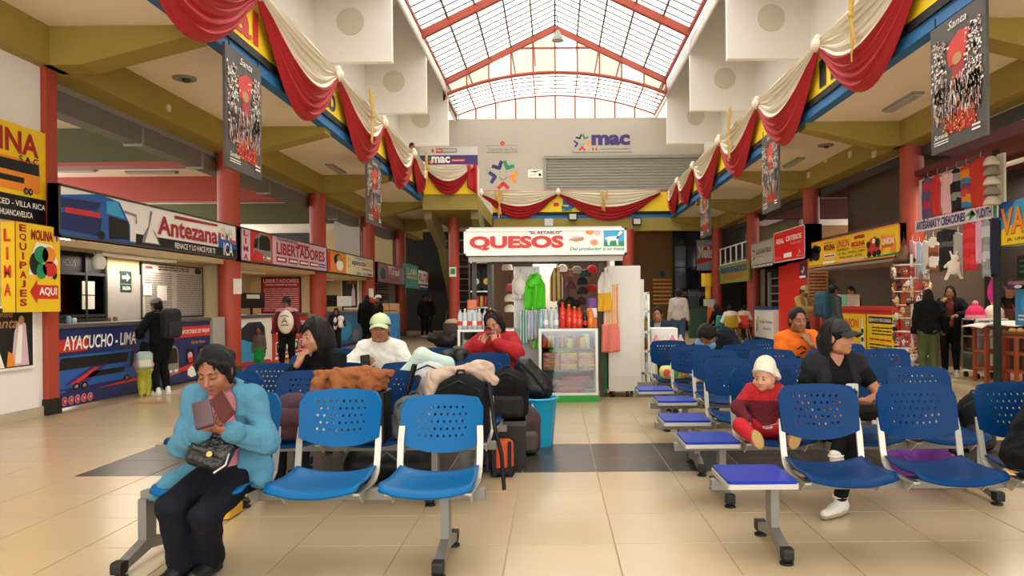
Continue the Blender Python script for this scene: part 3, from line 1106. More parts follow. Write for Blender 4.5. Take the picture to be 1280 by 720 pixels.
  if cut:
   pr.append(E(T(0, 0.108, -0.025), (0.074 * k, 0.096 * k, 0.116 * k), R, 0.010, -1))
  pr += list(extra)
  v = h or max(0.006, s.hh * 1.2)
  m = mat(color, 0.5, noise=0.6, scale=14, bump=1.0, bscale=60, name='hair', stretch=(3, 3, 0.3), spec=0.28)
  return blob(name, pr, v, m, s.t, amp=0.0055, freq=95 if v < 0.007 else 60, vert=True)
 def strands(s, color, n, how='down', length=0.15, a0=62):
  T, k = s.T, s.hk
  rr = random.Random(n)
  b = MB()
  for i in range(n):
   if how == 'down':
    f = radians(a0 + (360 - 2 * a0) * (i + rr.random()) / n)
    pts = []
    for th in (8, 30, 52, 74, 94):
     q = radians(th)
     g = 0.017 + 0.004 * rr.random()
     pts.append(T((0.076 + g) * sin(q) * sin(f), -0.014 + (0.094 + g) * sin(q) * cos(f), 0.036 + (0.088 + g) * cos(q)))
    e = length * rr.uniform(0.75, 1.1)
    w = rr.uniform(0.95, 1.12)
    pts.append(T(0.098 * w * sin(f), -0.018 + 0.112 * w * cos(f), 0.02 - e * 0.6))
    pts.append(T(0.092 * w * sin(f), -0.022 + 0.106 * w * cos(f), 0.01 - e))
   else:
    u = (i + rr.random()) / n * 2 - 1
    g = 0.0135 + 0.004 * rr.random()
    x0, z0 = 0.076 * sin(u * 1.45), 0.085 * cos(u * 1.45)
    pts = []
    for t in (0.0, 0.25, 0.5, 0.75, 1.0):
     a = 1.02 - 2.35 * t
     c = sqrt(max(0.02, 1 - (t * 2 - 0.9) ** 2 * 0.55)) * (1 - 0.8 * max(0, t - 0.6))
     pts.append(T((x0 * (1 - 0.75 * t * t)) * 1.12 * c, 0.072 - 0.19 * t, 0.036 + (z0 * (1 - 0.5 * t) + 0.022) * c * 1.0))
   b.tube(pts, [0.0036 * k] * (len(pts) - 1) + [0.001], 4, i % 2)
  c = lin(color)
  o = child('hair_strands', b.mesh('hair_strands', [mat(color, 0.5, noise=0.2, spec=0.3, name='hair'), mat(tuple(x * 1.6 for x in c), 0.5, noise=0.2, spec=0.3, name='hair')]), s.t)
  o['kind'] = 'stuff'
 def cap(s, color, bill=True, rise=0.0, name='cap', mats=None):
  T, k, R = s.T, s.hk, s.Rh
  pr = [E(T(0, -0.012, 0.046), (0.090 * k, 0.108 * k, (0.092 + rise) * k), R, 0.02), PL(T(0, 0, 0.036), R @ V((0, -0.12, -1)))]
  m = mats or mat(color, 0.75, noise=0.08, bump=0.15, bscale=200, name='cloth')
  o = blob(name, pr, max(0.005, s.hh), m, s.t)
  if bill:
   b = MB()
   def fn(u, v):
    a = (u - 0.5) * 2
    x = a * 0.078
    y0 = 0.092 * sqrt(max(0, 1 - (a * 0.85) ** 2))
    y = y0 + v * 0.085 * sqrt(max(0, 1 - 0.55 * a * a))
    return T(x, y, 0.052 - 0.025 * v - 0.03 * a * a)
   b.sheet(fn, 10, 5, R @ V((0, 0, 0.005 * k)))
   child('bill', b.mesh('bill', m), o)
   b = MB().ell(T(0, -0.012, 0.139 + rise), (0.008 * k, 0.008 * k, 0.005 * k), R)
   child('button', b.mesh('button', m), o)
  return o
 def top(s, color, sleeves=2.0, g=0.016, low=-0.06, neck=0.0, name='shirt', amp=0.004, vneck=0.0, extra=(), cut=(), h=None, m=None, freq=24, bust=0.0, rough=0.85, up=0.02):
  k = s.k
  pr = grow(s.torso_prims(), g)
  if bust:
   pr += grow(s.bust(bust), g)
  for i in (0, 1):
   if 'arm%d' % i in s.legs and sleeves > 0:
    pr += grow(s.arm_prims(i, sleeves), g)
  pr += list(extra)
  pr.append(C(s.nb + s.Rs @ V((0, 0, -0.005 + neck)) * k, s.nb + s.Rs @ V((0, -0.02, 0.2)) * k, 0.057 * k, 0.12 * k, 0.012, -1))
  if vneck:
   pr.append(C(s.nb + s.Rs @ V((0, -0.09, -vneck)) * k, s.nb + s.Rs @ V((0, -0.06, 0.05)) * k, 0.012 * k, 0.07 * k, 0.01, -1))
  pr += list(cut)
  pr.append(PL(s.P + V((0, 0, low * k)), (0, 0, -1)))
  m = m or mat(color, rough, noise=0.12, scale=8, bump=0.7, bscale=16, name='cloth', spec=0.2)
  return blob(name, pr, h or s.h, m, s.t, amp=amp * (1.5 if s.q != 'far' else 0.8), freq=freq, seed=len(s.t['label']) * 0.7)
 def trousers(s, color, to=1.97, g=0.014, flare=0.0, name='trousers', amp=0.004, rough=0.85, m=None, extra=(), top=0.09):
  k = s.k
  pr = grow([E(s.P + V((0, 0, -0.02 * k)), (0.152 * k * s.g, 0.118 * k * s.g, 0.115 * k), s.R0, 0.05)], g)
  for i in (0, 1):
   if 'leg%d' % i in s.legs:
    pr += grow(s.leg_prims(i, to, flare), g)
  pr += list(extra)
  pr.append(PL(s.P + V((0, 0, top * k)), (0, 0, 1)))
  m = m or mat(color, rough, noise=0.12, scale=8, bump=0.7, bscale=14, name='cloth', spec=0.2)
  return blob(name, pr, s.h, m, s.t, amp=amp * 1.4, freq=20, seed=1.3 + len(s.t['label']) * 0.3)
 def shoes(s, color, sole='#e5e0d6', L=0.24, boot=0.0):
  k = s.k
  for i in (0, 1):
   if 'leg%d' % i not in s.legs:
    continue
   a, b, c, toe = s.legs['leg%d' % i]
   f = V((toe.x, toe.y, 0)).normalized()
   R = frame(toe)
   z = -0.075 * k
   def Q(x, y, zz):
    return c + R @ V((x * k, -y * k, zz * k))
   pr = [C(Q(0, -0.045, -0.04), Q(0, 0.06, -0.045), 0.036 * k, 0.037 * k, 0.03),
                  C(Q(0, 0.06, -0.048), Q(0, L - 0.085, -0.055), 0.039 * k, 0.030 * k, 0.03),
                  C(Q(0, -0.03, -0.03), Q(0, -0.012, 0.03 + boot), 0.040 * k, 0.045 * k, 0.03),
                  PL(Q(0, 0, -0.075), -(R @ V((0, 0, 1))))]
   m = mat(color, 0.5, noise=0.08, bump=0.1, bscale=80, name='shoe')
   o = blob('shoe', pr, max(s.hh * 1.1, 0.006), m, s.t)
   pr = [C(Q(0, -0.043, -0.066), Q(0, 0.06, -0.066), 0.040 * k, 0.041 * k, 0.03), C(Q(0, 0.06, -0.066), Q(0, L - 0.083, -0.066), 0.042 * k, 0.033 * k, 0.03),
                  PL(Q(0, 0, -0.083), -(R @ V((0, 0, 1)))), PL(Q(0, 0, -0.058), R @ V((0, 0, 1)))]
   if s.q == 'near':
    b = MB()
    for j in range(4):
     y = 0.055 + 0.022 * j
     b.tube([Q(-0.026, y, -0.018 - 0.009 * j), Q(0, y + 0.004, -0.002 - 0.009 * j), Q(0.026, y, -0.018 - 0.009 * j)], 0.0035, 5)
    child('laces', b.mesh('laces', mat('#efece6' if lin(color)[0] > 0.3 else '#222222', 0.8)), o)
    child('collar', MB().tube([Q(0.046 * cos(pi * j / 6), 0.046 * sin(pi * j / 6) - 0.012, 0.028) for j in range(13)], 0.007, 6).mesh('collar', m), o)
   oo = blob('sole', pr, max(s.hh * 1.1, 0.006), mat(sole, 0.6, name='sole'), o)
  return s
 def wpos(s, p):
  return V(s.t.location) + Rz(s.t.rotation_euler.z) @ V(p)
# ------------------------------------------------------------------ beam benches
def back_mesh(m):
 import bmesh
 nu, nv = 26, 16
 def pt(u, v):
  a = 2 * u - 1
  hw = 0.226 + 0.008 * min(1, v * 1.6)
  x = hw * a
  if v > 0.85:
   x *= 1 - 0.055 * ((v - 0.85) / 0.15) ** 2
  zb = 0.612 - 0.058 * (1 - abs(a) ** 2.2)
  zt = 0.872 - 0.014 * abs(a) ** 2.5 - (0.03 * ((abs(a) - 0.88) / 0.12) ** 2.4 if abs(a) > 0.88 else 0)
  z = zb + (zt - zb) * v
  y = 0.205 + 0.24 * (z - 0.5) + 0.040 * (1 - a * a)
  return V((x, y, z))
 holes = set()
 for b in range(5):
  for a in range(8):
   i, j = 5 + 2 * a + (b % 2), 4 + 2 * b
   if abs(i - 12.5) + 0.8 * abs(j - 8) < 11:
    holes.add((i, j))
 bm = bmesh.new()
 vc = {}
 def vv(u, v):
  key = (round(u * 4), round(v * 4))
  if key not in vc:
   vc[key] = bm.verts.new(pt(u / nu, v / nv))
  return vc[key]
 for j in range(nv):
  for i in range(nu):
   if (i, j) in holes:
    rim = [vv(i, j), vv(i + .5, j), vv(i + 1, j), vv(i + 1, j + .5), vv(i + 1, j + 1), vv(i + .5, j + 1), vv(i, j + 1), vv(i, j + .5)]
    hol = [bm.verts.new(pt((i + .5 + .42 * cos(radians(225 + 45 * q))) / nu, (j + .5 + .42 * sin(radians(225 + 45 * q))) / nv)) for q in range(8)]
    for q in range(8):
     bm.faces.new((rim[q], rim[(q + 1) % 8], hol[(q + 1) % 8], hol[q]))
   else:
    ring = [vv(i, j)]
    if (i, j - 1) in holes: ring.append(vv(i + .5, j))
    ring.append(vv(i + 1, j))
    if (i + 1, j) in holes: ring.append(vv(i + 1, j + .5))
    ring.append(vv(i + 1, j + 1))
    if (i, j + 1) in holes: ring.append(vv(i + .5, j + 1))
    ring.append(vv(i, j + 1))
    if (i - 1, j) in holes: ring.append(vv(i, j + .5))
    bm.faces.new(ring)
 bmesh.ops.recalc_face_normals(bm, faces=bm.faces[:])
 bmesh.ops.solidify(bm, geom=bm.faces[:], thickness=0.011)
 for f in bm.faces:
  f.smooth = True
 me = bpy.data.meshes.new('backrest')
 bm.to_mesh(me)
 bm.free()
 me.materials.append(m)
 try:
  me.set_sharp_from_angle(angle=radians(50))
 except Exception:
  pass
 return me
def seat_mesh(m):
 b = MB()
 def fn(u, v):
  a = 2 * u - 1
  hw = 0.243 - 0.025 * v
  if v < 0.2:
   hw *= 1 - 0.05 * ((0.2 - v) / 0.2) ** 2
  y = -0.27 + 0.46 * v - (0.02 * abs(a) ** 3 * -1 if v < 0.5 else 0)
  z = 0.445 + 0.034 * abs(a) ** 2.2 - 0.022 * sin(pi * min(1, v * 0.95)) - 0.030 * max(0, (0.16 - v) / 0.16) ** 2
  return (hw * a, y, z)
 b.sheet(fn, 16, 16, (0, 0, -0.012))
 return b.mesh('seat', m)
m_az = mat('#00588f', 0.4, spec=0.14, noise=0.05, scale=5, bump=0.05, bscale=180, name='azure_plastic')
m_ro = mat('#00305f', 0.42, spec=0.12, noise=0.06, scale=5, bump=0.05, bscale=180, name='royal_blue_plastic')
m_tb = mat('#0a2f98', 0.35, spec=0.2, noise=0.05, name='blue_tabletop')
m_fr = mat('#b4b0a4', 0.4, 0.35, noise=0.05, name='grey_steel')
m_fr2 = mat('#7c7973', 0.45, 0.35, noise=0.06, name='beam_steel')
m_rub = mat('#090909', 0.6, name='rubber')
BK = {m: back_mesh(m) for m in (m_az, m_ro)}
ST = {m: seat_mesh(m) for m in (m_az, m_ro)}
def side_bar_mesh(s):
 b = MB()
 P = [(s * 0.205, -0.16, 0.40), (s * 0.212, 0.08, 0.395), (s * 0.216, 0.15, 0.405), (s * 0.219, 0.195, 0.44), (s * 0.221, 0.212, 0.50), (s * 0.222, 0.235, 0.60), (s * 0.218, 0.258, 0.68)]
 pts = [V(p) for p in P]
 vs = []
 for i, p in enumerate(pts):
  t = (pts[min(i + 1, len(pts) - 1)] - pts[max(0, i - 1)]).normalized()
  n = V((0, -t.z, t.y))
  for dx, dn in ((-0.017, -0.006), (0.017, -0.006), (0.017, 0.006), (-0.017, 0.006)):
   vs.append(p + V((dx, 0, 0)) + n * dn)
 fs = [(i * 4 + j, i * 4 + (j + 1) % 4, i * 4 + 4 + (j + 1) % 4, i * 4 + 4 + j) for i in range(len(pts) - 1) for j in range(4)]
 fs += [(3, 2, 1, 0), tuple(len(vs) - 4 + j for j in range(4))]
 b.add(vs, fs)
 b.prism([(-0.12, 0.392), (0.10, 0.392), (0.06, 0.345), (-0.04, 0.325)], (s * 0.205 - 0.004, 0, 0), (0, 1, 0), (0, 0, 1), (1, 0, 0), 0.008)
 return b.mesh('side_bar', m_fr)
SB = [side_bar_mesh(-1), side_bar_mesh(1)]
def table_mesh():
 b = MB().rbox((0, -0.03, 0.425), (0.36, 0.40, 0.018), 0.02)
 return b.mesh('tabletop', m_tb)
TB = table_mesh()
TBR = MB().rbox((0, -0.03, 0.405), (0.375, 0.415, 0.026), 0.02).mesh('table_rim', m_fr)
POST = MB().bx(-0.022, 0.022, -0.05, 0.05, 0.09, 0.345).mesh('leg', m_fr2)
def footbar():
 b = MB()
 for s in (-1, 1):
  b.prism([(0, 0.075), (s * 0.24, 0.035), (s * 0.25, 0.045), (s * 0.25, 0.075), (0, 0.145)], (-0.024, 0, 0), (0, 1, 0), (0, 0, 1), (1, 0, 0), 0.048)
 return b.mesh('foot_bar', m_fr2)
FB = footbar()
CAPm = MB().rbox((0, 0, 0.058), (0.054, 0.07, 0.062), 0.015, ax=0).mesh('end_cap', m_rub)
PADm = MB().cyl((0, 0, 0.0), 0.036, 0.012, 16).cyl((0, 0, 0.01), 0.009, 0.03, 8).mesh('foot_pad', m_rub)
def bench(label, x_first, y, n, m=m_ro, table=False, rz=0.0, legs=(0.0, 1.0), seats=None, ext=0.0, name='waiting_bench', pitch=0.57):
 """x_first: centre of the image-left chair; y: line of the beam; chairs face the viewer"""
 t = thing(name, label, 'bench', (x_first, y, 0), rz, None)
 L0 = -0.30 - (0.62 if table else 0.12) + (0.2 if table else 0)
 L1 = (n - 1) * pitch + 0.27 + ext
 if table:
  L0 = -0.68
 MB().bx(L0, L1, 0.0, 0.065, 0.33, 0.385).obj('beam', m_fr2, t, world=False, bevel=0.004)
 for i in range(n):
  if seats is not None and i not in seats:
   continue
  x = i * pitch
  child('seat', ST[m], t, (x, 0, 0))
  b = child('backrest', BK[m], t, (x, 0, 0))
  child('side_bar', SB[0], t, (x, 0, 0))
  child('side_bar', SB[1], t, (x, 0, 0))
 if table:
  a = child('table_rim', TBR, t, (-0.46, 0, 0))
  child('tabletop', TB, a)
 for lx in legs:
  l = child('leg', POST, t, (lx, 0.03, 0))
  f = child('foot_bar', FB, l)
  for s in (-1, 1):
   child('end_cap', CAPm, l, (0, s * 0.255, 0))
   child('foot_pad', PADm, l, (0, s * 0.245, 0))
 return t
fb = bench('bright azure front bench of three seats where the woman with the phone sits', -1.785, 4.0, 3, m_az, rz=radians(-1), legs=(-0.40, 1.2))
_b = [o for o in fb.children if o.name.startswith('backrest')]
_b[-1].location.z -= 0.03
_b[-1].location.y += 0.02
_b[1].location.z += 0.01
bench('dark blue second bench on the left holding the maroon bag and backpacks', -2.40, 5.32, 4, m_ro, legs=(0.3, 1.55))
bench('third blue bench on the left under the dark haired woman in black', -2.37, 6.05, 4, m_ro, legs=(0.3, 1.75))
bench('fourth blue bench on the left where the man in white sits', -2.38, 7.15, 4, m_ro, legs=(0.3, 1.75))
bench('fifth blue bench on the left, the farthest, before the woman in red', -2.40, 8.05, 4, m_ro, legs=(0.3, 1.75))
bench('nearest right bench with a blue side table and two empty chairs in front', 1.53, 4.13, 3, m_ro, table=True, legs=(-0.34, 1.45))
bench('second right bench carrying the toddler and the woman in the black cap', 1.50, 5.22, 3, m_ro, table=True, legs=(-0.35, 1.42))
bench('third right bench from the front, empty, with its small side table', 1.49, 6.12, 3, m_ro, table=True, legs=(-0.35, 1.42))
bench('fourth right bench from the front, empty, behind the toddler in the beanie', 1.60, 7.27, 4, m_ro, table=True, legs=(-0.35, 1.6))
bench('fifth right bench from the front, below the man in the orange shirt', 1.52, 8.15, 4, m_ro, table=True, legs=(-0.35, 1.6))
bench('sixth right bench, the farthest, beside the white cart of the kiosk', 1.42, 9.15, 3, m_ro, legs=(0.0, 1.0))
# ------------------------------------------------------------------ printed boards: shared drawing
m_pw = mat('#f2efe6', 0.5, noise=0.02, name='white_print')
m_pk = mat('#0c0c0e', 0.5, noise=0.02, name='black_print')
m_pr = mat('#cf2a22', 0.5, noise=0.04, name='red_print')
m_pdr = mat('#a31d1d', 0.5, noise=0.04, name='deep_red_print')
m_py = mat('#f0c81a', 0.5, noise=0.03, name='yellow_print')
m_po = mat('#ee8c22', 0.5, noise=0.04, name='orange_print')
m_pn = mat('#15265e', 0.5, noise=0.08, name='navy_print')
m_pb = mat('#1c5aa8', 0.5, noise=0.08, name='mid_blue_print')
m_pc = mat('#38a3d8', 0.5, noise=0.05, name='sky_blue_print')
m_pg = mat('#158a55', 0.5, noise=0.05, name='green_print')
m_pl = mat('#d9b6c4', 0.5, noise=0.03, name='pale_pink_print')
m_gy = mat('#8b8680', 0.6, noise=0.05, name='grey_print')
m_vi = mat('#3c2b6e', 0.5, noise=0.05, name='violet_print')
m_sk = mat('#b98a5a', 0.6, noise=0.1, name='gold_print')
PAL = [m_pw, m_pk, m_pr, m_pdr, m_py, m_po, m_pn, m_pb, m_pc, m_pg, m_pl, m_gy, m_vi, m_sk]
WH, BK_, RD, DR, YE, OR, NA, BL, SB_, GR, PK, GY, VI, GO = range(14)
def bus(P, mb, x0, y0, x1, y1, body, win=BK_, flip=False, k=2, wheel=BK_, stripe=None):
 """a coach seen from the side with its front at the right (or left when flip)"""
 def X(a):
  return x0 + (x1 - x0) * ((1 - a) if flip else a)
 def Yy(b):
  return y0 + (y1 - y0) * b
 def pl(pts, m, kk):
  q = [(X(a), Yy(b)) for a, b in pts]
  if flip:
   q.reverse()
  P.poly(mb, q, m, kk)
 pl([(0.0, 0.12), (0.02, 0.08), (0.97, 0.08), (1.0, 0.14), (1.0, 0.5), (0.95, 0.9), (0.90, 0.98), (0.04, 0.98), (0.0, 0.93)], body, k)
 pl([(0.02, 0.60), (0.84, 0.60), (0.86, 0.90), (0.03, 0.92)], win, k + 1)
 pl([(0.32, 0.30), (0.80, 0.30), (0.80, 0.46), (0.32, 0.46)], win, k + 1)
 pl([(0.87, 0.42), (0.985, 0.42), (0.935, 0.92), (0.89, 0.92)], win, k + 1)
 if stripe is not None:
  pl([(0.02, 0.50), (0.85, 0.50), (0.85, 0.57), (0.02, 0.57)], stripe, k + 1)
  pl([(0.0, 0.16), (0.28, 0.16), (0.20, 0.44), (0.0, 0.44)], stripe, k + 1)
 for cx in (0.2, 0.29, 0.83):
  rx, ry = 0.042 * abs(x1 - x0), 0.10 * (y1 - y0)
  P.disc(mb, X(cx), Yy(0.1), rx, ry, wheel, k + 2)
  P.disc(mb, X(cx), Yy(0.1), rx * 0.5, ry * 0.5, GY, k + 3)
def bus_front(P, mb, x0, y0, x1, y1, body, glass=BK_, k=2):
 f = lambda pts, m, kk: P.poly(mb, [(x0 + (x1 - x0) * a, y0 + (y1 - y0) * b) for a, b in pts], m, kk)
 f([(0.05, 0.05), (0.95, 0.05), (1.0, 0.3), (0.95, 0.85), (0.8, 1.0), (0.35, 1.0), (0.1, 0.85), (0.0, 0.3)], body, k)
 f([(0.3, 0.42), (0.93, 0.42), (0.9, 0.82), (0.78, 0.94), (0.42, 0.94), (0.3, 0.8)], glass, k + 1)
 f([(0.02, 0.45), (0.24, 0.45), (0.26, 0.8), (0.1, 0.78)], glass, k + 1)
 f([(0.35, 0.12), (0.55, 0.12), (0.55, 0.2), (0.35, 0.2)], WH, k + 1)
 f([(0.7, 0.12), (0.92, 0.12), (0.92, 0.2), (0.7, 0.2)], WH, k + 1)
def lines(P, mb, x0, y0, x1, y1, n, m, fill=0.45, seed=1, k=2):
 """rows of print too small to read"""
 rr = random.Random(seed)
 for i in range(n):
  b = y1 - (y1 - y0) * (i + 0.5) / n
  hh = (y1 - y0) / n * fill / 2
  x = x0
  while x < x1 - 0.01:
   w = min((x1 - x0) * rr.uniform(0.08, 0.3), x1 - x)
   P.rect(mb, x, b - hh, x + w, b + hh, m, k)
   x += w + (x1 - x0) * 0.02
def signboard(name, label, P, depth, back, draw, cat='sign', parent=None, frame_m=None):
 """a board: body, frame strip and print"""
 if parent is None:
  t = thing(name, label, cat, P.o + P.u * (P.w / 2))
 else:
  t = parent
 P.board(MB(), depth).obj('board', back, t)
 if frame_m:
  b = MB()
  e = 0.03
  for (a0, b0, a1, b1) in ((0, 0, P.w, e), (0, P.h - e, P.w, P.h), (0, 0, e, P.h), (P.w - e, 0, P.w, P.h)):
   b.prism([(a0, b0), (a1, b0), (a1, b1), (a0, b1)], P.o - P.n * depth, P.u, P.v, P.n, depth + 0.012)
  b.obj('edge_frame', frame_m, t)
 mb = MB()
 draw(P, mb)
 if mb.f:
  mb.obj('print', PAL, t)
 return t
def pl_left(px0, px1, z0, z1, X=-6.16):
 y0, y1 = X / ray(px0, VY)[0], X / ray(px1, VY)[0]
 return Panel((X, y0, z0), (0, 1, 0), (0, 0, 1), y1 - y0, z1 - z0)
def pl_right(px0, px1, z0, z1, X=6.72):
 y0, y1 = X / ray(px0, VY)[0], X / ray(px1, VY)[0]
 return Panel((X, y0, z0), (0, -1, 0), (0, 0, 1), y0 - y1, z1 - z0)
def pl_front(px0, px1, py0, py1, Y):
 a, b = at(px0, py1, Y), at(px1, py0, Y)
 return Panel((a.x, Y, a.z), (1, 0, 0), (0, 0, 1), b.x - a.x, b.z - a.z)
# ------------------------------------------------------------------ far left: yellow box signs on the white wall
P = Panel((-6.36, 7.2, 2.38), (0, 1, 0), (0, 0, 1), 2.30, 1.15)
def d(P, mb):
 P.rect(mb, 0, 0, 1, 0.27, BK_, 1)
 P.text(mb, 'MOLINA', 0.28, 0.70, 0.93, 0.94, DR, 0.03)
 P.text(mb, 'S.A.C', 0.78, 0.62, 0.93, 0.69, BK_, 0.02)
 bus(P, mb, 0.55, 0.29, 0.94, 0.66, OR, flip=True)
 P.text(mb, 'LA OROYA - AMPA - LA MERCED - VILLA RICA', 0.05, 0.155, 0.98, 0.215, WH, 0.015)
 P.text(mb, 'PICHANAKI - HUANCAVELICA', 0.45, 0.05, 0.88, 0.11, WH, 0.015)
signboard('bus_sign', 'big yellow and black coach sign with red capitals at the top left edge', P, 0.05, m_py, d)
P = Panel((-6.22, 8.72, 1.30), (0, 1, 0), (0, 0, 1), 0.80, 1.05)
def d(P, mb):
 P.rect(mb, 0, 0, 0.02, 1, DR, 1)
 for i, c in enumerate('EQUIPAJES'):
  P.text(mb, c, 0.09, 0.90 - 0.104 * i, 0.235, 0.98 - 0.104 * i, DR, 0.03)
 P.text(mb, 'MOLINA', 0.33, 0.82, 0.82, 0.94, DR, 0.04, 0.1)
 P.rect(mb, 0.86, 0.83, 0.96, 0.92, WH)
 P.rect(mb, 0.89, 0.83, 0.93, 0.92, RD, 3)
 P.poly(mb, [(0.28, 0.42), (0.9, 0.40), (0.94, 0.6), (0.8, 0.78), (0.45, 0.8), (0.3, 0.6)], WH, 2)
 for (x, y, rx, ry, c) in ((0.42, 0.55, 0.13, 0.13, BK_), (0.55, 0.66, 0.16, 0.10, GR), (0.72, 0.66, 0.16, 0.10, OR), (0.74, 0.5, 0.17, 0.09, RD), (0.55, 0.47, 0.12, 0.09, GR), (0.85, 0.44, 0.06, 0.06, BK_)):
  P.disc(mb, x, y, rx, ry, c, 3 if c == BK_ else 4)
 P.poly(mb, [(0.30, 0.23), (0.46, 0.09), (0.46, 0.15), (0.94, 0.15), (0.94, 0.31), (0.46, 0.31), (0.46, 0.37)], RD, 2)
 P.text(mb, 'AQUI', 0.50, 0.18, 0.90, 0.285, WH, 0.03, k=3)
t = signboard('baggage_sign', 'yellow luggage box sign with a red arrow under the big coach sign', P, 0.16, m_py, d)
Q = Panel((-6.38, 8.715, 1.30), (1, 0, 0), (0, 0, 1), 0.16, 1.05)
mb = MB()
for i, c in enumerate('LIMA'):
 Q.text(mb, c, 0.25, 0.78 - 0.2 * i, 0.75, 0.92 - 0.2 * i, RD, 0.03)
mb.obj('side_print', PAL, t)
def santa(P, mb, seed=3, dense=160, tall=True):
 """procession picture: dark sky, a red robe, candles, petals"""
 rr = random.Random(seed)
 P.poly(mb, [(0.36, 0.62), (0.66, 0.66), (0.74, 0.84), (0.55, 0.86), (0.33, 0.78)], RD, 2)
 P.poly(mb, [(0.40, 0.42), (0.66, 0.42), (0.64, 0.66), (0.44, 0.64)], DR, 2)
 P.disc(mb, 0.52, 0.66, 0.09, 0.045, GO, 3)
 P.poly(mb, [(0.30, 0.12), (0.84, 0.10), (0.80, 0.30), (0.34, 0.32)], DR, 2)
 for i in range(dense):
  q = rr.random()
  if q < 0.42:
   x = rr.choice((0.17, 0.83)) + rr.gauss(0, 0.075)
   y, w, h_ = rr.uniform(0.36, 0.86), rr.uniform(0.008, 0.02), rr.uniform(0.008, 0.024)
   c = rr.choice((WH, WH, WH, PK, GO))
  elif q < 0.9:
   x, y = rr.uniform(0.08, 0.92), 0.2 + 0.28 * rr.random() ** 0.8
   w, h_ = rr.uniform(0.004, 0.010), rr.uniform(0.03, 0.08)
   c = rr.choice((WH, PK, GO, GO, PK, OR if y < 0.3 else WH))
  else:
   x, y, w, h_, c = rr.uniform(0.25, 0.85), rr.uniform(0.1, 0.24), 0.012, 0.014, rr.choice((OR, RD, DR))
  if 0.03 < x < 0.96:
   P.rect(mb, x - w, y, x + w, y + h_, c, 4)
 P.text(mb, 'Santa', 0.36, 0.905, 0.70, 0.965, WH, 0.0, 0.3, k=5)
 P.text(mb, 'Semana', 0.08, 0.10, 0.34, 0.14, WH, 0.0, 0.3, k=5)
 lines(P, mb, 0.08, 0.05, 0.36, 0.09, 2, WH, 0.4, 3, 5)
 lines(P, mb, 0.78, 0.06, 0.92, 0.12, 2, WH, 0.5, 4, 5)
m_dgp = mat('#4a423d', 0.5, noise=0.35, scale=3, name='smoky_print')
P = Panel((-6.37, 7.9, 0.62), (0, 1, 0), (0, 0, 1), 1.36, 0.75)
def d(P, mb):
 P.rect(mb, 0, 0, 1, 1, WH, 0.3)
 P.rect(mb, 0.03, 0.04, 0.97, 0.97, GY, 1)
 P.rect(mb, 0.55, 0.04, 0.97, 0.97, BK_, 1.5)
 P.poly(mb, [(0.70, 0.06), (0.92, 0.06), (0.90, 0.4), (0.88, 0.72), (0.80, 0.8), (0.74, 0.6)], PK, 2)
 P.poly(mb, [(0.74, 0.10), (0.82, 0.10), (0.84, 0.7), (0.79, 0.7)], WH, 3)
 P.disc(mb, 0.82, 0.78, 0.035, 0.07, GO, 4)
 P.poly(mb, [(0.64, 0.06), (0.74, 0.06), (0.72, 0.25), (0.66, 0.3)], OR, 3)
 P.poly(mb, [(0.05, 0.05), (0.62, 0.05), (0.55, 0.35), (0.3, 0.42), (0.05, 0.3)], WH, 2)
 P.text(mb, 'Semana', 0.50, 0.83, 0.72, 0.92, GO, 0.0, 0.3)
 P.text(mb, 'Santa', 0.45, 0.66, 0.78, 0.82, GO, 0.01, 0.3)
signboard('saint_poster', 'white framed poster of a robed statue under the luggage sign', P, 0.02, m_pw, d, 'poster')
# ------------------------------------------------------------------ ticket agencies on the left
m_stone = mat('#57534e', 0.35, noise=0.12, scale=12, name='dark_countertop')
m_gpan = mat('#97928b', 0.6, noise=0.04, name='grey_partition')
struct('ceiling_agency', MB().bx(-9.5, -6.45, 9.7, 33.5, 2.16, 2.24), mat('#cdb994', 0.8, noise=0.04))
struct('wall_partition_1', MB().bx(-9.5, -6.55, 9.5, 9.62, 0, 2.9), m_tan)
struct('wall_partition_2', MB().bx(-9.5, -6.7, 15.05, 15.2, 0, 2.9), m_tan)
struct('wall_partition_3', MB().bx(-9.5, -6.7, 20.7, 20.85, 0, 2.9), m_tan)
struct('wall_partition_4', MB().bx(-9.5, -6.7, 26.3, 26.45, 0, 2.9), m_tan)
struct('wall_partition_5', MB().bx(-9.5, -6.7, 31.7, 31.85, 0, 4.4), m_tan)
struct('wall_agency_back', MB().bx(-9.6, -9.5, 15, 31.8, 0, 2.9), mat('#cbb794', 0.8, noise=0.04))
struct('wall_pier', MB().bx(-7.55, -6.68, 26.0, 26.2, 2.3, 4.4), mat('#b9b4aa', 0.8, noise=0.03))
struct('wall_upper_tan', MB().bx(-9.5, -6.7, 31.4, 31.55, 2.9, 4.4), m_tan)
t = bpy.data.objects.new('cable_tray_left', None)  # steel cable tray on brackets beside the left beam
COL.objects.link(t)
t['kind'] = 'structure'
MB().bx(-6.98, -6.70, 9.7, 34, 4.0, 4.34).obj('channel', mat('#6f6a62', 0.6), t)
MB().bx(-6.70, -6.66, 9.7, 34, 4.28, 4.36).obj('lip', m_grey, t)
for y in (12.3, 14.4, 17.8, 23.4):
 MB().bx(-7.0, -6.68, y, y + 0.05, 3.96, 4.38).obj('bracket', m_grey, t)
t = bpy.data.objects.new('cable_tray_right', None)  # cable tray along the right beam
COL.objects.link(t)
t['kind'] = 'structure'
MB().bx(7.22, 7.36, 9, 33, 4.16, 4.34).obj('channel', m_dgrey, t)
MB().bx(7.40, 7.44, 9, 33, 4.2, 4.24).obj('lip', m_steel, t)
P = pl_left(74, 296, 2.24, 2.90)
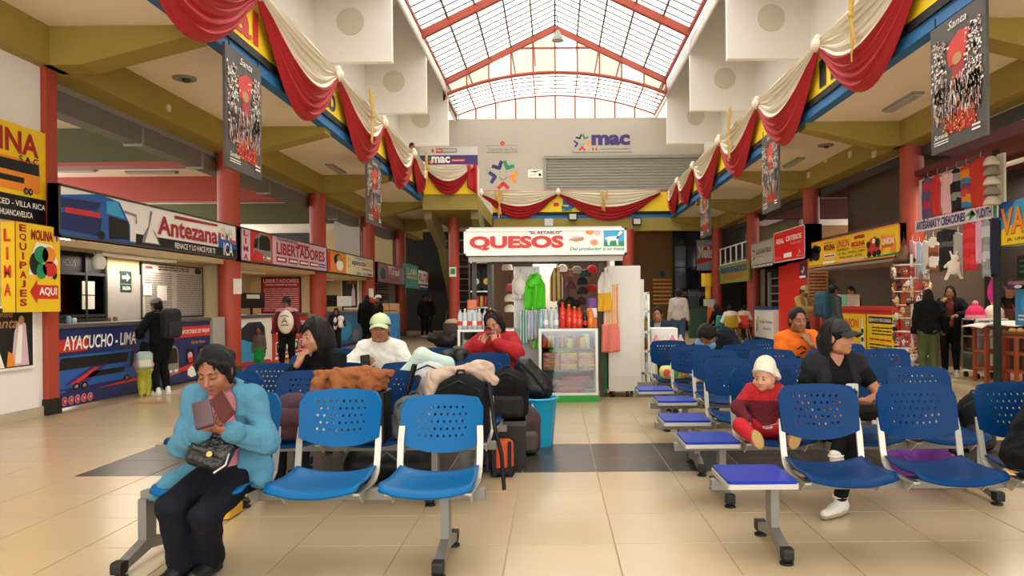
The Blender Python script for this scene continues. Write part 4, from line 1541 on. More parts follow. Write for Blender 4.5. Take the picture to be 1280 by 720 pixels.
def d(P, mb):
 P.rect(mb, 0.0, 0.0, 0.33, 0.09, BL, 1)
 P.rect(mb, 0.33, 0.0, 1, 0.28, BK_, 1)
 P.poly(mb, [(0.0, 0.08), (0.30, 0.05), (0.30, 0.45), (0.25, 0.9), (0.16, 0.97), (0.0, 0.78)], BL, 2)
 P.poly(mb, [(0.0, 0.55), (0.15, 0.62), (0.17, 0.80), (0.0, 0.74)], NA, 3)
 P.poly(mb, [(0.0, 0.14), (0.16, 0.10), (0.17, 0.48), (0.0, 0.46)], NA, 3)
 P.poly(mb, [(0.20, 0.08), (0.295, 0.12), (0.29, 0.52), (0.20, 0.56)], BK_, 3)
 P.poly(mb, [(0.19, 0.60), (0.275, 0.56), (0.24, 0.90), (0.19, 0.86)], SB_, 3)
 P.stroke(mb, [(0.02, 0.52), (0.16, 0.53)], 0.07, RD, 4)
 P.disc(mb, 0.165, 0.13, 0.016, 0.09, BK_, 5)
 P.stroke(mb, [(0.27, 0.72), (0.33, 0.68), (0.33, 0.5)], 0.035, GY, 4)
 P.poly(mb, [(0.36, 0.1), (0.46, 0.1), (0.44, 0.3), (0.42, 0.45), (0.415, 0.86), (0.405, 0.86), (0.395, 0.5), (0.37, 0.3)], GY, 2)
 P.poly(mb, [(0.375, 0.12), (0.45, 0.12), (0.42, 0.4), (0.415, 0.8), (0.40, 0.5)], WH, 3)
 P.text(mb, 'Antezana', 0.44, 0.33, 0.845, 0.80, PK, 0.05, k=3)
 P.text(mb, 'Antezana', 0.445, 0.35, 0.84, 0.80, DR, 0.025, k=4)
 P.poly(mb, [(0.545, 0.80), (0.84, 0.84), (0.84, 0.90), (0.545, 0.88)], DR, 4)
 P.stroke(mb, [(0.52, 0.30), (0.84, 0.30)], 0.02, WH, 4)
 P.text(mb, 'RENACE Y LO HACE POR TI', 0.545, 0.08, 0.82, 0.22, WH, 0.01, k=4)
 P.poly(mb, [(0.85, 0.28), (1, 0.28), (1, 0.42), (0.85, 0.62)], BL, 2)
 P.poly(mb, [(0.85, 0.62), (1, 0.44), (1, 0.52), (0.85, 0.70)], RD, 2)
 P.text(mb, 'LIMA', 0.868, 0.52, 0.965, 0.86, WH, 0.02, k=4)
 P.text(mb, 'LIMA', 0.872, 0.51, 0.969, 0.85, GY, 0.03, k=3)
 P.text(mb, 'ICA', 0.888, 0.07, 0.965, 0.44, WH, 0.01, k=4)
signboard('agency_sign', 'long white agency sign with a blue coach and red lettering', P, 0.14, m_pw, d, frame_m=m_dgrey)
m_navy = mat('#1a2a63', 0.4, noise=0.25, scale=1.5, name='blue_counter_print')
yA, yB = 9.72, 14.15
t = thing('ticket_counter', 'blue printed ticket counter with a coach at the far left', 'counter', (-6.6, (yA + yB) / 2, 0))
P = Panel((-6.45, yA, 0.03), (0, 1, 0), (0, 0, 1), yB - yA, 1.04)
P.board(MB(), 0.06).obj('front_panel', m_navy, t)
MB().bx(-6.93, -6.42, yA, yB, 1.07, 1.13).obj('countertop', m_stone, t, bevel=0.008)
mb = MB()
P.rect(mb, 0, 0.70, 0.16, 0.86, RD, 1)
P.text(mb, 'AYACUCHO - LIMA', 0.045, 0.72, 0.432, 0.90, WH, 0.02, 0.12)
bus(P, mb, 0.015, 0.2, 0.445, 0.66, BL, wheel=BK_)
P.poly(mb, [(0.04, 0.28), (0.16, 0.28), (0.26, 0.48), (0.18, 0.48)], VI, 3)
P.poly(mb, [(0.07, 0.28), (0.11, 0.28), (0.22, 0.46), (0.19, 0.46)], RD, 3.5)
P.poly(mb, [(0.2, 0.17), (0.55, 0.18), (0.62, 0.27), (0.45, 0.23)], RD, 1.5)
P.rect(mb, 0.0, 0.19, 0.05, 0.22, BL, 2)
for i in range(6):
 P.disc(mb, 0.016 + 0.031 * i, 0.08, 0.0135, 0.056, PK, 2)
 P.disc(mb, 0.016 + 0.031 * i, 0.08, 0.0115, 0.048, RD, 3)
 P.disc(mb, 0.016 + 0.031 * i, 0.08, 0.005, 0.022, PK, 4, n=5)
P.rect(mb, 0.57, 0.42, 0.63, 0.78, BL, 1)
P.text(mb, 'MAS CONFORTABLE DE VIAJAR', 0.66, 0.78, 0.99, 0.87, WH, 0.02, 0.1, k=4)
P.rect(mb, 0.63, 0.74, 1, 0.92, RD, 1)
bus_front(P, mb, 0.61, 0.14, 0.73, 0.62, GY)
P.poly(mb, [(0.6, 0.1), (1, 0.3), (1, 0.36), (0.6, 0.18)], RD, 1)
for (x, y) in ((0.82, 0.42), (0.92, 0.45)):
 P.rect(mb, x - 0.035, y - 0.12, x + 0.035, y + 0.12, BK_, 2)
 P.disc(mb, x, y, 0.02, 0.07, PK, 3)
 P.rect(mb, x - 0.015, y - 0.11, x + 0.02, y - 0.02, RD, 4)
P.text(mb, 'Santa Rosa', 0.83, 0.62, 0.95, 0.68, GO, 0.01, 0.2)
P.disc(mb, 0.84, 0.15, 0.045, 0.1, WH, 2, n=7)
P.poly(mb, [(0.90, 0.06), (0.97, 0.06), (0.945, 0.16), (0.94, 0.28), (0.93, 0.28), (0.925, 0.16)], WH, 2)
mb.obj('print', PAL, t)
MB().bx(-6.5, -6.42, 14.2, 14.72, 0.0, 1.13).obj('end_panel', mat('#a7a29b', 0.6), t)
XP = -6.98
t = thing('ticket_window', 'dark framed ticket window left of the grey partition', 'window', (XP, 10.6, 1.15))
MB().bx(XP - 0.08, XP, 9.65, 11.75, 1.12, 2.16).obj('backing', m_black, t)
for y in (9.68, 10.55, 11.2, 11.7):
 MB().bx(XP, XP + 0.04, y, y + 0.05, 1.14, 2.16).obj('mullion', m_dark, t)
for z in (1.14, 1.2, 1.82):
 MB().bx(XP, XP + 0.035, 9.7, 11.75, z, z + 0.04).obj('rail', m_dark, t)
for (a, b_) in ((9.73, 10.55), (10.6, 11.2), (11.25, 11.7)):
 MB().bx(XP + 0.012, XP + 0.018, a, b_, 1.24, 1.82).obj('pane', glassmat((0.75, 0.76, 0.75), 0.1, 'smoky_glass'), t)
mb = MB()
Q = Panel((XP + 0.001, 9.7, 1.86), (0, 1, 0), (0, 0, 1), 2.0, 0.28)
Q.text(mb, 'SERVICIOS', 0.42, 0.3, 0.66, 0.66, GY, 0.0)
mb.obj('print', PAL, t)
for (px, py) in ((113, 360), (113, 378)):
 p = onx(px, py, XP + 0.06)
 MB().box((XP + 0.03, p.y, p.z), (0.006, 0.3, 0.2)).obj('paper_notice', mat('#d8d2c2', 0.8), t)
for (y, c, hh) in ((10.5, '#7fb3c8', 0.10), (10.62, '#d9d4c8', 0.07), (11.45, '#6e4a2c', 0.06), (11.62, '#6e4a2c', 0.07)):
 o = MB().lathe([(0.03, 0), (0.035, hh * 0.7), (0.02, hh)], (-6.75, y, 1.131), 10).obj('small_jar', mat(c, 0.5))
 tag(o, {10.5: 'small bluish jar on the dark counter of the ticket window', 10.62: 'small pale jar beside the bluish jar on the dark counter', 11.45: 'small brown ornament on the dark counter, left of its twin', 11.62: 'small brown ornament on the dark counter, right of its twin'}[y], 'jar')
struct('wall_agency_front', MB().bx(XP - 0.1, XP, 11.75, 15.05, 0, 2.16).bx(XP, XP + 0.02, 11.75, 12.75, 1.12, 1.88, 1), [m_tan, m_gpan])
p = onx(158, 352, XP + 0.03)
P = Panel((XP + 0.025, p.y - 0.16, p.z - 0.17), (0, 1, 0), (0, 0, 1), 0.32, 0.34)
def d(P, mb):
 P.poly(mb, [(0.15, 0.62), (0.55, 0.62), (0.55, 0.5), (0.85, 0.7), (0.55, 0.9), (0.55, 0.78), (0.15, 0.78)], WH)
 P.rect(mb, 0.0, 0.36, 1, 0.39, GY)
 P.text(mb, 'SALIDA', 0.15, 0.1, 0.85, 0.28, WH, 0.01)
signboard('exit_sign', 'small dark green exit sign with a white arrow on the grey partition', P, 0.01, mat('#12332a', 0.5), d)
P = Panel((XP + 0.03, 12.72, 1.14), (0, 1, 0), (0, 0, 1), 2.22, 0.96)
def d(P, mb):
 lines(P, mb, 0.05, 0.04, 0.46, 0.84, 19, GY, 0.5, 5)
 lines(P, mb, 0.54, 0.04, 0.97, 0.84, 19, GY, 0.5, 6)
 lines(P, mb, 0.25, 0.87, 0.75, 0.96, 2, BK_, 0.5, 7)
 P.rect(mb, 0.06, 0.89, 0.16, 0.94, RD)
 P.poly(mb, [(0.86, 0.86), (0.96, 0.86), (0.98, 0.93), (0.9, 0.98), (0.85, 0.95)], BK_)
 P.rect(mb, 0.02, 0.42, 0.14, 0.62, WH, 4)
 P.rect(mb, 0.22, 0.32, 0.37, 0.60, WH, 4)
signboard('notice_board', 'large pale notice board full of small print by the red column', P, 0.025, mat('#c3bab0', 0.6, noise=0.04), d, frame_m=m_dgrey)
for px, py, lab in ((123, 315, 'white globe lamp hanging under the soffit of the blue coach sign'), (296, 328, 'white bulb hanging beside the red column under the agency sign')):
 p = onx(px, py, -6.6)
 t = thing('bulb_lamp', lab, 'lamp', (p.x, p.y, 2.16))
 MB().lathe([(0.03, 0), (0.035, -0.06), (0.09, -0.10), (0.095, -0.20), (0.07, -0.26)], (p.x, p.y, 2.16), 14).obj('globe', m_wpaint, t)
 MB().cyl((p.x, p.y, 2.12), 0.05, 0.045, 12).obj('holder', m_grey, t)
P = pl_left(301, 409, 2.22, 2.90)
def d(P, mb):
 P.rect(mb, 0, 0, 0.085, 1, PK, 1)
 for i, c in enumerate('LIMA'):
  P.text(mb, c, 0.025, 0.76 - 0.23 * i, 0.065, 0.93 - 0.23 * i, DR, 0.03)
 P.rect(mb, 0.085, 0, 0.30, 1, RD, 1)
 bus_front(P, mb, 0.11, 0.06, 0.29, 0.94, GY)
 P.poly(mb, [(0.11, 0.1), (0.2, 0.06), (0.2, 0.3), (0.12, 0.4)], RD, 4)
 P.text(mb, 'TRANSPORTES', 0.34, 0.84, 0.58, 0.93, BK_, 0.02)
 P.text(mb, 'LIBERTADORES', 0.34, 0.38, 0.96, 0.78, DR, 0.03)
 P.rect(mb, 0.58, 0.78, 0.74, 0.86, DR)
 for i in range(4):
  P.rect(mb, 0.34 + 0.135 * i, 0.13, 0.455 + 0.135 * i, 0.31, DR)
  lines(P, mb, 0.35 + 0.135 * i, 0.17, 0.445 + 0.135 * i, 0.27, 1, WH, 0.8, i, 3)
 lines(P, mb, 0.87, 0.12, 0.98, 0.32, 2, BL, 0.5, 9)
signboard('agency_sign', 'pale pink agency sign with a red coach and red capitals', P, 0.14, m_pl, d, frame_m=m_dgrey)
yA, yB = 15.3, 19.7
t = thing('ticket_counter', 'white and red ticket counter behind the walking woman', 'counter', (-6.6, 17.4, 0))
P = Panel((-6.45, yA, 0.03), (0, 1, 0), (0, 0, 1), yB - yA, 1.04)
P.board(MB(), 0.06).obj('front_panel', m_pw, t)
MB().bx(-6.93, -6.42, yA, yB, 1.07, 1.14).obj('countertop', m_stone, t, bevel=0.008)
mb = MB()
bus_front(P, mb, 0.02, 0.12, 0.36, 0.92, NA)
P.poly(mb, [(0.02, 0.15), (0.2, 0.1), (0.18, 0.5), (0.05, 0.6)], SB_, 4)
P.poly(mb, [(0, 0), (0.45, 0), (0.40, 0.10), (0, 0.14)], RD, 5)
P.rect(mb, 0.44, 0, 1, 1, RD, 1)
P.text(mb, 'TRANSPORTES', 0.60, 0.78, 0.96, 0.88, WH, 0.02)
P.text(mb, 'LIBERTADORES', 0.50, 0.62, 0.97, 0.76, WH, 0.03)
P.text(mb, 'Viaja seguro', 0.62, 0.50, 0.85, 0.58, YE, 0.01, 0.2)
for i in range(4):
 P.rect(mb, 0.49 + 0.125 * i, 0.16, 0.595 + 0.125 * i, 0.44, WH, 2)
 P.rect(mb, 0.50 + 0.125 * i, 0.19, 0.585 + 0.125 * i, 0.41, (BK_, GY, BK_, DR)[i], 3)
 P.disc(mb, 0.54 + 0.125 * i, 0.32, 0.022, 0.07, WH, 4)
lines(P, mb, 0.48, 0.04, 0.97, 0.12, 1, WH, 0.7, 8)
mb.obj('print', PAL, t)
MB().bx(-6.5, -6.42, 19.78, 20.38, 0.0, 1.1).obj('end_panel', mat('#8b8781', 0.6), t)
Q = Panel((-6.415, 19.8, 0.3), (0, 1, 0), (0, 0, 1), 0.5, 0.6)
mb = MB()
for y in (0.6, 0.85):
 Q.rect(mb, 0.3, y - 0.08, 0.7, y + 0.08, WH, 1)
 Q.disc(mb, 0.5, y, 0.14, 0.07, BK_, 2)
mb.obj('sticker', PAL, t)
P = pl_front(327, 376, 346, 392, 20.66)
def d(P, mb):
 P.text(mb, 'LIBERTADORES', 0.05, 0.84, 0.95, 0.94, PK, 0.02)
 lines(P, mb, 0.1, 0.76, 0.9, 0.81, 1, PK, 0.6, 2)
 lines(P, mb, 0.06, 0.06, 0.94, 0.70, 11, PK, 0.3, 3)
struct('wall_agency_inner', MB().bx(-8.5, -8.32, 15.2, 25.5, 0, 2.16), mat('#c9b795', 0.8, noise=0.04))
signboard('fare_board', 'deep red fare board with pale print on the back wall', P, 0.015, m_pdr, d, frame_m=m_black)
def monitor(label, x, y, z, w, h, rz, screen='#15171a', back=True):
 t = thing('monitor', label, 'monitor', (x, y, z), rz)
 MB().rbox((0, 0, 0.14 + h / 2), (w, 0.03, h), 0.01, ax=1).obj('screen', mat(screen, 0.3), t, world=False)
 MB().box((0, 0.03, 0.1), (0.05, 0.03, 0.2)).obj('neck', m_black, t, world=False)
 MB().rbox((0, 0.02, 0.006), (0.2, 0.14, 0.012), 0.03).obj('foot', m_black, t, world=False)
 return t
p = onx(340, 396, -7.0)
t = monitor('black monitor seen from behind on the red and white counter', -6.75, 16.9, 1.141, 0.75, 0.34, radians(70))
MB().box((0.0, -0.02, 0.40), (0.4, 0.01, 0.09)).obj('paper_label', mat('#dcd6c8', 0.8), t, world=False)
P = pl_left(409, 467, 2.22, 2.86)
def d(P, mb):
 P.rect(mb, 0, 0, 0.36, 1, OR, 1)
 P.rect(mb, 0, 0.1, 0.06, 0.9, RD, 2)
 P.disc(mb, 0.2, 0.62, 0.08, 0.26, BK_, 3)
 P.disc(mb, 0.23, 0.38, 0.07, 0.24, WH, 4)
 P.disc(mb, 0.22, 0.7, 0.05, 0.12, GO, 5)
 P.text(mb, 'spinoza', 0.48, 0.46, 0.80, 0.76, NA, 0.02)
 P.text(mb, 'EMPRESA DE', 0.55, 0.82, 0.78, 0.9, BK_, 0.0)
 P.text(mb, 'transportes', 0.72, 0.32, 0.96, 0.44, NA, 0.01)
 lines(P, mb, 0.80, 0.52, 0.97, 0.8, 3, GO, 0.3, 4)
 P.text(mb, '066 - 31 2080', 0.58, 0.08, 0.96, 0.22, NA, 0.01)
 P.disc(mb, 0.41, 0.74, 0.025, 0.09, YE)
 P.disc(mb, 0.41, 0.40, 0.025, 0.09, YE)
signboard('agency_sign', 'cream and orange agency sign with a small navy word', P, 0.14, mat('#e6dcb8', 0.5), d, frame_m=m_dgrey)
yA, yB = 21.2, 25.6
t = thing('ticket_counter', 'blue printed counter under the cream and orange sign', 'counter', (-6.6, 23.4, 0))
P = Panel((-6.45, yA, 0.03), (0, 1, 0), (0, 0, 1), yB - yA, 1.04)
P.board(MB(), 0.06).obj('front_panel', mat('#2b6fa0', 0.5, noise=0.4, scale=1.5), t)
MB().bx(-6.93, -6.42, yA, yB, 1.07, 1.14).obj('countertop', m_stone, t)
mb = MB()
P.disc(mb, 0.45, 0.5, 0.2, 0.3, SB_, 2)
P.disc(mb, 0.75, 0.3, 0.1, 0.2, GY, 2)
P.rect(mb, 0.0, 0.0, 1, 0.1, NA, 1)
mb.obj('print', PAL, t)
struct('wall_agency_inner_far', MB().bx(-8.2, -7.92, 25.6, 31.6, 0, 2.16), m_gpan)
P = pl_front(427, 448, 346, 386, 26.27)
def d(P, mb):
 P.rect(mb, 0.04, 0.03, 0.93, 0.97, BK_, 1)
 P.poly(mb, [(0.55, 0.1), (0.82, 0.1), (0.78, 0.6), (0.7, 0.72), (0.62, 0.6)], PK, 2)
 P.disc(mb, 0.7, 0.72, 0.05, 0.06, GO, 3)
 P.text(mb, 'Santa', 0.3, 0.78, 0.85, 0.92, GO, 0.0, 0.3)
 P.poly(mb, [(0.1, 0.08), (0.5, 0.08), (0.45, 0.35), (0.15, 0.3)], GY, 2)
signboard('saint_poster', 'dark poster of a robed statue behind the far monitors', P, 0.02, m_pw, d, 'poster')
monitor('dark monitor on the blue counter under the cream sign', -6.75, 22.4, 1.141, 0.8, 0.34, radians(60))
monitor('pale monitor turned away on the blue counter beside the dark one', -6.7, 24.0, 1.141, 0.6, 0.32, radians(50), '#dcd9d2')
P = pl_left(472, 506, 2.1, 2.82)
def d(P, mb):
 P.disc(mb, 0.16, 0.5, 0.15, 0.42, GY, 1)
 P.disc(mb, 0.18, 0.45, 0.09, 0.3, BK_, 2)
 P.text(mb, 'Yurasi', 0.36, 0.46, 0.78, 0.84, WH, 0.02, 0.1)
 P.rect(mb, 0.36, 0.84, 0.6, 0.9, WH)
 P.text(mb, 'TURISMO', 0.3, 0.12, 0.8, 0.34, DR, 0.03)
 P.disc(mb, 0.92, 0.5, 0.1, 0.42, GY, 1)
signboard('agency_sign', 'pink and grey agency sign left of the small green sign', P, 0.14, mat('#b5435c', 0.5, noise=0.1), d, frame_m=m_dgrey)
t = thing('ticket_counter', 'far red counter behind the stacked boxes on the trolley', 'counter', (-6.6, 29, 0))
MB().bx(-6.5, -6.4, 27.0, 31.2, 0, 1.08).obj('front_panel', m_pdr, t)
MB().bx(-7.0, -6.36, 27.0, 31.2, 1.08, 1.15).obj('countertop', m_stone, t)
P = pl_front(470, 496, 350, 391, 31.66)
def d(P, mb):
 for i in range(3):
  lines(P, mb, 0.06, 0.08 + 0.3 * i, 0.6, 0.3 + 0.3 * i, 3, BK_, 0.4, i)
  P.rect(mb, 0.1, 0.29 + 0.3 * i, 0.5, 0.31 + 0.3 * i, RD)
signboard('notice_board', 'pale grey price board above the far red counter', P, 0.02, mat('#aaa79f', 0.6), d, frame_m=m_dgrey)
P = pl_left(507, 523, 2.0, 3.02)
def d(P, mb):
 P.text(mb, 'LLAMA', 0.1, 0.55, 0.9, 0.85, WH, 0.02)
 P.rect(mb, 0.1, 0.4, 0.9, 0.5, YE)
 lines(P, mb, 0.1, 0.08, 0.9, 0.3, 2, SB_, 0.5, 3)
signboard('agency_sign', 'small green agency sign in the dark far corner', P, 0.12, mat('#1c9a63', 0.5, noise=0.1), d)
P = pl_left(523.5, 536, 2.0, 2.86)
def d(P, mb):
 P.text(mb, 'RUTA', 0.05, 0.4, 0.95, 0.85, RD, 0.03)
 P.rect(mb, 0, 0, 1, 0.28, NA)
 lines(P, mb, 0.1, 0.06, 0.9, 0.24, 1, WH, 0.5, 3)
signboard('agency_sign', 'small white sign with red letters right of the green sign', P, 0.12, m_pw, d)
struct('wall_far_grey', MB().bx(-8.5, -6.9, 33.8, 34, 0, 2.3), m_gpan)
def tube_lamp(x, y, label, rz=0.0, z=ZC, L=1.2, w=0.2):
 t = thing('ceiling_lamp', label, 'lamp', (x, y, z - 0.07), rz)
 MB().bx(-w / 2, w / 2, -L / 2, L / 2, 0.03, 0.07).obj('housing', m_grey, t, world=False)
 MB().bx(-w / 2 + 0.03, w / 2 - 0.03, -L / 2 + 0.03, L / 2 - 0.03, 0.0, 0.03).obj('diffuser', mat('#b3ada2', 0.5), t, world=False)
for px, py, lab, rz in ((1128, 126, 'long grey tube lamp on the soffit nearest to the right poster', 0),
      (992, 202, 'short grey tube lamp on the soffit above the second right poster', 0),
      (420, 210, 'grey tube lamp on the left soffit right of the second red column', 0)):
 a, b = ray(px, py)
 Y = (ZC - H) / b
 tube_lamp(a * Y, Y, lab, rz)
for px, py, lab in ((231, 97, 'dark ring of a missing lamp on the left soffit near the pilaster'), (1032, 181, 'dark ring of a missing lamp on the right soffit'), (975, 240, 'small dark ring on the far right soffit'), (404, 237, 'small dark ring on the far left soffit')):
 a, b = ray(px, py)
 Y = (ZC - H) / b
 t = thing('lamp_socket', lab, 'lamp', (a * Y, Y, ZC - 0.06))
 MB().lathe([(0.17, 0.06), (0.17, 0.03), (0.12, 0.02), (0.10, 0.06)], (a * Y, Y, ZC - 0.06), 18).obj('ring', m_grey, t)
 MB().lathe([(0.06, 0.06), (0.05, 0.0)], (a * Y + 0.02, Y, ZC - 0.07), 10).obj('socket', m_dgrey, t)
for i, (px, py) in enumerate(((88, 212), (190, 214), (225, 245), (296, 250))):
 a, b = ray(px, py)
 Y = (ZC - H) / b
 tube_lamp(a * Y, Y, ('leftmost', 'second', 'third', 'fourth')[i] + ' tube lamp from the left on the ceiling above the agencies', radians(90), L=1.3)
for px, py, lab in ((1032, 199, 'small oval plate on the right beam'), (1063, 193, 'square plate on the right beam above the red column'), (1093, 193, 'square white plate farther right on the right beam'), (1011, 219, 'small square plate on the far right beam')):
 p = onx(px, py, CR - 0.2)
 o = MB().box((CR - 0.21, p.y, p.z), (0.02, 0.18, 0.14)).obj('beam_plate', mat('#d8cfa8', 0.6))
 tag(o, lab, 'plate')
p = onx(210, 135, CL + 0.2)
tag(MB().tube([(CL + 0.2, p.y, p.z), (CL + 0.225, p.y, p.z)], 0.06, 14).obj('beam_plate', mat('#d8cfa8', 0.6)), 'small round cream plate on the left olive beam', 'plate')
# ------------------------------------------------------------------ right side: signs, counters, craft stall
m_brown = mat('#66564a', 0.8, noise=0.06, name='brown_wall')
struct('wall_right_brown', MB().bx(7.9, 8.05, 15.3, 20.3, 2.9, ZB), m_brown)
struct('ceiling_shops', MB().bx(7.0, 12, 15.3, 34, 2.88, 2.96), m_brown)
struct('wall_shop_back', MB().bx(9.4, 9.55, 9, 34, 0, 2.9), mat('#6b5f54', 0.8, noise=0.06))
struct('wall_right_1', MB().bx(7.3, 9.5, 15.2, 15.32, 0, 2.9), m_brown)
struct('wall_right_2', MB().bx(7.1, 9.5, 20.7, 20.82, 0, 2.9), m_brown)
struct('wall_right_3', MB().bx(7.1, 9.5, 26.3, 26.42, 0, 2.9), m_tan)
P = pl_right(1010.5, 1126, 2.2, 2.84)
def d(P, mb):
 P.poly(mb, [(0, 0), (1, 0), (1, 0.14), (0.6, 0.06), (0, 0.08)], GR, 1)
 for (x, y, rx, ry) in ((0.07, 0.62, 0.04, 0.16), (0.11, 0.72, 0.04, 0.16), (0.15, 0.66, 0.035, 0.16), (0.12, 0.42, 0.05, 0.2), (0.05, 0.36, 0.03, 0.12)):
  P.disc(mb, x, y, rx, ry, BK_, 2)
 P.poly(mb, [(0.04, 0.10), (0.19, 0.12), (0.19, 0.24), (0.03, 0.24)], YE, 3)
 P.text(mb, 'MOLINA', 0.225, 0.56, 0.365, 0.80, DR, 0.05)
 P.text(mb, 'TRANSPORTES', 0.22, 0.84, 0.33, 0.89, DR, 0.02)
 P.rect(mb, 0.225, 0.28, 0.365, 0.42, WH)
 lines(P, mb, 0.235, 0.31, 0.355, 0.39, 1, DR, 0.7, 2, 3)
 P.text(mb, 'UNION', 0.385, 0.58, 0.525, 0.86, RD, 0.01)
 P.text(mb, 'EXPRESS', 0.39, 0.46, 0.52, 0.55, BK_, 0.0)
 P.text(mb, 'MOLINA', 0.55, 0.52, 0.69, 0.70, RD, 0.05)
 P.text(mb, 'EMPRESA', 0.58, 0.78, 0.69, 0.90, DR, 0.05)
 P.rect(mb, 0.55, 0.46, 0.69, 0.48, RD)
 P.text(mb, 'AV. VILLA, CONTROL, UNION', 0.40, 0.30, 0.69, 0.40, BK_, 0.0)
 P.text(mb, 'TINGO MARIA, SATIPO', 0.41, 0.16, 0.66, 0.26, BK_, 0.0)
 P.rect(mb, 0.41, 0.05, 0.68, 0.12, PK, 3)
 P.rect(mb, 0.21, 0.06, 0.36, 0.16, WH, 3)
 P.poly(mb, [(0.715, 0.14), (0.82, 0.14), (0.83, 0.5), (0.79, 0.75), (0.74, 0.68), (0.71, 0.4)], RD, 2)
 for (x, y, rx, ry) in ((0.725, 0.5, 0.02, 0.12), (0.81, 0.52, 0.022, 0.16), (0.73, 0.18, 0.02, 0.1), (0.78, 0.18, 0.02, 0.1), (0.82, 0.2, 0.02, 0.1)):
  P.disc(mb, x, y, rx, ry, BK_, 3)
 P.disc(mb, 0.775, 0.6, 0.015, 0.08, WH, 4)
 P.poly(mb, [(0.84, 0.75), (0.96, 0.66), (0.97, 0.12), (0.92, 0.12), (0.92, 0.32), (0.86, 0.32), (0.845, 0.12), (0.84, 0.2)], OR, 2)
 P.text(mb, 'UNION', 0.85, 0.42, 0.95, 0.62, WH, 0.02, k=3)
 P.text(mb, 'EXPRESS', 0.855, 0.33, 0.945, 0.40, BK_, 0.0, k=3)
signboard('agency_sign', 'long yellow sign with dark luggage and a red truck above the red counter', P, 0.12, m_py, d, frame_m=m_po)
MB().bx(6.75, 7.9, 15.0, 19.9, 2.12, 2.18).obj('canopy', m_gy)
tag(bpy.data.objects['canopy'], 'thin grey canopy edge under the long yellow sign', 'canopy')
t = thing('ticket_counter', 'red counter with yellow price boards below the long yellow sign', 'counter', (7.2, 17.4, 0))
MB().bx(6.98, 7.4, 15.36, 19.9, 0, 1.12).obj('front_panel', m_pr, t)
MB().bx(6.94, 7.5, 15.34, 19.9, 1.12, 1.2).obj('countertop', mat('#d2362b', 0.35), t, bevel=0.01)
P = Panel((6.965, 18.4, 0.07), (0, -1, 0), (0, 0, 1), 1.5, 0.96)
mb = MB()
P.rect(mb, 0, 0, 1, 1, YE, 1)
P.text(mb, 'UNION', 0.08, 0.66, 0.72, 0.88, RD, 0.03)
P.poly(mb, [(0.80, 0.1), (0.94, 0.1), (0.92, 0.6), (0.87, 0.95), (0.82, 0.6)], WH, 2)
for y in (0.2, 0.4, 0.6):
 P.disc(mb, 0.87, y, 0.05, 0.06, BK_, 3)
mb.obj('left_price_board', PAL, t)
P = Panel((6.965, 16.85, 0.07), (0, -1, 0), (0, 0, 1), 1.35, 0.96)
mb = MB()
P.rect(mb, 0, 0, 1, 1, YE, 1)
P.rect(mb, 0.06, 0.80, 0.94, 0.95, RD)
P.text(mb, 'SERVICIO DE CARGA', 0.09, 0.835, 0.91, 0.915, WH, 0.02, k=3)
lines(P, mb, 0.2, 0.53, 0.92, 0.74, 3, BK_, 0.4, 4)
lines(P, mb, 0.1, 0.40, 0.9, 0.48, 1, RD, 0.5, 5)
lines(P, mb, 0.1, 0.06, 0.92, 0.36, 4, BK_, 0.4, 6)
mb.obj('right_price_board', PAL, t)
for i, y in enumerate((16.2, 16.75, 17.3)):
 t = thing('lantern', ('right', 'middle', 'left')[i] + ' one of three dark red lanterns in the shade over the red counter', 'lantern', (8.6, y, 1.5))
 MB().lathe([(0.05, 0), (0.12, 0.05), (0.13, 0.2), (0.08, 0.28), (0.03, 0.34)], (8.6, y, 1.72), 10).obj('bowl', m_maroon, t)
 MB().tube([(8.6, y, 2.05), (8.6, y, 2.9)], 0.012, 6).obj('cord', m_dark, t)
t = thing('small_cabinet', 'dim grey cabinet with a dark frame behind the red counter', 'cabinet', (9.2, 15.9, 0))
MB().bx(9.1, 9.38, 15.6, 16.3, 0.9, 2.2).obj('body', m_dgrey, t)
MB().bx(9.04, 9.1, 15.65, 15.95, 1.0, 2.0).obj('door', m_gy, t)
t = thing('green_box', 'white and green box standing on the red counter beside the backpack man', 'box', (7.2, 18.6, 1.2))
MB().bx(7.05, 7.35, 18.2, 19.2, 1.2, 1.48).obj('carton', mat('#d9d8ce', 0.7), t)
MB().bx(7.04, 7.05, 18.2, 18.6, 1.2, 1.48).obj('printed_end', mat('#7fb59a', 0.7), t)
P = Panel((7.035, 18.2, 1.22), (0, -1, 0), (0, 0, 1), 0.0, 0.25)
p = at(1022, 348, 20.3)
P = Panel((p.x - 0.25, 20.36, 1.35), (1, 0, 0), (0, 0, 1), 0.55, 0.9)
def d(P, mb):
 lines(P, mb, 0.08, 0.06, 0.92, 0.84, 8, BK_, 0.35, 4)
 lines(P, mb, 0.15, 0.88, 0.85, 0.96, 1, DR, 0.6, 4)
signboard('paper_poster', 'tan paper poster on the red column behind the man in tan', P, 0.01, mat('#c98a4a', 0.7, noise=0.1), d, 'poster')
P = pl_right(968, 1007, 2.45, 3.34, X=6.55)
def d(P, mb):
 P.text(mb, 'REAL', 0.10, 0.60, 0.36, 0.76, WH, 0.03, slope=0)
 P.text(mb, 'CRITERIOS', 0.42, 0.62, 0.90, 0.78, WH, 0.03)
 P.text(mb, 'TRANSPORTES', 0.56, 0.48, 0.90, 0.55, PK, 0.0)
 P.rect(mb, 0.34, 0.12, 0.60, 0.26, WH)
 P.text(mb, 'Ayacucho', 0.04, 0.10, 0.24, 0.18, PK, 0.0)
 P.text(mb, 'A', 0.80, 0.16, 0.88, 0.30, PK, 0.0)
 P.text(mb, 'Pisco', 0.76, 0.08, 0.95, 0.15, PK, 0.0)
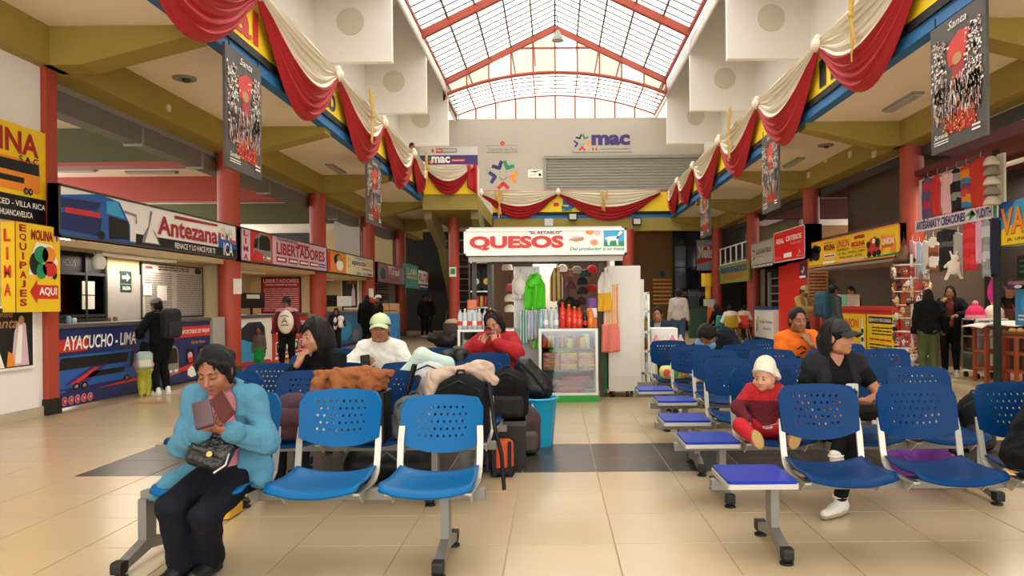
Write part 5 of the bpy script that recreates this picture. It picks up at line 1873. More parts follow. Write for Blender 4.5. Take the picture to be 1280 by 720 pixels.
signboard('agency_sign', 'bright red sign with white capitals beside the grey bus sign', P, 0.44, mat('#e01f1a', 0.45, noise=0.03), d, frame_m=mat('#d8cfc8', 0.5))
P = pl_right(940, 967.5, 2.40, 3.24, X=6.6)
def d(P, mb):
 P.rect(mb, 0, 0, 1, 0.14, NA, 1)
 lines(P, mb, 0.06, 0.02, 0.95, 0.12, 1, WH, 0.5, 4)
 P.text(mb, 'ELEGANTBUS', 0.24, 0.52, 0.92, 0.70, NA, 0.01)
 P.stroke(mb, [(0.06, 0.72), (0.16, 0.66), (0.10, 0.52), (0.18, 0.44), (0.08, 0.34)], 0.07, BK_, 2)
 P.text(mb, 'turismo', 0.28, 0.40, 0.58, 0.46, BK_, 0.0)
signboard('agency_sign', 'grey bus company sign left of the bright red sign', P, 0.72, mat('#b9b0a3', 0.5), d, frame_m=m_steel)
struct('wall_red_panel', MB().bx(7.0, 7.12, 20.85, 23.6, 0, 2.45), mat('#dd2a1f', 0.5, noise=0.03))
t = thing('ticket_counter', 'white and blue counter under the grey bus sign', 'counter', (7.0, 24.8, 0))
MB().bx(6.85, 7.2, 23.7, 25.9, 0, 1.05).obj('front_panel', m_pw, t)
MB().bx(6.82, 7.24, 23.7, 25.9, 1.05, 1.14).obj('countertop', mat('#1f4f8f', 0.4), t)
P = Panel((6.845, 25.9, 0), (0, -1, 0), (0, 0, 1), 2.2, 1.05)
mb = MB()
P.rect(mb, 0, 0, 1, 0.12, NA, 1)
P.poly(mb, [(0.14, 0.3), (0.22, 0.35), (0.2, 0.6), (0.26, 0.8), (0.16, 0.75)], YE, 2)
P.poly(mb, [(0.10, 0.25), (0.16, 0.3), (0.14, 0.7)], BL, 2)
P.text(mb, 'San Juan Turismo', 0.3, 0.55, 0.95, 0.68, NA, 0.0, 0.2)
P.text(mb, 'Ayacucho', 0.5, 0.36, 0.9, 0.46, NA, 0.0, 0.2)
mb.obj('print', PAL, t)
t = thing('ticket_window', 'dark ticket window with pale shelves above the white and blue counter', 'window', (7.3, 24.6, 1.14))
MB().bx(7.3, 7.36, 23.7, 26.2, 1.14, 2.7).obj('backing', m_dark, t)
MB().bx(7.22, 7.3, 25.4, 25.6, 1.14, 2.3).obj('pale_post', m_gy, t)
for z in (1.3, 1.55, 1.8, 2.05):
 MB().bx(7.2, 7.3, 23.8, 25.3, z, z + 0.04).obj('shelf', m_gy, t)
p = onx(1004, 338, 6.8)
t = thing('wall_sign', 'small violet sign with a white mark hanging by the red column', 'sign', (6.8, p.y, p.z))
MB().box((6.8, p.y, p.z), (0.03, 0.5, 0.4)).obj('board', mat('#5b2550', 0.5), t)
Q = Panel((6.784, p.y + 0.25, p.z - 0.2), (0, -1, 0), (0, 0, 1), 0.5, 0.4)
mb = MB()
Q.stroke(mb, [(0.3, 0.5), (0.5, 0.35), (0.75, 0.6), (0.6, 0.75)], 0.06, WH)
Q.rect(mb, 0.0, 0.0, 1, 0.14, WH)
mb.obj('print', PAL, t)
P = pl_right(900, 936, 2.02, 2.72, X=6.62)
def d(P, mb):
 P.text(mb, 'BIENVENIDOS', 0.06, 0.54, 0.95, 0.86, BK_, 0.02, k=3)
 P.text(mb, 'BIENVENIDOS', 0.05, 0.55, 0.94, 0.87, SB_, 0.03, k=2)
 P.text(mb, 'PASAJEROS', 0.18, 0.14, 0.84, 0.42, RD, 0.02)
signboard('welcome_sign', 'olive green welcome sign with blue and red capitals over the cafe', P, 0.06, mat('#8a8a3a', 0.5, noise=0.2, scale=3), d)
t = thing('balcony_rail', 'white pipe rail on the low balcony above the welcome sign', 'railing', (6.9, 28.8, 2.74))
for z in (2.8, 3.45):
 MB().tube([(6.85, 26.5, z), (6.85, 31.2, z)], 0.03, 6).obj('rail', m_wpaint, t)
for i in range(6):
 MB().tube([(6.85, 26.6 + 0.9 * i, 2.72), (6.85, 26.6 + 0.9 * i, 3.45)], 0.03, 6).obj('post', m_wpaint, t)
MB().bx(6.8, 9.4, 26.45, 31.4, 2.6, 2.74).obj('deck', m_gy, t)
struct('wall_balcony', MB().bx(8.6, 8.7, 26.5, 34, 2.74, ZB), mat('#a49680', 0.8))
struct('wall_cafe', MB().bx(8.4, 8.5, 26.5, 34, 0, 2.6), m_dark)
dg = bpy.data.objects.new('door_2', None)
COL.objects.link(dg)
dg['kind'] = 'structure'
for i, y in enumerate((27.2, 28.8, 30.4)):
 MB().bx(8.3, 8.39, y, y + 0.9, 0.05, 2.2).obj('glass_panel', glassmat((0.55, 0.6, 0.58), 0.15, 'grey_glass'), dg)
def shell_chair(label, x, y, rz, color):
 t = thing('shell_chair', label, 'chair', (x, y, 0), rz)
 m = mat(color, 0.45, noise=0.05)
 b = MB()
 def fn(u, v):
  a = 2 * u - 1
  if v < 0.5:
   q = v / 0.5
   return (a * 0.23, -0.22 + 0.40 * q, 0.46 - 0.02 * sin(pi * q) + 0.05 * a * a)
  q = (v - 0.5) / 0.5
  return (a * (0.23 - 0.05 * q * q), 0.18 + 0.10 * q - 0.10 * a * a * q, 0.46 + 0.03 * (1 - q) * a * a + 0.40 * q)
 b.sheet(fn, 8, 12, (0, 0.012, 0.012))
 b.obj('shell', m, t, world=False)
 w = mat('#b58a58', 0.6, noise=0.15)
 for sx in (-1, 1):
  for sy in (-1, 1):
   MB().tube([(sx * 0.13, sy * 0.12, 0.45), (sx * 0.22, sy * 0.21, 0.0)], [0.018, 0.012], 8).obj('leg', w, t, world=False)
 return t
def at_floor(px, Y):
 p = at(px, VY, Y)
 return p.x, Y
x, y = at_floor(898, 25.2); shell_chair('teal shell chair with wooden legs at the cafe table', x, y, radians(200), '#1f8a84')
x, y = at_floor(912, 24.6); shell_chair('mustard yellow shell chair with wooden legs at the cafe table', x, y, radians(185), '#b59a1c')
x, y = at_floor(929, 25.0); shell_chair('red shell chair with wooden legs right of the mustard one', x, y, radians(150), '#d23a22')
x, y = at_floor(914, 26.6)
t = thing('cafe_table', 'small dark round table between the coloured shell chairs', 'table', (x, y, 0))
MB().cyl((x, y, 0.72), 0.5, 0.03, 20).obj('tabletop', m_brown, t)
MB().cyl((x, y, 0.03), 0.04, 0.69, 10).obj('stem', m_dark, t)
MB().cyl((x, y, 0), 0.28, 0.03, 16).obj('foot', m_dark, t)
x, y = at_floor(930, 27.6)
t = thing('potted_plant', 'olive bushy plant in a low pot behind the red shell chair', 'plant', (x, y, 0))
MB().lathe([(0.2, 0), (0.26, 0.4), (0.24, 0.4)], (x, y, 0), 12).obj('pot', m_brown, t)
b = MB()
rr = random.Random(5)
for i in range(90):
 a, e = rr.uniform(0, 2 * pi), rr.uniform(0.1, 1.4)
 r = rr.uniform(0.2, 0.5)
 p = V((x + r * cos(a) * cos(e), y + r * sin(a) * cos(e), 0.55 + r * sin(e)))
 b.ell(p, (0.07, 0.05, 0.02), Rz(a) @ Rx(e), 5, 4)
tag(b.obj('foliage', mat('#6d6a2a', 0.7, noise=0.3), t), kind='stuff')
P0 = at(843, 290, 34.6)
P1 = at(893, 412, 34.6)
t = bpy.data.objects.new('window_2', None)
COL.objects.link(t)
t['kind'] = 'structure'
X0, X1, Z0, Z1 = P0.x, P1.x, 0.0, P0.z + 0.3
MB().bx(X0, X1, 35.0, 35.1, Z0, Z1).obj('dark_room', m_black, t)
nx = 3
zs = [0.0, 1.0, 1.9, 2.9, 3.9, Z1]
cols = ['#39414d', '#2c323c', '#4b5766', '#56616e', '#23282f']
k = 0
for j in range(5):
 for i in range(nx):
  a, b_ = X0 + (X1 - X0) * i / nx, X0 + (X1 - X0) * (i + 1) / nx
  MB().bx(a + 0.03, b_ - 0.03, 34.9, 34.93, zs[j] + 0.03, zs[j + 1] - 0.03).obj('pane', mat(cols[(i * 2 + j) % 5], 0.12, noise=0.35, scale=1.2, spec=0.8), t)
for i in range(nx + 1):
 a = X0 + (X1 - X0) * i / nx
 MB().bx(a - 0.04, a + 0.04, 34.82, 34.98, 0, Z1).obj('mullion', m_black, t)
for z in zs:
 MB().bx(X0, X1, 34.83, 34.97, z - 0.03, z + 0.03).obj('transom', m_black, t)
P = Panel((X0 + 0.1, 34.80, 1.42), (1, 0, 0), (0, 0, 1), X1 - X0 - 0.3, 0.5)
mb = MB()
P.text(mb, 'Embarque', 0.1, 0.1, 0.95, 0.9, GY, 0.01)
mb.obj('lettering', PAL, t)
P = pl_front(871, 893, 300, 338, 34.74)
def d(P, mb):
 P.poly(mb, [(0.0, 0.5), (1, 0.7), (1, 0.85), (0, 0.68)], RD, 2)
 P.poly(mb, [(0.0, 0.2), (1, 0.35), (1, 0.5), (0, 0.38)], RD, 2)
 P.text(mb, 'Melis', 0.1, 0.4, 0.9, 0.8, WH, 0.03, k=3)
signboard('shop_sign', 'pale sign with tilted red lettering before the dark window wall', P, 0.06, mat('#9aa0aa', 0.5), d)
P = pl_front(815, 841, 338, 384, 35.3)
def d(P, mb):
 lines(P, mb, 0.05, 0.05, 0.95, 0.8, 7, OR, 0.4, 6)
 P.disc(mb, 0.5, 0.9, 0.12, 0.07, BK_)
signboard('wall_notice', 'faded large notice on the brown wall right of the fridge', P, 0.02, mat('#6d5a35', 0.8, noise=0.2), d, 'poster')
struct('wall_far_right_dark', MB().bx(P1.x + 0.1, 9.4, 34.5, 34.7, 0, ZC), mat('#2a2420', 0.8))
p = gnd(887, 414)
t = thing('dispenser', 'tall yellow and orange dispenser in front of the dark windows', 'machine', (p.x, 29.0, 0))
x = at(887, VY, 29.0).x
MB().rbox((x, 29.0, 0.55), (0.5, 0.5, 1.1), 0.08).obj('cabinet', mat('#d9701c', 0.5), t)
MB().rbox((x, 29.0, 1.25), (0.42, 0.42, 0.32), 0.08).obj('tray', mat('#b9b3a8', 0.5), t)
MB().rbox((x - 0.1, 29.0, 2.15), (0.4, 0.35, 0.5), 0.12).obj('head', mat('#e2b21a', 0.5), t)
MB().rbox((x - 0.05, 29.0, 1.7), (0.22, 0.25, 0.55), 0.08).obj('neck', mat('#d8a21a', 0.5), t)
x = at(872, VY, 27.5).x
t = thing('green_bin', 'dark green board standing by the man in the grey sweater', 'bin', (x, 27.5, 0))
MB().rbox((x, 27.5, 0.55), (0.62, 0.4, 1.1), 0.05).obj('body', mat('#1d3d2e', 0.6), t)
MB().rbox((x, 27.5, 1.13), (0.66, 0.44, 0.06), 0.05).obj('lid', m_dark, t)
# ------------------------------------------------------------------ craft stall
XS = 6.98
P = pl_right(1150, 1256, 2.86, 3.62, X=XS)
b_lo = [onx(1150, 245, XS), onx(1258, 203, XS)]
t = thing('garment_board', 'long white board hung with small clothes at the upper right', 'board', P.o + P.u * (P.w / 2))
P.board(MB(), 0.04).obj('board', mat('#cfc6b8', 0.7), t)
XG = XS - 0.06
def garment(label, pc, w, h, ztop, colors, kind='vest', cat='clothing', group=None):
 """a garment hung flat along the board: pc along-board centre (y), with thickness and folds"""
 t = thing('hanging_' + kind, label, cat, (XG - 0.04, pc, ztop), 0, group)
 ms = [mat(c, 0.85, noise=0.12, scale=14, bump=0.2, bscale=60) for c in colors]
 b = MB()
 shapes = {'vest': lambda q: (0.30 + 0.18 * (1 - abs(2 * q - 1.0)) * 0 + (0.5 - 0.30) * min(1, q * 3)) if q < 0.34 else 0.48,
              'shirt': lambda q: 0.62 if q < 0.28 else 0.42,
              'scarf': lambda q: 0.5,
              'dress': lambda q: 0.25 + 0.25 * q,
              'bag': lambda q: 0.3 + 0.2 * min(1, q * 2)}
 f = shapes.get(kind, shapes['vest'])
 n = 16
 def fn(u, v):
  q = v
  ww = w * 2 * f(q)
  x = (u - 0.5) * ww
  z = ztop - q * h - 0.015 * cos(u * pi * 2) * q
  if q < 0.08:
   z -= 0.06 * h * abs(2 * u - 1)
  dep = 0.03 * sin(u * pi) + 0.014 * sin(u * 17 + q * 3)
  return (XG - dep - 0.01, pc - x, z)
 vs, fs, mi = [], [], []
 b.sheet(fn, 12, n, (0.02, 0, 0), 0)
 for i, fc in enumerate(b.f):
  zc = sum(b.v[k][2] for k in fc) / len(fc)
  q = (ztop - zc) / h
  if len(ms) > 1:
   b.m[i] = int(min(0.999, max(0, q)) * 7) % len(ms)
 b.obj('cloth', ms, t)
 hk = MB().tube([(XG, pc, ztop + 0.10), (XG - 0.01, pc, ztop + 0.03), (XG - 0.02, pc - 0.2 * w, ztop - 0.01), (XG - 0.02, pc + 0.2 * w, ztop - 0.01)], 0.006, 5)
 hk.obj('hanger', m_steel, t)
 return t
G = [(1160, 222, 276, ['#5c4a72', '#b32a44', '#5c4a72'], 'scarf', 'purple and red striped scarf at the left end of the white board', 0.40),
     (1172, 218, 270, ['#c22f28'], 'vest', 'plain red dress second from the left on the white board', 0.46),
     (1184, 216, 268, ['#e2b4bb'], 'shirt', 'pale pink shirt third from the left on the white board', 0.46),
     (1196, 210, 265, ['#17171a', '#8f8e8a', '#17171a'], 'vest', 'black and grey patterned vest on the white board', 0.44),
     (1208, 206, 260, ['#c8392f', '#d98a2b', '#2f7fa5', '#7a3b6a'], 'scarf', 'rainbow striped poncho on the white board', 0.36),
     (1226, 198, 260, ['#c7321f'], 'shirt', 'large bright red tunic on the white board', 0.62)]
for px, py0, py1, cl, kd, lab, w in G:
 a, b_ = onx(px, py0, XG), onx(px, py1, XG)
 garment(lab, a.y, w, a.z - b_.z, a.z, cl, kd)
a, b_ = onx(1250, 196, XG), onx(1250, 258, XG)
t = thing('hat_string', 'string of pale knitted hats at the right end of the white board', 'hats', (XG - 0.05, a.y, a.z))
for i in range(5):
 z = a.z - (a.z - b_.z) * (i + 0.5) / 5
 MB().lathe([(0.02, 0.09), (0.07, 0.075), (0.115, 0.0), (0.125, -0.045), (0.11, -0.055)], (XG - 0.13, a.y, z), 12).obj('knitted_hat', mat(('#cfc4ac', '#8d8474')[i % 2], 0.9, bump=0.6, bscale=40), t)
P = pl_right(1145, 1247, 2.62, 2.84, X=XS - 0.1)
def d(P, mb):
 P.text(mb, 'ARTESANIAS Y CREACIONES', 0.02, 0.15, 0.66, 0.85, VI, 0.03)
 P.poly(mb, [(0.70, 0.1), (0.74, 0.9), (0.66, 0.5), (0.78, 0.5)], GR, 2)
 P.text(mb, 'YUDITH', 0.78, 0.15, 0.95, 0.85, VI, 0.03)
 P.rect(mb, 0.965, 0, 1, 1, GR, 1)
signboard('stall_sign', 'narrow pale sign with violet capitals under the white garment board', P, 0.03, mat('#d8c8cf', 0.6), d)
LO = [(1141, 300, 352, ['#d8a3ad'], 'scarf', 'pale rose scarf at the left of the lower row', 0.20),
      (1150, 302, 350, ['#a9bccb'], 'scarf', 'pale blue scarf in the lower row', 0.20),
      (1158, 300, 350, ['#cfcabc'], 'scarf', 'cream scarf in the lower row beside the pale blue one', 0.2),
      (1167, 296, 340, ['#e9e3d6', '#e9e3d6', '#9a5a35', '#7c4426'], 'scarf', 'white scarf with a brown patterned end in the lower row', 0.3),
      (1183, 286, 338, ['#141416', '#141416', '#5a5a5c', '#141416', '#0f0f11'], 'shirt', 'black patterned pullover in the lower row', 0.5),
      (1198, 290, 345, ['#a7a39b'], 'scarf', 'light grey scarf right of the black pullover', 0.26),
      (1213, 278, 338, ['#cc1f26', '#d6383c'], 'scarf', 'bright red fringed scarf in the lower row', 0.40),
      (1225, 276, 330, ['#dba0c0'], 'scarf', 'pink scarf right of the bright red one', 0.2),
      (1234, 274, 346, ['#9c9d9f', '#c3c3c3', '#8c8d90'], 'scarf', 'grey woven scarf in the lower row', 0.26),
      (1244, 272, 345, ['#161c33'], 'scarf', 'dark navy scarf at the right end of the lower row', 0.22)]
for px, py0, py1, cl, kd, lab, w in LO:
 a, b_ = onx(px, py0, XG), onx(px, py1, XG)
 garment(lab, a.y, w, a.z - b_.z, a.z, cl, kd)
a = onx(1192, 325, XG - 0.12)
t = thing('plush_animal', 'white plush animal hanging in front of the black pullover', 'toy', a)
pr = [E((0, 0, -0.12), (0.10, 0.08, 0.13)), C((-0.07, 0, -0.18), (-0.13, 0, -0.32), 0.03), C((0.07, 0, -0.18), (0.13, 0, -0.3), 0.03), E((0, -0.05, 0.03), (0.06, 0.06, 0.06)),
      C((-0.03, 0, 0.06), (-0.06, 0, 0.15), 0.018), C((0.03, 0, 0.06), (0.06, 0, 0.15), 0.018), C((-0.08, 0, -0.05), (-0.16, -0.02, -0.12), 0.025), C((0.08, 0, -0.05), (0.17, -0.02, -0.02), 0.025)]
blob('body', pr, 0.018, mat('#e3dccb', 0.95, bump=0.6, bscale=50), t)
struct('wall_stall_back', MB().bx(8.6, 8.7, 9.2, 15.1, 0, 3.9), mat('#2a211d', 0.85))
struct('ceiling_stall', MB().bx(7.05, 8.7, 11.0, 15.1, 3.75, 3.85), m_maroon)
t = thing('stall_post', 'dark green steel post at the right end of the craft stall', 'post', (7.0, 11.95, 0))
MB().bx(6.95, 7.03, 11.9, 11.98, 0, 3.7).obj('tube', mat('#18231b', 0.5), t)
MB().bx(6.9, 7.08, 11.85, 12.03, 0, 0.02).obj('base_plate', m_dark, t)
b = MB().bx(7.3, 8.6, 9.3, 11.55, 0, 4.3)
struct('wall_cream_right', b, mat('#cfc4ad', 0.8, noise=0.04))
P = Panel((6.95, 11.95, 2.18), (0, -1, 0), (0, 0, 1), 2.0, 0.66)
def d(P, mb):
 P.poly(mb, [(0, 0.3), (0.5, 0.6), (1, 0.55), (1, 1), (0, 1)], SB_, 1)
 P.poly(mb, [(0, 0.55), (0.16, 0.72), (0.3, 1), (0, 1)], BL, 1.5)
 P.poly(mb, [(0, 0), (1, 0), (1, 0.35), (0.4, 0.45), (0, 0.3)], YE, 1.2)
 P.text(mb, 'VARIEDADES', 0.10, 0.22, 1.4, 0.84, DR, 0.05, k=3)
 P.text(mb, 'VARIEDADES', 0.11, 0.24, 1.39, 0.86, OR, 0.03, k=4)
 P.text(mb, 'JR. UNIVERSAL', 0.18, 0.06, 0.62, 0.15, BK_, 0.02)
signboard('shop_sign', 'bright sign with big orange letters cut by the right edge', P, 0.36, mat('#c9d08a', 0.5, noise=0.15), d)
def bracket_sign(label, px, py, w, h, color, draw):
 p = onx(px, py, 7.28)
 P = Panel((7.27, p.y + w / 2, p.z - h / 2), (0, -1, 0), (0, 0, 1), w, h)
 return signboard('wall_sign', label, P, 0.02, mat(color, 0.5), draw)
def d(P, mb):
 lines(P, mb, 0.1, 0.55, 0.9, 0.9, 2, PK, 0.5, 2)
 P.disc(mb, 0.6, 0.3, 0.2, 0.2, WH)
bracket_sign('small violet and grey sign on the cream wall at right', 1271, 356, 0.5, 0.14, '#4b4466', d)
def d(P, mb):
 P.disc(mb, 0.6, 0.55, 0.25, 0.22, SB_)
 lines(P, mb, 0.2, 0.1, 0.9, 0.3, 2, WH, 0.4, 3)
bracket_sign('blue poster on the cream wall at the right edge', 1280, 382, 0.42, 0.62, '#2f86b5', d)
def d(P, mb):
 lines(P, mb, 0.2, 0.2, 0.9, 0.9, 3, GR, 0.4, 3)
bracket_sign('black square sign high on the cream wall at the right edge', 1281, 334, 0.36, 0.36, '#10201a', d)
t = thing('trinket_rack', 'white turning rack crowded with masks and knitted trinkets beside the stall', 'rack', (6.75, 14.2, 0))
x, y = at(1140, VY, 14.2).x, 14.2
t.location = (x, y, 0)
MB().cyl((x, y, 0.05), 0.025, 2.15, 10).obj('pole', m_wpaint, t)
for k in range(5):
 a = 2 * pi * k / 5
 MB().tube([(x, y, 0.16), (x + 0.2 * cos(a), y + 0.2 * sin(a), 0.10), (x + 0.36 * cos(a), y + 0.36 * sin(a), 0.0)], 0.016, 6).obj('foot', m_wpaint, t)
rr = random.Random(11)
for k, z in enumerate((0.5, 0.75, 1.0, 1.25, 1.5, 1.75, 2.0)):
 b = MB()
 b.tube([(x + 0.3 * cos(2 * pi * i / 16), y + 0.3 * sin(2 * pi * i / 16), z) for i in range(17)], 0.008, 5)
 for i in range(4):
  b.tube([(x, y, z), (x + 0.3 * cos(pi * i / 2), y + 0.3 * sin(pi * i / 2), z)], 0.006, 4)
 b.obj('ring', m_wpaint, t)
TR = ['#d9d2c4', '#b0442c', '#5c3a28', '#d6b27a', '#1c1a1a', '#8d7a6a', '#e8e4da', '#a33a4a', '#77603e']
for k in range(133):
 z = 0.46 + 0.25 * (k % 7) + rr.uniform(-0.13, 0.03)
 a = radians(125 + rr.uniform(0, 260))
 r = 0.31
 c = V((x + r * cos(a), y + r * sin(a), z - 0.06))
 R = Rz(a)
 o = thing('trinket', '', 'trinket', c) if False else None
 b = MB().ell((0, 0, 0), (0.035, rr.uniform(0.03, 0.065), rr.uniform(0.045, 0.085)), R, 8, 6, 0)
 b.ell(R @ V((0.03, 0.02, 0.02)), (0.012, 0.015, 0.015), R, 5, 4, 1)
 b.ell(R @ V((0.03, -0.02, 0.02)), (0.012, 0.015, 0.015), R, 5, 4, 1)
 b.tube([V((0, 0, 0.05)), V((0, 0, 0.11))], 0.004, 4, 0)
 oo = child('hanging_trinket', b.mesh('hanging_trinket', [mat(TR[rr.randrange(9)], 0.8, noise=0.3, scale=30), mat(TR[rr.randrange(9)], 0.8)]), t, c - V((x, y, 0)))
MB().rbox((x, y, 0.36), (0.62, 0.5, 0.16), 0.12).obj('bottom_basket', m_wpaint, t)
a = onx(1130, 322, 6.72)
t = thing('woven_hat', 'dark brown pointed woven hat hanging beside the red column', 'hat', (a.x, a.y, a.z))
MB().lathe([(0.01, 0.38), (0.06, 0.2), (0.12, 0.02), (0.20, -0.02), (0.21, -0.08), (0.14, -0.1)], a, 14).obj('crown', mat('#5b3a26', 0.85, noise=0.4, scale=25), t)
MB().tube([a + V((0, 0, 0.38)), a + V((0, 0, 0.5))], 0.008, 5).obj('cord', m_dark, t)
a = onx(1120, 338, 6.66)
t = thing('woven_bag', 'small brown woven bag hanging below the pointed hat', 'bag', a)
MB().rbox(a + V((0, 0, -0.02)), (0.08, 0.3, 0.3), 0.04, Rx(radians(10)), ax=0).obj('pouch', mat('#7a4a2c', 0.85, noise=0.4, scale=25), t)
MB().rbox(a + V((-0.045, 0, 0.0)), (0.02, 0.22, 0.12), 0.03, Rx(radians(10)), ax=0).obj('woven_patch', mat('#c08a4a', 0.85, noise=0.5, scale=30), t)
MB().tube([a + V((0, 0.12, 0.12)), a + V((0, 0, 0.3)), a + V((0, -0.12, 0.12))], 0.01, 5).obj('strap', m_dark, t)
for i in range(16):
 y_, z = 12.2 + 0.32 * (i % 8), 1.05 + 0.42 * (i // 8)
 c = V((8.545, y_, z))
 cc = ['#5c2a1c', '#22201f', '#6a3d20', '#38232b', '#7a5236', '#402020'][(i * 5) % 6]
 t = thing('hanging_purse', '%s purse from the right in the %s row on the dark stall wall' % (('first', 'second', 'third', 'fourth', 'fifth', 'sixth', 'seventh', 'eighth')[i % 8], ('lower', 'upper')[i // 8]), 'purse', c, 0, 'purses on the dark stall wall')
 MB().rbox(c, (0.10, 0.24, 0.22), 0.05, ax=0).obj('pouch', mat(cc, 0.6, noise=0.25, scale=12), t)
 MB().tube([c + V((0, 0.08, 0.1)), c + V((0, 0, 0.22)), c + V((0, -0.08, 0.1))], 0.012, 5).obj('handle', mat(cc, 0.6), t)
a = onx(1242, 362, 7.1)
t = thing('pink_pouch', 'hot pink cloth pouch hanging by the dark green post', 'bag', a)
pr = [E((0, 0, -0.05), (0.08, 0.12, 0.17)), C((0, 0, 0.05), (0, 0, 0.24), 0.07, 0.02)]
blob('pouch', pr, 0.015, mat('#d5288e', 0.8, bump=0.3), t)
MB().tube([a + V((0, 0, 0.2)), V((a.x, a.y, 3.76))], 0.006, 5).obj('cord', m_dark, t)
c0 = gnd(1202, 471)
x0, y0 = c0.x, c0.y
t = thing('showcase', 'white wheeled glass showcase with small figures at the craft stall', 'cabinet', (x0 + 0.27, y0 - 0.22, 0))
x1, y1 = x0 + 0.55, y0 - 0.45
fr = MB()
for xx in (x0, x1 - 0.05):
 for yy in (y0 - 0.05, y1):
  MB().bx(xx, xx + 0.05, yy, yy + 0.05, 0.1, 1.02).obj('post', m_wpaint, t)
for z in (0.12, 0.42, 0.70, 0.99):
 MB().bx(x0, x1, y1, y0, z, z + 0.03).obj('shelf', m_wpaint, t)
MB().bx(x0 - 0.004, x0, y1, y0, 0.15, 1.0).obj('glass_side', glassmat(), t)
MB().bx(x0, x1, y1 - 0.004, y1, 0.15, 1.0).obj('glass_front', glassmat(), t)
for xx in (x0 + 0.05, x1 - 0.05):
 for yy in (y0 - 0.05, y1 + 0.05):
  MB().tube([(xx - 0.02, yy, 0.05), (xx + 0.02, yy, 0.05)], 0.05, 12).obj('castor', m_rub, t)
for k in range(6):
 xx, yy = x0 + 0.09 + 0.075 * k, y1 + 0.12 + 0.1 * (k % 2)
 o = MB().lathe([(0.04, 0), (0.03, 0.05), (0.035, 0.09), (0.008, 0.16)], (xx, yy, 0.452), 8).obj('figurine', mat('#e6e2d8', 0.5))
 tag(o, '%s white conical figure from the left inside the wheeled showcase' % ('first', 'second', 'third', 'fourth', 'fifth', 'sixth')[k], 'figure', 'white figures in the showcase')
def pompom_hat(label, x, y, z, c1, c2):
 t = thing('knitted_hat', label, 'hat', (x, y, z))
 MB().lathe([(0.14, 0), (0.155, 0.03), (0.15, 0.12), (0.10, 0.2), (0.03, 0.235)], (x, y, z), 14).obj('crown', mat(c1, 0.9, bump=0.6, bscale=40), t)
 MB().lathe([(0.157, 0.0), (0.165, 0.02), (0.157, 0.06)], (x, y, z), 14).obj('band', mat(c2, 0.9, bump=0.6, bscale=40), t)
 MB().ell((x, y, z + 0.26), (0.05, 0.05, 0.045)).obj('pompom', mat(c2, 0.95, bump=0.8), t)
pompom_hat('pink knitted hat with a pale band on the white showcase', x0 + 0.12, y1 + 0.22, 1.02, '#d92a63', '#e88aa2')
pompom_hat('cream knitted hat beside the pink one on the white showcase', x0 + 0.44, y1 + 0.22, 1.02, '#ddd3bd', '#cbbf9f')
m_wood = mat('#8f3f22', 0.5, noise=0.25, scale=5, stretch=(6, 6, 1), name='stained_wood')
def stool(label, x, y, h, w=0.40):
 t = thing('wooden_stool', label, 'stool', (x, y, 0))
 MB().rbox((x, y, h - 0.02), (w + 0.04, w + 0.04, 0.04), 0.02).obj('seat', m_wood, t)
 for sx in (-1, 1):
  for sy in (-1, 1):
   MB().box((x + sx * (w / 2 - 0.03), y + sy * (w / 2 - 0.03), (h - 0.04) / 2), (0.05, 0.05, h - 0.04)).obj('leg', m_wood, t)
 for z in (0.22, 0.5):
  for s in (-1, 1):
   MB().box((x + s * (w / 2 - 0.03), y, z), (0.03, w - 0.08, 0.045)).obj('stretcher', m_wood, t)
   MB().box((x, y + s * (w / 2 - 0.03), z), (w - 0.08, 0.03, 0.045)).obj('stretcher', m_wood, t)
 return t
pa, pb = gnd(1247, 479), gnd(1276, 481)
stool('tall stained wooden stool at the left under the white cloth', 7.13, 12.36, 0.90)
stool('tall stained wooden stool at the right edge under the bread basket', 7.27, 11.80, 0.78)
pa, pb = V((7.13, 11.86, 0)), V((7.15, 11.65, 0))
t = thing('white_cloth', 'white cloth spread over the stained wooden stool', 'cloth', (pa.x + 0.1, pa.y + 0.5, 0.9))
cx, cy = pa.x + 0.15, pa.y + 0.45
b = MB()
def fn(u, v):
 x = cx + (u - 0.5) * 1.0
 y = cy + (v - 0.5) * 0.62
 e = max(abs(x - pa.x) - 0.26, abs(y - cy) - 0.3, 0)
 z = 0.915 - min(0.3, e * 0.5) * (1 if x < pa.x else 0.0) + 0.02 * sin(9 * u + 3 * v) + 0.02 + 0.05 * sin(pi * u) * sin(pi * v)
 return (x, y, z)
b.sheet(fn, 16, 10, (0, 0, -0.008))
b.obj('fabric', mat('#dcd8cf', 0.9, bump=0.3, bscale=30), t)
t = thing('bread_basket', 'shallow wicker basket of bread rolls at the right edge', 'basket', (pb.x + 0.12, pb.y + 0.15, 0.78))
MB().lathe([(0.16, 0), (0.24, 0.06), (0.25, 0.07), (0.23, 0.06)], (pb.x + 0.12, pb.y + 0.15, 0.78), 18).obj('wicker', mat('#9a7442', 0.85, noise=0.3, scale=40), t)
for k in range(6):
 a = 2 * pi * k / 6
 o = MB().ell((pb.x + 0.12 + 0.12 * cos(a), pb.y + 0.15 + 0.12 * sin(a), 0.855), (0.06, 0.05, 0.035), Rz(a), 10, 6).obj('bread_roll', mat('#c9a061', 0.8, noise=0.2))
 tag(o, '%s bread roll in the wicker basket at the right edge' % ('right hand', 'far right', 'far left', 'left hand', 'near left', 'near right')[k], 'bread', 'bread rolls in the basket')
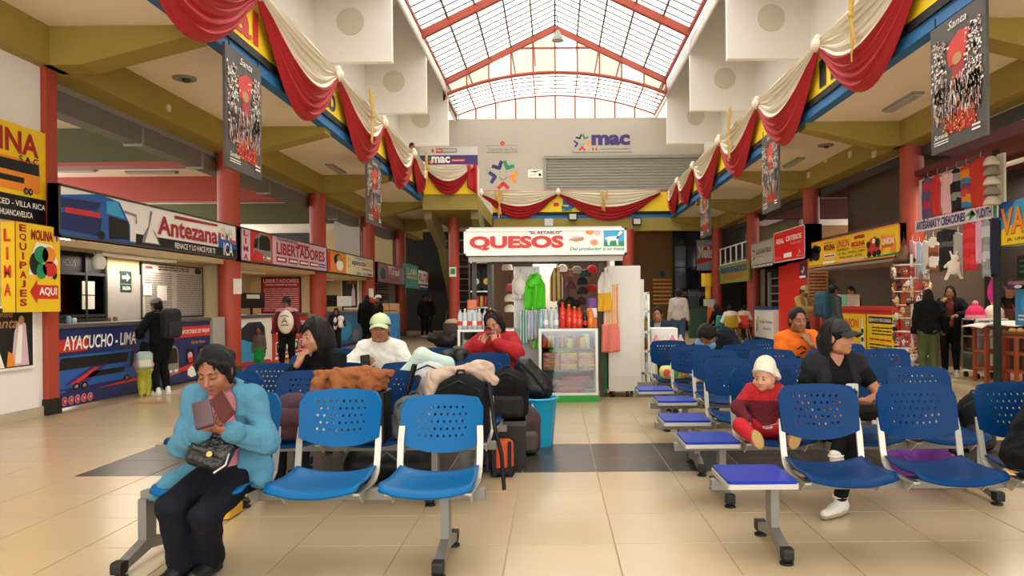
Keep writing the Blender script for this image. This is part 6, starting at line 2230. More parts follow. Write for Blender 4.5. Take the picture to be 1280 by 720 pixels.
# ------------------------------------------------------------------ the cheese kiosk
KY = 10.3
def kx(px, Y=KY):
 return at(px, VY, Y).x
def kz(py, Y=KY, px=690):
 return at(px, py, Y).z
m_alu = mat('#dcdad2', 0.4, 0.2, noise=0.03, name='white_aluminium')
m_kgreen = mat('#1f9a34', 0.5, noise=0.05, name='green_plinth')
m_pale = mat('#d5d0c4', 0.6, noise=0.03, name='pale_panel')
P = pl_front(580, 783, 285, 320, KY - 0.15)
def d(P, mb):
 P.text(mb, 'QUESOS', 0.034, 0.20, 0.613, 0.74, RD, 0.05, k=3)
 P.text(mb, '"EL RETABLO"', 0.40, 0.80, 0.60, 0.91, BK_, 0.015, k=3)
 P.text(mb, 'Del productor a su mesa', 0.65, 0.13, 0.985, 0.30, GR, 0.012, 0.25, k=3)
 P.poly(mb, [(0.64, 0.58), (0.69, 0.50), (0.74, 0.56), (0.735, 0.68), (0.68, 0.72)], GO, 2)
 P.poly(mb, [(0.64, 0.58), (0.68, 0.72), (0.735, 0.68), (0.69, 0.62)], PK, 3)
 P.disc(mb, 0.775, 0.86, 0.025, 0.10, OR, 2)
 P.disc(mb, 0.82, 0.83, 0.02, 0.11, PK, 2)
 P.disc(mb, 0.80, 0.47, 0.028, 0.14, PK, 2)
 P.disc(mb, 0.80, 0.47, 0.018, 0.08, OR, 3)
 P.rect(mb, 0.86, 0.32, 0.985, 0.94, SB_, 1)
 P.rect(mb, 0.86, 0.32, 0.985, 0.5, GR, 2)
 P.poly(mb, [(0.865, 0.62), (0.89, 0.68), (0.955, 0.70), (0.98, 0.85), (0.96, 0.9), (0.945, 0.74), (0.95, 0.36), (0.94, 0.36), (0.935, 0.55), (0.90, 0.52), (0.895, 0.36), (0.885, 0.36), (0.88, 0.56)], WH, 3)
signboard('kiosk_sign', 'long white cheese kiosk sign with red capitals and a cow picture', P, 0.16, m_pw, d, frame_m=m_alu)
t = thing('kiosk', 'pale kiosk frame and header under the cheese sign', 'kiosk', (-0.1, KY + 0.6, 0))
x0, x1 = kx(587, KY + 0.1), kx(778, KY + 0.1)
zt = kz(320)
MB().bx(x0, x1, KY, KY + 0.08, zt - 0.07, zt).obj('header', m_pale, t)
MB().bx(x0 + 0.3, x1 - 0.3, KY + 0.1, KY + 0.16, zt - 0.10, zt - 0.07).obj('header_beam', m_dark, t)
for x in (kx(588), kx(612, KY + 0.5), kx(752, KY + 0.5)):
 MB().bx(x - 0.03, x + 0.03, KY + 0.5, KY + 0.56, 0, zt).obj('post', m_dgrey, t)
MB().bx(x0, x1, KY + 2.6, KY + 2.66, 0, 2.3).obj('back_panel', mat('#5a4234', 0.8), t)
MB().bx(x1 - 0.04, x1, KY + 1.4, KY + 2.6, 0, 2.3).obj('side_panel', m_pale, t)
MB().bx(x0, x1, KY + 0.1, KY + 2.6, 2.36, 2.4).obj('roof_sheet', m_pale, t)
t = thing('cupboard', 'tall pale cupboard with two doors inside the kiosk', 'cabinet', (kx(680, KY + 2), KY + 2.1, 0))
xa, xb = kx(666, KY + 1.8), kx(697, KY + 1.8)
MB().bx(xa, xb, KY + 1.85, KY + 2.3, 0.1, kz(326, KY + 1.8)).obj('body', m_pale, t)
xm = (xa + xb) / 2
for q, (a, b_) in enumerate(((xa + 0.01, xm - 0.006), (xm + 0.006, xb - 0.01))):
 dd = MB().bx(a, b_, KY + 1.83, KY + 1.85, 0.15, kz(328, KY + 1.8)).obj('door', m_pale, t)
 MB().bx(xm + (-0.05, 0.03)[q], xm + (-0.03, 0.05)[q], KY + 1.80, KY + 1.83, 1.1, 1.25).obj('handle', m_steel, dd)
MB().bx(xa, xb, KY + 1.85, KY + 2.3, 0, 0.1).obj('plinth', m_dgrey, t)
t = thing('white_screen', 'white upright panel behind the hanging green bag in the kiosk', 'panel', (kx(660, KY + .6), KY + 0.6, 0))
MB().bx(kx(644, KY + 0.6), kx(675, KY + 0.6), KY + 0.6, KY + 0.64, 0.0, kz(333, KY + 0.6)).obj('sheet', mat('#d9dad8', 0.5), t)
MB().bx(kx(644, KY + 0.6) - 0.02, kx(644, KY + 0.6), KY + 0.59, KY + 0.66, 0.0, kz(333, KY + 0.6)).obj('edge', m_alu, t)
def showcase(label, x0, x1, y0, y1, z1, shelves, plinth=0.09):
 t = thing('display_case', label, 'showcase', ((x0 + x1) / 2, (y0 + y1) / 2, 0))
 MB().bx(x0, x1, y0, y1, 0, plinth).obj('plinth', m_kgreen, t)
 e = 0.035
 for xx in (x0, x1 - e):
  for yy in (y0, y1 - e):
   MB().bx(xx, xx + e, yy, yy + e, plinth, z1).obj('post', m_alu, t)
 for yy in (y0, y1 - e):
  for zz in (plinth, z1 - e):
   MB().bx(x0 + e, x1 - e, yy, yy + e, zz, zz + e).obj('rail', m_alu, t)
 for xx in (x0, x1 - e):
  MB().bx(xx, xx + e, y0 + e, y1 - e, z1 - e, z1).obj('rail', m_alu, t)
 MB().bx(x0 + e, x1 - e, y0 + 0.01, y0 + 0.016, plinth + e, z1 - e).obj('glass_front', glassmat(), t)
 for xx in (x0 + 0.01, x1 - 0.016):
  MB().bx(xx, xx + 0.006, y0 + e, y1 - e, plinth + e, z1 - e).obj('glass_side', glassmat(), t)
 MB().bx(x0 + e, x1 - e, y0 + e, y1 - e, z1 - 0.014, z1 - 0.004).obj('glass_top', glassmat(), t)
 for z in shelves:
  MB().bx(x0 + e, x1 - e, y0 + 0.05, y1 - 0.02, z, z + 0.012).obj('shelf', glassmat((0.8, 0.88, 0.85), 0.1, 'shelf_glass'), t)
 MB().bx(x0 + e, x1 - e, y0 + e, y1 - e, plinth, plinth + 0.02).obj('floor_board', m_pale, t)
 MB().bx(x0 + e, x1 - e, y1 - 0.012, y1 - 0.002, plinth, z1).obj('back_sheet', mat('#7c6a58', 0.7, noise=0.2), t)
 return t
ZT2 = kz(411)
cx0, cx1 = kx(673), kx(747)
showcase('glass display case on a green plinth full of cookie boxes', cx0, cx1, KY, KY + 0.5, ZT2, (0.42, 0.72))
lx0, lx1 = kx(571), kx(642)
showcase('left glass display case on a green plinth behind the woman in red', lx0, lx1, KY + 0.05, KY + 0.55, ZT2, (0.42, 0.72))
def bottle(label, x, y, z, liquid, cap, h=0.30, r=0.042, lab=None, group=None):
 t = thing('bottle', label, 'bottle', (x, y, z), 0, group)
 key = (liquid, cap, h, r, lab)
 b = MB().lathe([(r * 0.9, 0), (r, 0.015), (r, h * 0.40), (r * 0.92, h * 0.45), (r, h * 0.52), (r, h * 0.62), (r * 0.75, h * 0.76), (r * 0.38, h * 0.88), (r * 0.36, h * 0.93)], (x, y, z), 12)
 b.obj('shell', liquid, t)
 MB().lathe([(r * 0.42, h * 0.93), (r * 0.42, h), (r * 0.3, h * 1.005)], (x, y, z), 10).obj('cap', cap, t)
 if lab:
  MB().lathe([(r * 1.02, h * 0.18), (r * 1.02, h * 0.40)], (x, y, z), 12).obj('paper_label', lab, t)
 return t
m_water = mat('#b9c4c6', 0.15, noise=0.1, scale=20, name='clear_bottle')
m_water2 = mat('#8fb6c0', 0.15, noise=0.1, scale=20, name='bluish_bottle')
m_soda = mat('#d83a1c', 0.15, noise=0.1, scale=20, name='red_soda')
m_orange = mat('#e5741b', 0.15, noise=0.08, name='orange_soda')
m_yel = mat('#e2b026', 0.2, noise=0.08, name='yellow_soda')
capb, capw, capr, capo = mat('#2a5fa8', 0.4), mat('#e6e3da', 0.4), mat('#b5241e', 0.4), mat('#e07a28', 0.4)
nth = ('first', 'second', 'third', 'fourth', 'fifth', 'sixth', 'seventh', 'eighth', 'ninth', 'tenth')
sp = [(575, m_water, capb), (581, m_water, capw), (587, m_water, capb), (593, m_water, capb), (599, m_water, capw), (606, m_water, capb)]
for i, (px, l, c) in enumerate(sp):
 bottle('%s clear water bottle from the left on the left kiosk case' % nth[i], kx(px, KY + 0.2), KY + 0.2, ZT2, l, c, 0.28, 0.036, m_pw if i % 2 else m_pr, 'water bottles on the left case')
bottle('yellow drink bottle at the right end of the left kiosk case', kx(613, KY + 0.2), KY + 0.2, ZT2, m_yel, capo, 0.30, 0.036, None)
for i in range(4):
 bottle('%s red drink bottle from the left in the rear row of the left case' % nth[i], kx(578 + 6.5 * i, KY + 0.42), KY + 0.42, ZT2, m_soda, capw, 0.22, 0.032, None, 'small red bottles on the left case')
sp = [(676, m_water2), (682, m_water), (689, m_water), (695, m_water)]
for i, (px, l) in enumerate(sp):
 bottle('%s clear bottle from the left on the right kiosk case' % nth[i], kx(px, KY + 0.15), KY + 0.15, ZT2, l, capb, 0.29, 0.034, m_pw if i in (1, 3) else None, 'clear bottles on the right case')
sp = [(703, 0.36, m_soda, capr), (711, 0.33, m_soda, capo), (718, 0.3, m_soda, capo), (724, 0.28, m_soda, capr), (738, 0.3, m_orange, capr)]
for i, (px, h, l, c) in enumerate(sp):
 bottle('%s large red soda bottle from the left on the right kiosk case' % nth[i] if l is m_soda else 'large orange soda bottle at the right end of the kiosk case', kx(px, KY + 0.18), KY + 0.18, ZT2, l, c, h, 0.044, m_pr if i == 0 else None, 'red soda bottles on the right case' if l is m_soda else None)
bottle('dark cola bottle between the red and orange sodas', kx(731, KY + 0.2), KY + 0.2, ZT2, mat('#2a1512', 0.15), capr, 0.24, 0.036, m_pr)
t = thing('toilet_paper', 'stack of white and orange paper packs on the right case', 'package', (kx(740, KY + 0.34), KY + 0.36, ZT2))
for i, c in enumerate(('#e07a34', '#e8e2e4', '#6a3b8c')):
 MB().rbox((kx(740, KY + 0.36), KY + 0.38, ZT2 + 0.07 + 0.14 * i), (0.14, 0.12, 0.13), 0.04).obj('pack', mat(c, 0.5, noise=0.2, scale=15), t)
t = thing('paper_pack', 'orange and white paper pack among the bottles on the left case', 'package', (kx(589, KY + 0.42), KY + 0.45, ZT2))
for i, c in enumerate(('#e8e2d8', '#e0764a')):
 MB().rbox((kx(590, KY + 0.45), KY + 0.48, ZT2 + 0.2 + 0.14 * i), (0.14, 0.08, 0.13), 0.03).obj('pack', mat(c, 0.5), t)
MB().bx(kx(586, KY + 0.45), kx(594, KY + 0.45), KY + 0.44, KY + 0.52, ZT2, ZT2 + 0.135).obj('stand', m_pale, t)
def cookie_box(label, xa, xb, y, z, h, c, strip, d=0.2):
 t = thing('cookie_box', label, 'box', ((xa + xb) / 2, y, z), 0, 'cookie boxes in the case')
 MB().bx(xa, xb, y - d / 2, y + d / 2, z, z + h).obj('carton', c, t)
 P = Panel((xa, y - d / 2 - 0.001, z), (1, 0, 0), (0, 0, 1), xb - xa, h)
 mb = MB()
 P.rect(mb, 0.0, 0.1, 1, 0.5, strip, 1)
 P.disc(mb, 0.3, 0.7, 0.16, 0.2, PK, 2)
 P.text(mb, 'Galletas', 0.3, 0.2, 0.9, 0.42, WH, 0.02, 0.2, k=3)
 mb.obj('print', PAL, t)
pos3 = ('bottom', 'middle', 'top')
for c in range(3):
 for r in range(3):
  xa = cx0 + 0.06 + 0.245 * c
  cookie_box('%s cookie box in the %s column of the glass case' % (pos3[r], ('left', 'middle', 'right')[c]), xa, xa + 0.215, KY + 0.22, 0.433 + 0.078 * r, 0.074, (m_po, m_py, m_py)[c] if r != 1 else m_po, RD if (r + c) % 2 == 0 else OR)
rr = random.Random(3)
snk = ['#c8342a', '#e0a03a', '#e8e0d0', '#5a3a8c', '#d86a2a', '#b8d0c8', '#e6c23a', '#7a4a2a']
for k in range(12):
 x, y = cx0 + 0.08 + 0.058 * k, KY + 0.14 + 0.12 * (k % 3)
 t_ = blob('snack_bag', [E((0, 0, 0.05), (0.04, 0.025, 0.055)), C((-0.03, 0, 0.105), (0.03, 0, 0.105), 0.008), C((-0.03, 0, 0.005), (0.03, 0, 0.005), 0.01)], 0.010, mat(snk[k % 8], 0.35, noise=0.25, scale=20))
 t_.location = (x, y, 0.735)
 t_.scale = (1.1, 1, 1.1 + 0.5 * rr.random())
 tag(t_, '%s snack packet from the left on the top shelf of the right case' % (nth + ('eleventh', 'twelfth'))[k], 'snack', 'snack packets on the top shelf')
for k in range(10):
 x, y = lx0 + 0.08 + 0.062 * k, KY + 0.2 + 0.1 * (k % 3)
 t_ = blob('snack_bag', [E((0, 0, 0.05), (0.04, 0.025, 0.055)), C((-0.03, 0, 0.105), (0.03, 0, 0.105), 0.008)], 0.012, mat(snk[(k * 3 + 2) % 8], 0.35, noise=0.25, scale=20))
 t_.location = (x, y, 0.735)
 tag(t_, '%s snack packet from the left on the shelf of the left case' % nth[k], 'snack', 'snack packets in the left case')
t_ = MB().bx(kx(686), kx(712), KY + 0.1, KY + 0.3, 0.672, 0.712).obj('green_tray', mat('#3fae2a', 0.5))
tag(t_, 'bright green flat box on top of the cookie boxes', 'box')
for k in range(6):
 w = 0.34 + 0.03 * (k % 2)
 x = cx0 + 0.30 + 0.05 * (k % 3)
 z = 0.112 + 0.038 * k
 b = MB()
 c, tl = V((x + 0.1, KY + 0.25, z + 0.017)), radians((k % 3 - 1) * 2.0)
 b.rbox(c, (w, 0.26, 0.034), 0.016, Rz(radians(3 * (k - 2))), ax=1)
 o = b.obj('folded_cloth', mat(('#c8423a', '#d85a4e', '#a94a44', '#c9574a')[k % 4], 0.9, bump=0.4))
 tag(o, '%s folded red cloth from the bottom in the lowest part of the case' % nth[k], 'cloth', 'folded cloths in the case')
t_ = MB().rbox((cx0 + 0.2, KY + 0.3, 0.24), (0.40, 0.22, 0.05), 0.02, Ry(radians(-14)), ax=1).obj('rolled_cloth', mat('#b9928a', 0.9, bump=0.4))
tag(t_, 'pale rolled cloth leaning beside the folded red ones', 'cloth')
t = thing('goods_rack', 'dark wall rack with snacks at the left of the kiosk', 'rack', (kx(600, KY + 1), KY + 1.2, 0))
xa, xb = kx(587, KY + 0.9), kx(614, KY + 0.9)
for xx in (xa, xb):
 MB().bx(xx - 0.015, xx + 0.015, KY + 0.9, KY + 1.25, 0, 1.98).obj('side', m_dgrey, t)
zsh = [1.02, 1.28, 1.52, 1.95]
for z in zsh:
 MB().bx(xa, xb, KY + 0.9, KY + 1.25, z, z + 0.02).obj('shelf', m_steel, t)
MB().bx(xa, xb, KY + 1.24, KY + 1.26, 0, 1.98).obj('back', m_dark, t)
for i in range(2):
 x = xa + 0.09 + 0.16 * i
 tt = thing('printed_bag', ('left', 'right')[i] + ' black bag with a yellow flower mark on the top of the kiosk rack', 'bag', (x, KY + 1.0, 1.54))
 MB().rbox((x, KY + 1.02, 1.70), (0.15, 0.10, 0.30), 0.04, ax=1).obj('bag', m_black, tt)
 MB().tube([(x, KY + 0.96, 1.68), (x, KY + 0.968, 1.68)], 0.05, 10).obj('flower_mark', mat('#d8b13a' if i else '#cfcabf', 0.6), tt)
for r in range(2):
 for i in range(5):
  x = xa + 0.05 + 0.06 * i
  o = MB().lathe([(0.026, 0), (0.028, 0.01), (0.028, 0.15), (0.024, 0.165)], (x, KY + 1.0, zsh[r] + 0.02), 10).obj('tin', mat(['#b8322a', '#d7cbb2', '#c0622c', '#a82a34', '#e0b04a'][(i + r * 2) % 5], 0.35, noise=0.2, scale=20))
  tag(o, '%s tin from the left on the %s shelf of the kiosk rack' % (nth[i], ('lower', 'middle')[r]), 'tin', 'tins on the kiosk rack')
def hung_hat(label, px, py, Y, c, w=0.16, h=0.11):
 p = at(px, py, Y)
 t = thing('hung_hat', label, 'cap', p)
 b = MB().lathe([(w * 0.5, -h * 0.4), (w * 0.52, -h * 0.2), (w * 0.46, h * 0.25), (w * 0.25, h * 0.55), (0.01, h * 0.62)], p, 12)
 b.obj('crown', mat(c, 0.85, noise=0.2, scale=18), t)
 MB().rbox(p + V((0, -w * 0.5, -h * 0.36)), (w * 0.8, w * 0.5, 0.015), 0.05).obj('bill', mat(c, 0.85), t)
 MB().tube([p + V((0, 0, h * 0.6)), p + V((0, 0.02, 0.16))], 0.006, 4).obj('string', m_dark, t)
hats = [(634, 334, '#d9cfb8', 'pale hat with dark diamonds hanging at the top left of the kiosk'), (638, 360, '#b34a5c', 'pink knitted hat hanging in the left of the kiosk'), (637, 373, '#ddd5c8', 'pale knitted hat below the pink one'),
  (637, 386, '#e0d8cc', 'lowest pale knitted hat on the left string'), (703, 336, '#e6e0d4', 'white cap hanging at the centre of the kiosk'), (712, 342, '#8a5a3c', 'brown woven cap hanging at the centre of the kiosk'),
  (721, 338, '#8d8c88', 'light grey cap hanging in the right of the kiosk'), (732, 342, '#1f4038', 'dark green cap hanging in the right of the kiosk'), (740, 337, '#c3261f', 'upper bright red cap at the right of the kiosk'),
  (740, 361, '#a3241f', 'lower dark red cap at the right of the kiosk'), (728, 352, '#17171b', 'black cap with a mark in the second row of the kiosk'), (728, 364, '#2a2022', 'black cap in the third row of the kiosk'), (727, 377, '#4a3038', 'brown cap in the lowest row of the kiosk'),
  (713, 357, '#5a2030', 'dark wine coloured cap near the centre of the kiosk')]
for px, py, c, lab in hats:
 hung_hat(lab, px, py, KY + 0.9, c)
p = at(711, 380, KY + 0.6)
t = thing('black_pan', 'round black hat with a wide brim resting behind the bottles', 'hat', p)
MB().lathe([(0.17, 0), (0.175, 0.01), (0.09, 0.025), (0.085, 0.08), (0.02, 0.095)], p, 16, R=Rx(radians(25))).obj('felt', m_black, t)
MB().tube([p + V((0, 0, 0.09)), p + V((0, 0.1, 0.5))], 0.005, 4).obj('cord', m_dark, t)
def hung_cloth(name, label, px0, px1, py0, py1, Y, c, cat='cloth', taper=1.0, folds=3, extra=None, stripes=None, depth=0.03, twist=0.0):
 a, b_ = at(px0, py0, Y), at(px1, py1, Y)
 w, h = b_.x - a.x, a.z - b_.z
 cx = (a.x + b_.x) / 2
 t = thing(name, label, cat, (cx, Y, a.z))
 ms = [mat(k, 0.85, noise=0.12, scale=12, bump=0.25, bscale=50) for k in ([c] + (stripes or []))]
 b = MB()
 def fn(u, v):
  ww = w * (0.35 + 0.65 * min(1, v * 3)) if taper < 1 else w * (0.92 + 0.08 * v)
  return (cx + (u - 0.5) * ww + twist * v, Y - depth * (0.6 * sin(pi * u) + 0.45 * sin(folds * 2 * pi * u + 2 * v)), a.z - h * v - 0.02 * h * sin(5 * u))
 b.sheet(fn, 18, 14, (0, 0.01, 0))
 if stripes:
  n = len(ms)
  for i, fc in enumerate(b.f):
   xx = sum(b.v[k][0] for k in fc) / len(fc)
   b.m[i] = int((xx - a.x) / w * n * 2.999) % n
 b.obj('fabric', ms, t)
 MB().tube([(cx, Y + 0.01, a.z - 0.01), (cx, Y + 0.02, a.z + 0.06)], 0.008, 5).obj('hook', m_steel, t)
 return t
t = hung_cloth('white_bag', 'white drawstring bag hanging left of the green bag in the kiosk', 640, 661, 340, 374, KY + 0.55, '#dfdbd2', 'bag', 0.5, 2, depth=0.06)
blob('bulge', [E((0, -0.03, -0.22), (0.11, 0.07, 0.13)), C((0, 0, -0.1), (0, 0, -0.02), 0.05, 0.02)], 0.014, mat('#dfdbd2', 0.85, bump=0.3), t, amp=0.006)
t = hung_cloth('green_bag', 'bright green shopping bag hanging in the kiosk', 655, 682, 342, 387, KY + 0.5, '#4fc81e', 'bag', 0.5, 2, depth=0.07)
blob('bow', [E((0.0, -0.05, -0.12), (0.08, 0.05, 0.06)), E((0.05, -0.05, -0.05), (0.05, 0.04, 0.05)), E((-0.05, -0.05, -0.16), (0.06, 0.04, 0.05))], 0.014, mat('#56d422', 0.6, bump=0.3), t, amp=0.005)
hung_cloth('yellow_jacket', 'mustard and brown jacket hanging beside the pale cupboard', 687, 704, 334, 376, KY + 0.8, '#c79a2a', 'clothing', 0.5, 2, stripes=['#4a3a2c', '#b8a58a'])
hung_cloth('striped_cloth', 'green and blue striped cloth hanging between the glass cases', 649, 660, 388, 430, KY + 0.3, '#5fae7a', folds=2, stripes=['#d9d2c0', '#3f7fb0'])
hung_cloth('checked_cloth', 'pale blue checked cloth beside the striped one between the cases', 659, 672, 388, 424, KY + 0.28, '#a8b6c8', folds=2, stripes=['#d8b9a0', '#7fa0c4'])
hung_cloth('lime_cloth', 'lime green cloth low between the glass cases', 664, 673, 412, 436, KY + 0.32, '#4fae54', folds=2, stripes=['#a8d05a'])
FY = 10.75
fx0, fx1 = kx(760, FY), kx(801, FY)
t = thing('fridge', 'tall white fridge on castors at the right end of the kiosk', 'fridge', ((fx0 + fx1) / 2, FY + 0.35, 0))
MB().bx(fx0, fx1, FY, FY + 0.65, 0.09, kz(333, FY)).obj('body', mat('#d3cec3', 0.45, noise=0.03), t, bevel=0.01)
MB().bx(fx1 - 0.015, fx1 + 0.05, FY + 0.02, FY + 0.63, 0.35, kz(350, FY)).obj('door', mat('#c9c5bb', 0.45), t, bevel=0.01)
MB().bx(fx0 + 0.0, fx1, FY - 0.006, FY, 0.09, 0.30).obj('lower_panel', mat('#cbc6ba', 0.5), t)
for x in (fx0 + 0.07, fx1 - 0.08, fx1 - 0.2):
 MB().tube([(x - 0.02, FY + 0.05, 0.045), (x + 0.02, FY + 0.05, 0.045)], 0.045, 10).obj('castor', m_rub, t)
for x in (fx0 + 0.07, fx1 - 0.08):
 MB().tube([(x - 0.02, FY + 0.58, 0.045), (x + 0.02, FY + 0.58, 0.045)], 0.045, 10).obj('castor', m_rub, t)
hung_cloth('white_bag', 'white cloth bag hanging at the left corner of the fridge', 747, 765, 340, 376, FY - 0.06, '#ddd8cc', 'bag', 0.5, 2, depth=0.06)
hung_cloth('yellow_cloth', 'mustard yellow cloth hanging under the white bag by the fridge', 747, 765, 366, 389, FY - 0.10, '#dba51f', folds=2)
hung_cloth('checked_towel', 'peach checked towel hanging on the fridge side', 754, 774, 356, 412, FY - 0.04, '#d8a06a', folds=2, stripes=['#e2c39a', '#cf8560', '#e2c39a'])
hung_cloth('pink_towel', 'salmon pink towel hanging lowest beside the fridge', 751, 775, 405, 440, FY - 0.05, '#e0786a', folds=2)
MB().bx(kx(750, FY + 0.1), kx(758, FY + 0.1), FY + 0.1, FY + 0.6, 0.05, 0.95).obj('green_trolley', mat('#1f6a34', 0.6))
tag(bpy.data.objects['green_trolley'], 'narrow dark green crate trolley between the case and the fridge', 'crate')
gx0, gx1 = kx(802.5, 11.0), kx(812, 11.0)
t = thing('glass_trolley', 'narrow white glass trolley with yellow snacks right of the fridge', 'trolley', ((gx0 + gx1) / 2, 11.3, 0))
zt_ = kz(366, 11.0)
for x in (gx0, gx1 - 0.03):
 for y in (11.0, 11.6):
  MB().bx(x, x + 0.03, y, y + 0.03, 0.08, zt_).obj('post', m_alu, t)
for z in (0.3, 0.62, 0.9, 1.2, zt_ - 0.03):
 MB().bx(gx0, gx1, 11.0, 11.63, z, z + 0.025).obj('shelf', m_alu, t)
MB().bx(gx0, gx1, 11.005, 11.009, 0.3, zt_).obj('glass_front', glassmat(), t)
for x in (gx0 + 0.02, gx1 - 0.02):
 MB().tube([(x - 0.015, 11.05, 0.045), (x + 0.015, 11.05, 0.045)], 0.045, 10).obj('castor', m_rub, t)
 MB().tube([(x - 0.015, 11.55, 0.045), (x + 0.015, 11.55, 0.045)], 0.045, 10).obj('castor', m_rub, t)
for i, (z, c) in enumerate(((1.225, '#d7b02a'), (0.925, '#c9a23a'), (0.645, '#a8532a'))):
 o = blob('snack_bag', [E((0, 0, 0.09), (0.045, 0.05, 0.09))], 0.014, mat(c, 0.5, noise=0.3, scale=20))
 o.location = ((gx0 + gx1) / 2, 11.15, z)
 tag(o, ('yellow snack bag on the highest shelf of the narrow glass trolley', 'yellow snack bag on the middle shelf of the narrow glass trolley', 'brown snack bag on the low shelf of the narrow glass trolley')[i], 'snack')
wx0, wx1 = kx(815, 11.2), kx(849, 11.2)
t = thing('white_cart', 'white box cart right of the glass trolley with pink sweets', 'cart', ((wx0 + wx1) / 2, 11.5, 0))
zt_ = kz(412, 11.2)
MB().bx(wx0, wx1, 11.35, 11.8, 0.72, zt_).obj('box', mat('#dcdad4', 0.5), t, bevel=0.01)
MB().bx(wx0 - 0.02, wx1 + 0.08, 11.0, 11.85, 0.68, 0.72).obj('deck', m_alu, t)
for x in (wx0, wx1):
 for y in (11.03, 11.78):
  MB().bx(x - 0.02, x + 0.02, y, y + 0.04, 0.0, 0.68).obj('leg', m_alu, t)
for i in range(4):
 o = blob('sweet_bag', [E((0, 0, 0.05), (0.05, 0.04, 0.055)), C((0, 0, 0.09), (0, 0, 0.13), 0.012, 0.02)], 0.011, mat(('#d98a9a', '#e0c8b8', '#d8667a', '#c8a8a0')[i], 0.5, noise=0.2))
 o.location = (wx0 + 0.05 + 0.12 * i, 11.14, 0.72)
 tag(o, '%s pink sweet bag from the left on the white cart' % nth[i], 'sweets')
x, y = at(488, VY, 25.0).x, 25.0
t = thing('hand_trolley', 'blue strapped hand trolley with a carton far behind the pale cap', 'trolley', (x, y, 0))
for i in range(3):
 MB().rbox((x, y, 0.28 + 0.3 * i), (0.55, 0.4, 0.29), 0.03).obj('blue_pack', mat('#2c78b4', 0.5, noise=0.4, scale=6), t)
MB().bx(x - 0.3, x + 0.3, y - 0.22, y + 0.22, 0.08, 0.12).obj('deck', m_dgrey, t)
MB().tube([(x - 0.25, y + 0.24, 0.1), (x - 0.25, y + 0.24, 1.3), (x + 0.25, y + 0.24, 1.3), (x + 0.25, y + 0.24, 0.1)], 0.02, 6).obj('handle', m_dgrey, t)
for s in (-1, 1):
 MB().tube([(x + s * 0.27, y - 0.1, 0.08), (x + s * 0.31, y - 0.1, 0.08)], 0.08, 12).obj('wheel', m_rub, t)
t = thing('carton', 'tan cardboard carton on top of the blue strapped trolley', 'box', (x, y, 1.03))
MB().bx(x - 0.26, x + 0.26, y - 0.2, y + 0.2, 1.032, 1.36).obj('carton', mat('#b98d55', 0.8, noise=0.1), t)
MB().bx(x - 0.02, x + 0.02, y - 0.204, y + 0.2, 1.032, 1.364).obj('tape', mat('#8a6a3c', 0.5), t)
MB().bx(x - 0.264, x + 0.264, y - 0.206, y - 0.2, 1.1, 1.13).obj('strap', m_dgrey, t)
x, y = at(556, VY, 22.5).x, 22.5
t = thing('black_sack', 'black sack lying by the red stair column far away', 'bag', (x, y, 0))
blob('sack', [E((0, 0, 0.2), (0.36, 0.25, 0.2)), E((0.2, 0, 0.25), (0.2, 0.2, 0.2))], 0.03, m_black, t, amp=0.01, freq=12)
blob('tied_neck', [C((-0.3, 0, 0.2), (-0.45, -0.05, 0.3), 0.06, 0.09)], 0.025, m_black, t)
t = thing('tan_bundle', 'tan cloth bundle with a dark basket on the black sack', 'bundle', (x + 0.15, y + 0.35, 0))
MB().lathe([(0.22, 0), (0.27, 0.35), (0.28, 0.75), (0.24, 0.75)], (x + 0.15, y + 0.45, 0), 14).obj('basket', mat('#3a3028', 0.8, noise=0.3), t)
blob('cloth', [E((0, 0.1, 0.72), (0.24, 0.24, 0.16))], 0.025, mat('#b09070', 0.85), t, amp=0.01)
MB().tube([(x - 0.05, y + 0.45, 0.8), (x + 0.0, y + 0.45, 1.1), (x + 0.3, y + 0.45, 1.1), (x + 0.36, y + 0.45, 0.8)], 0.015, 6).obj('handle', m_dgrey, t)
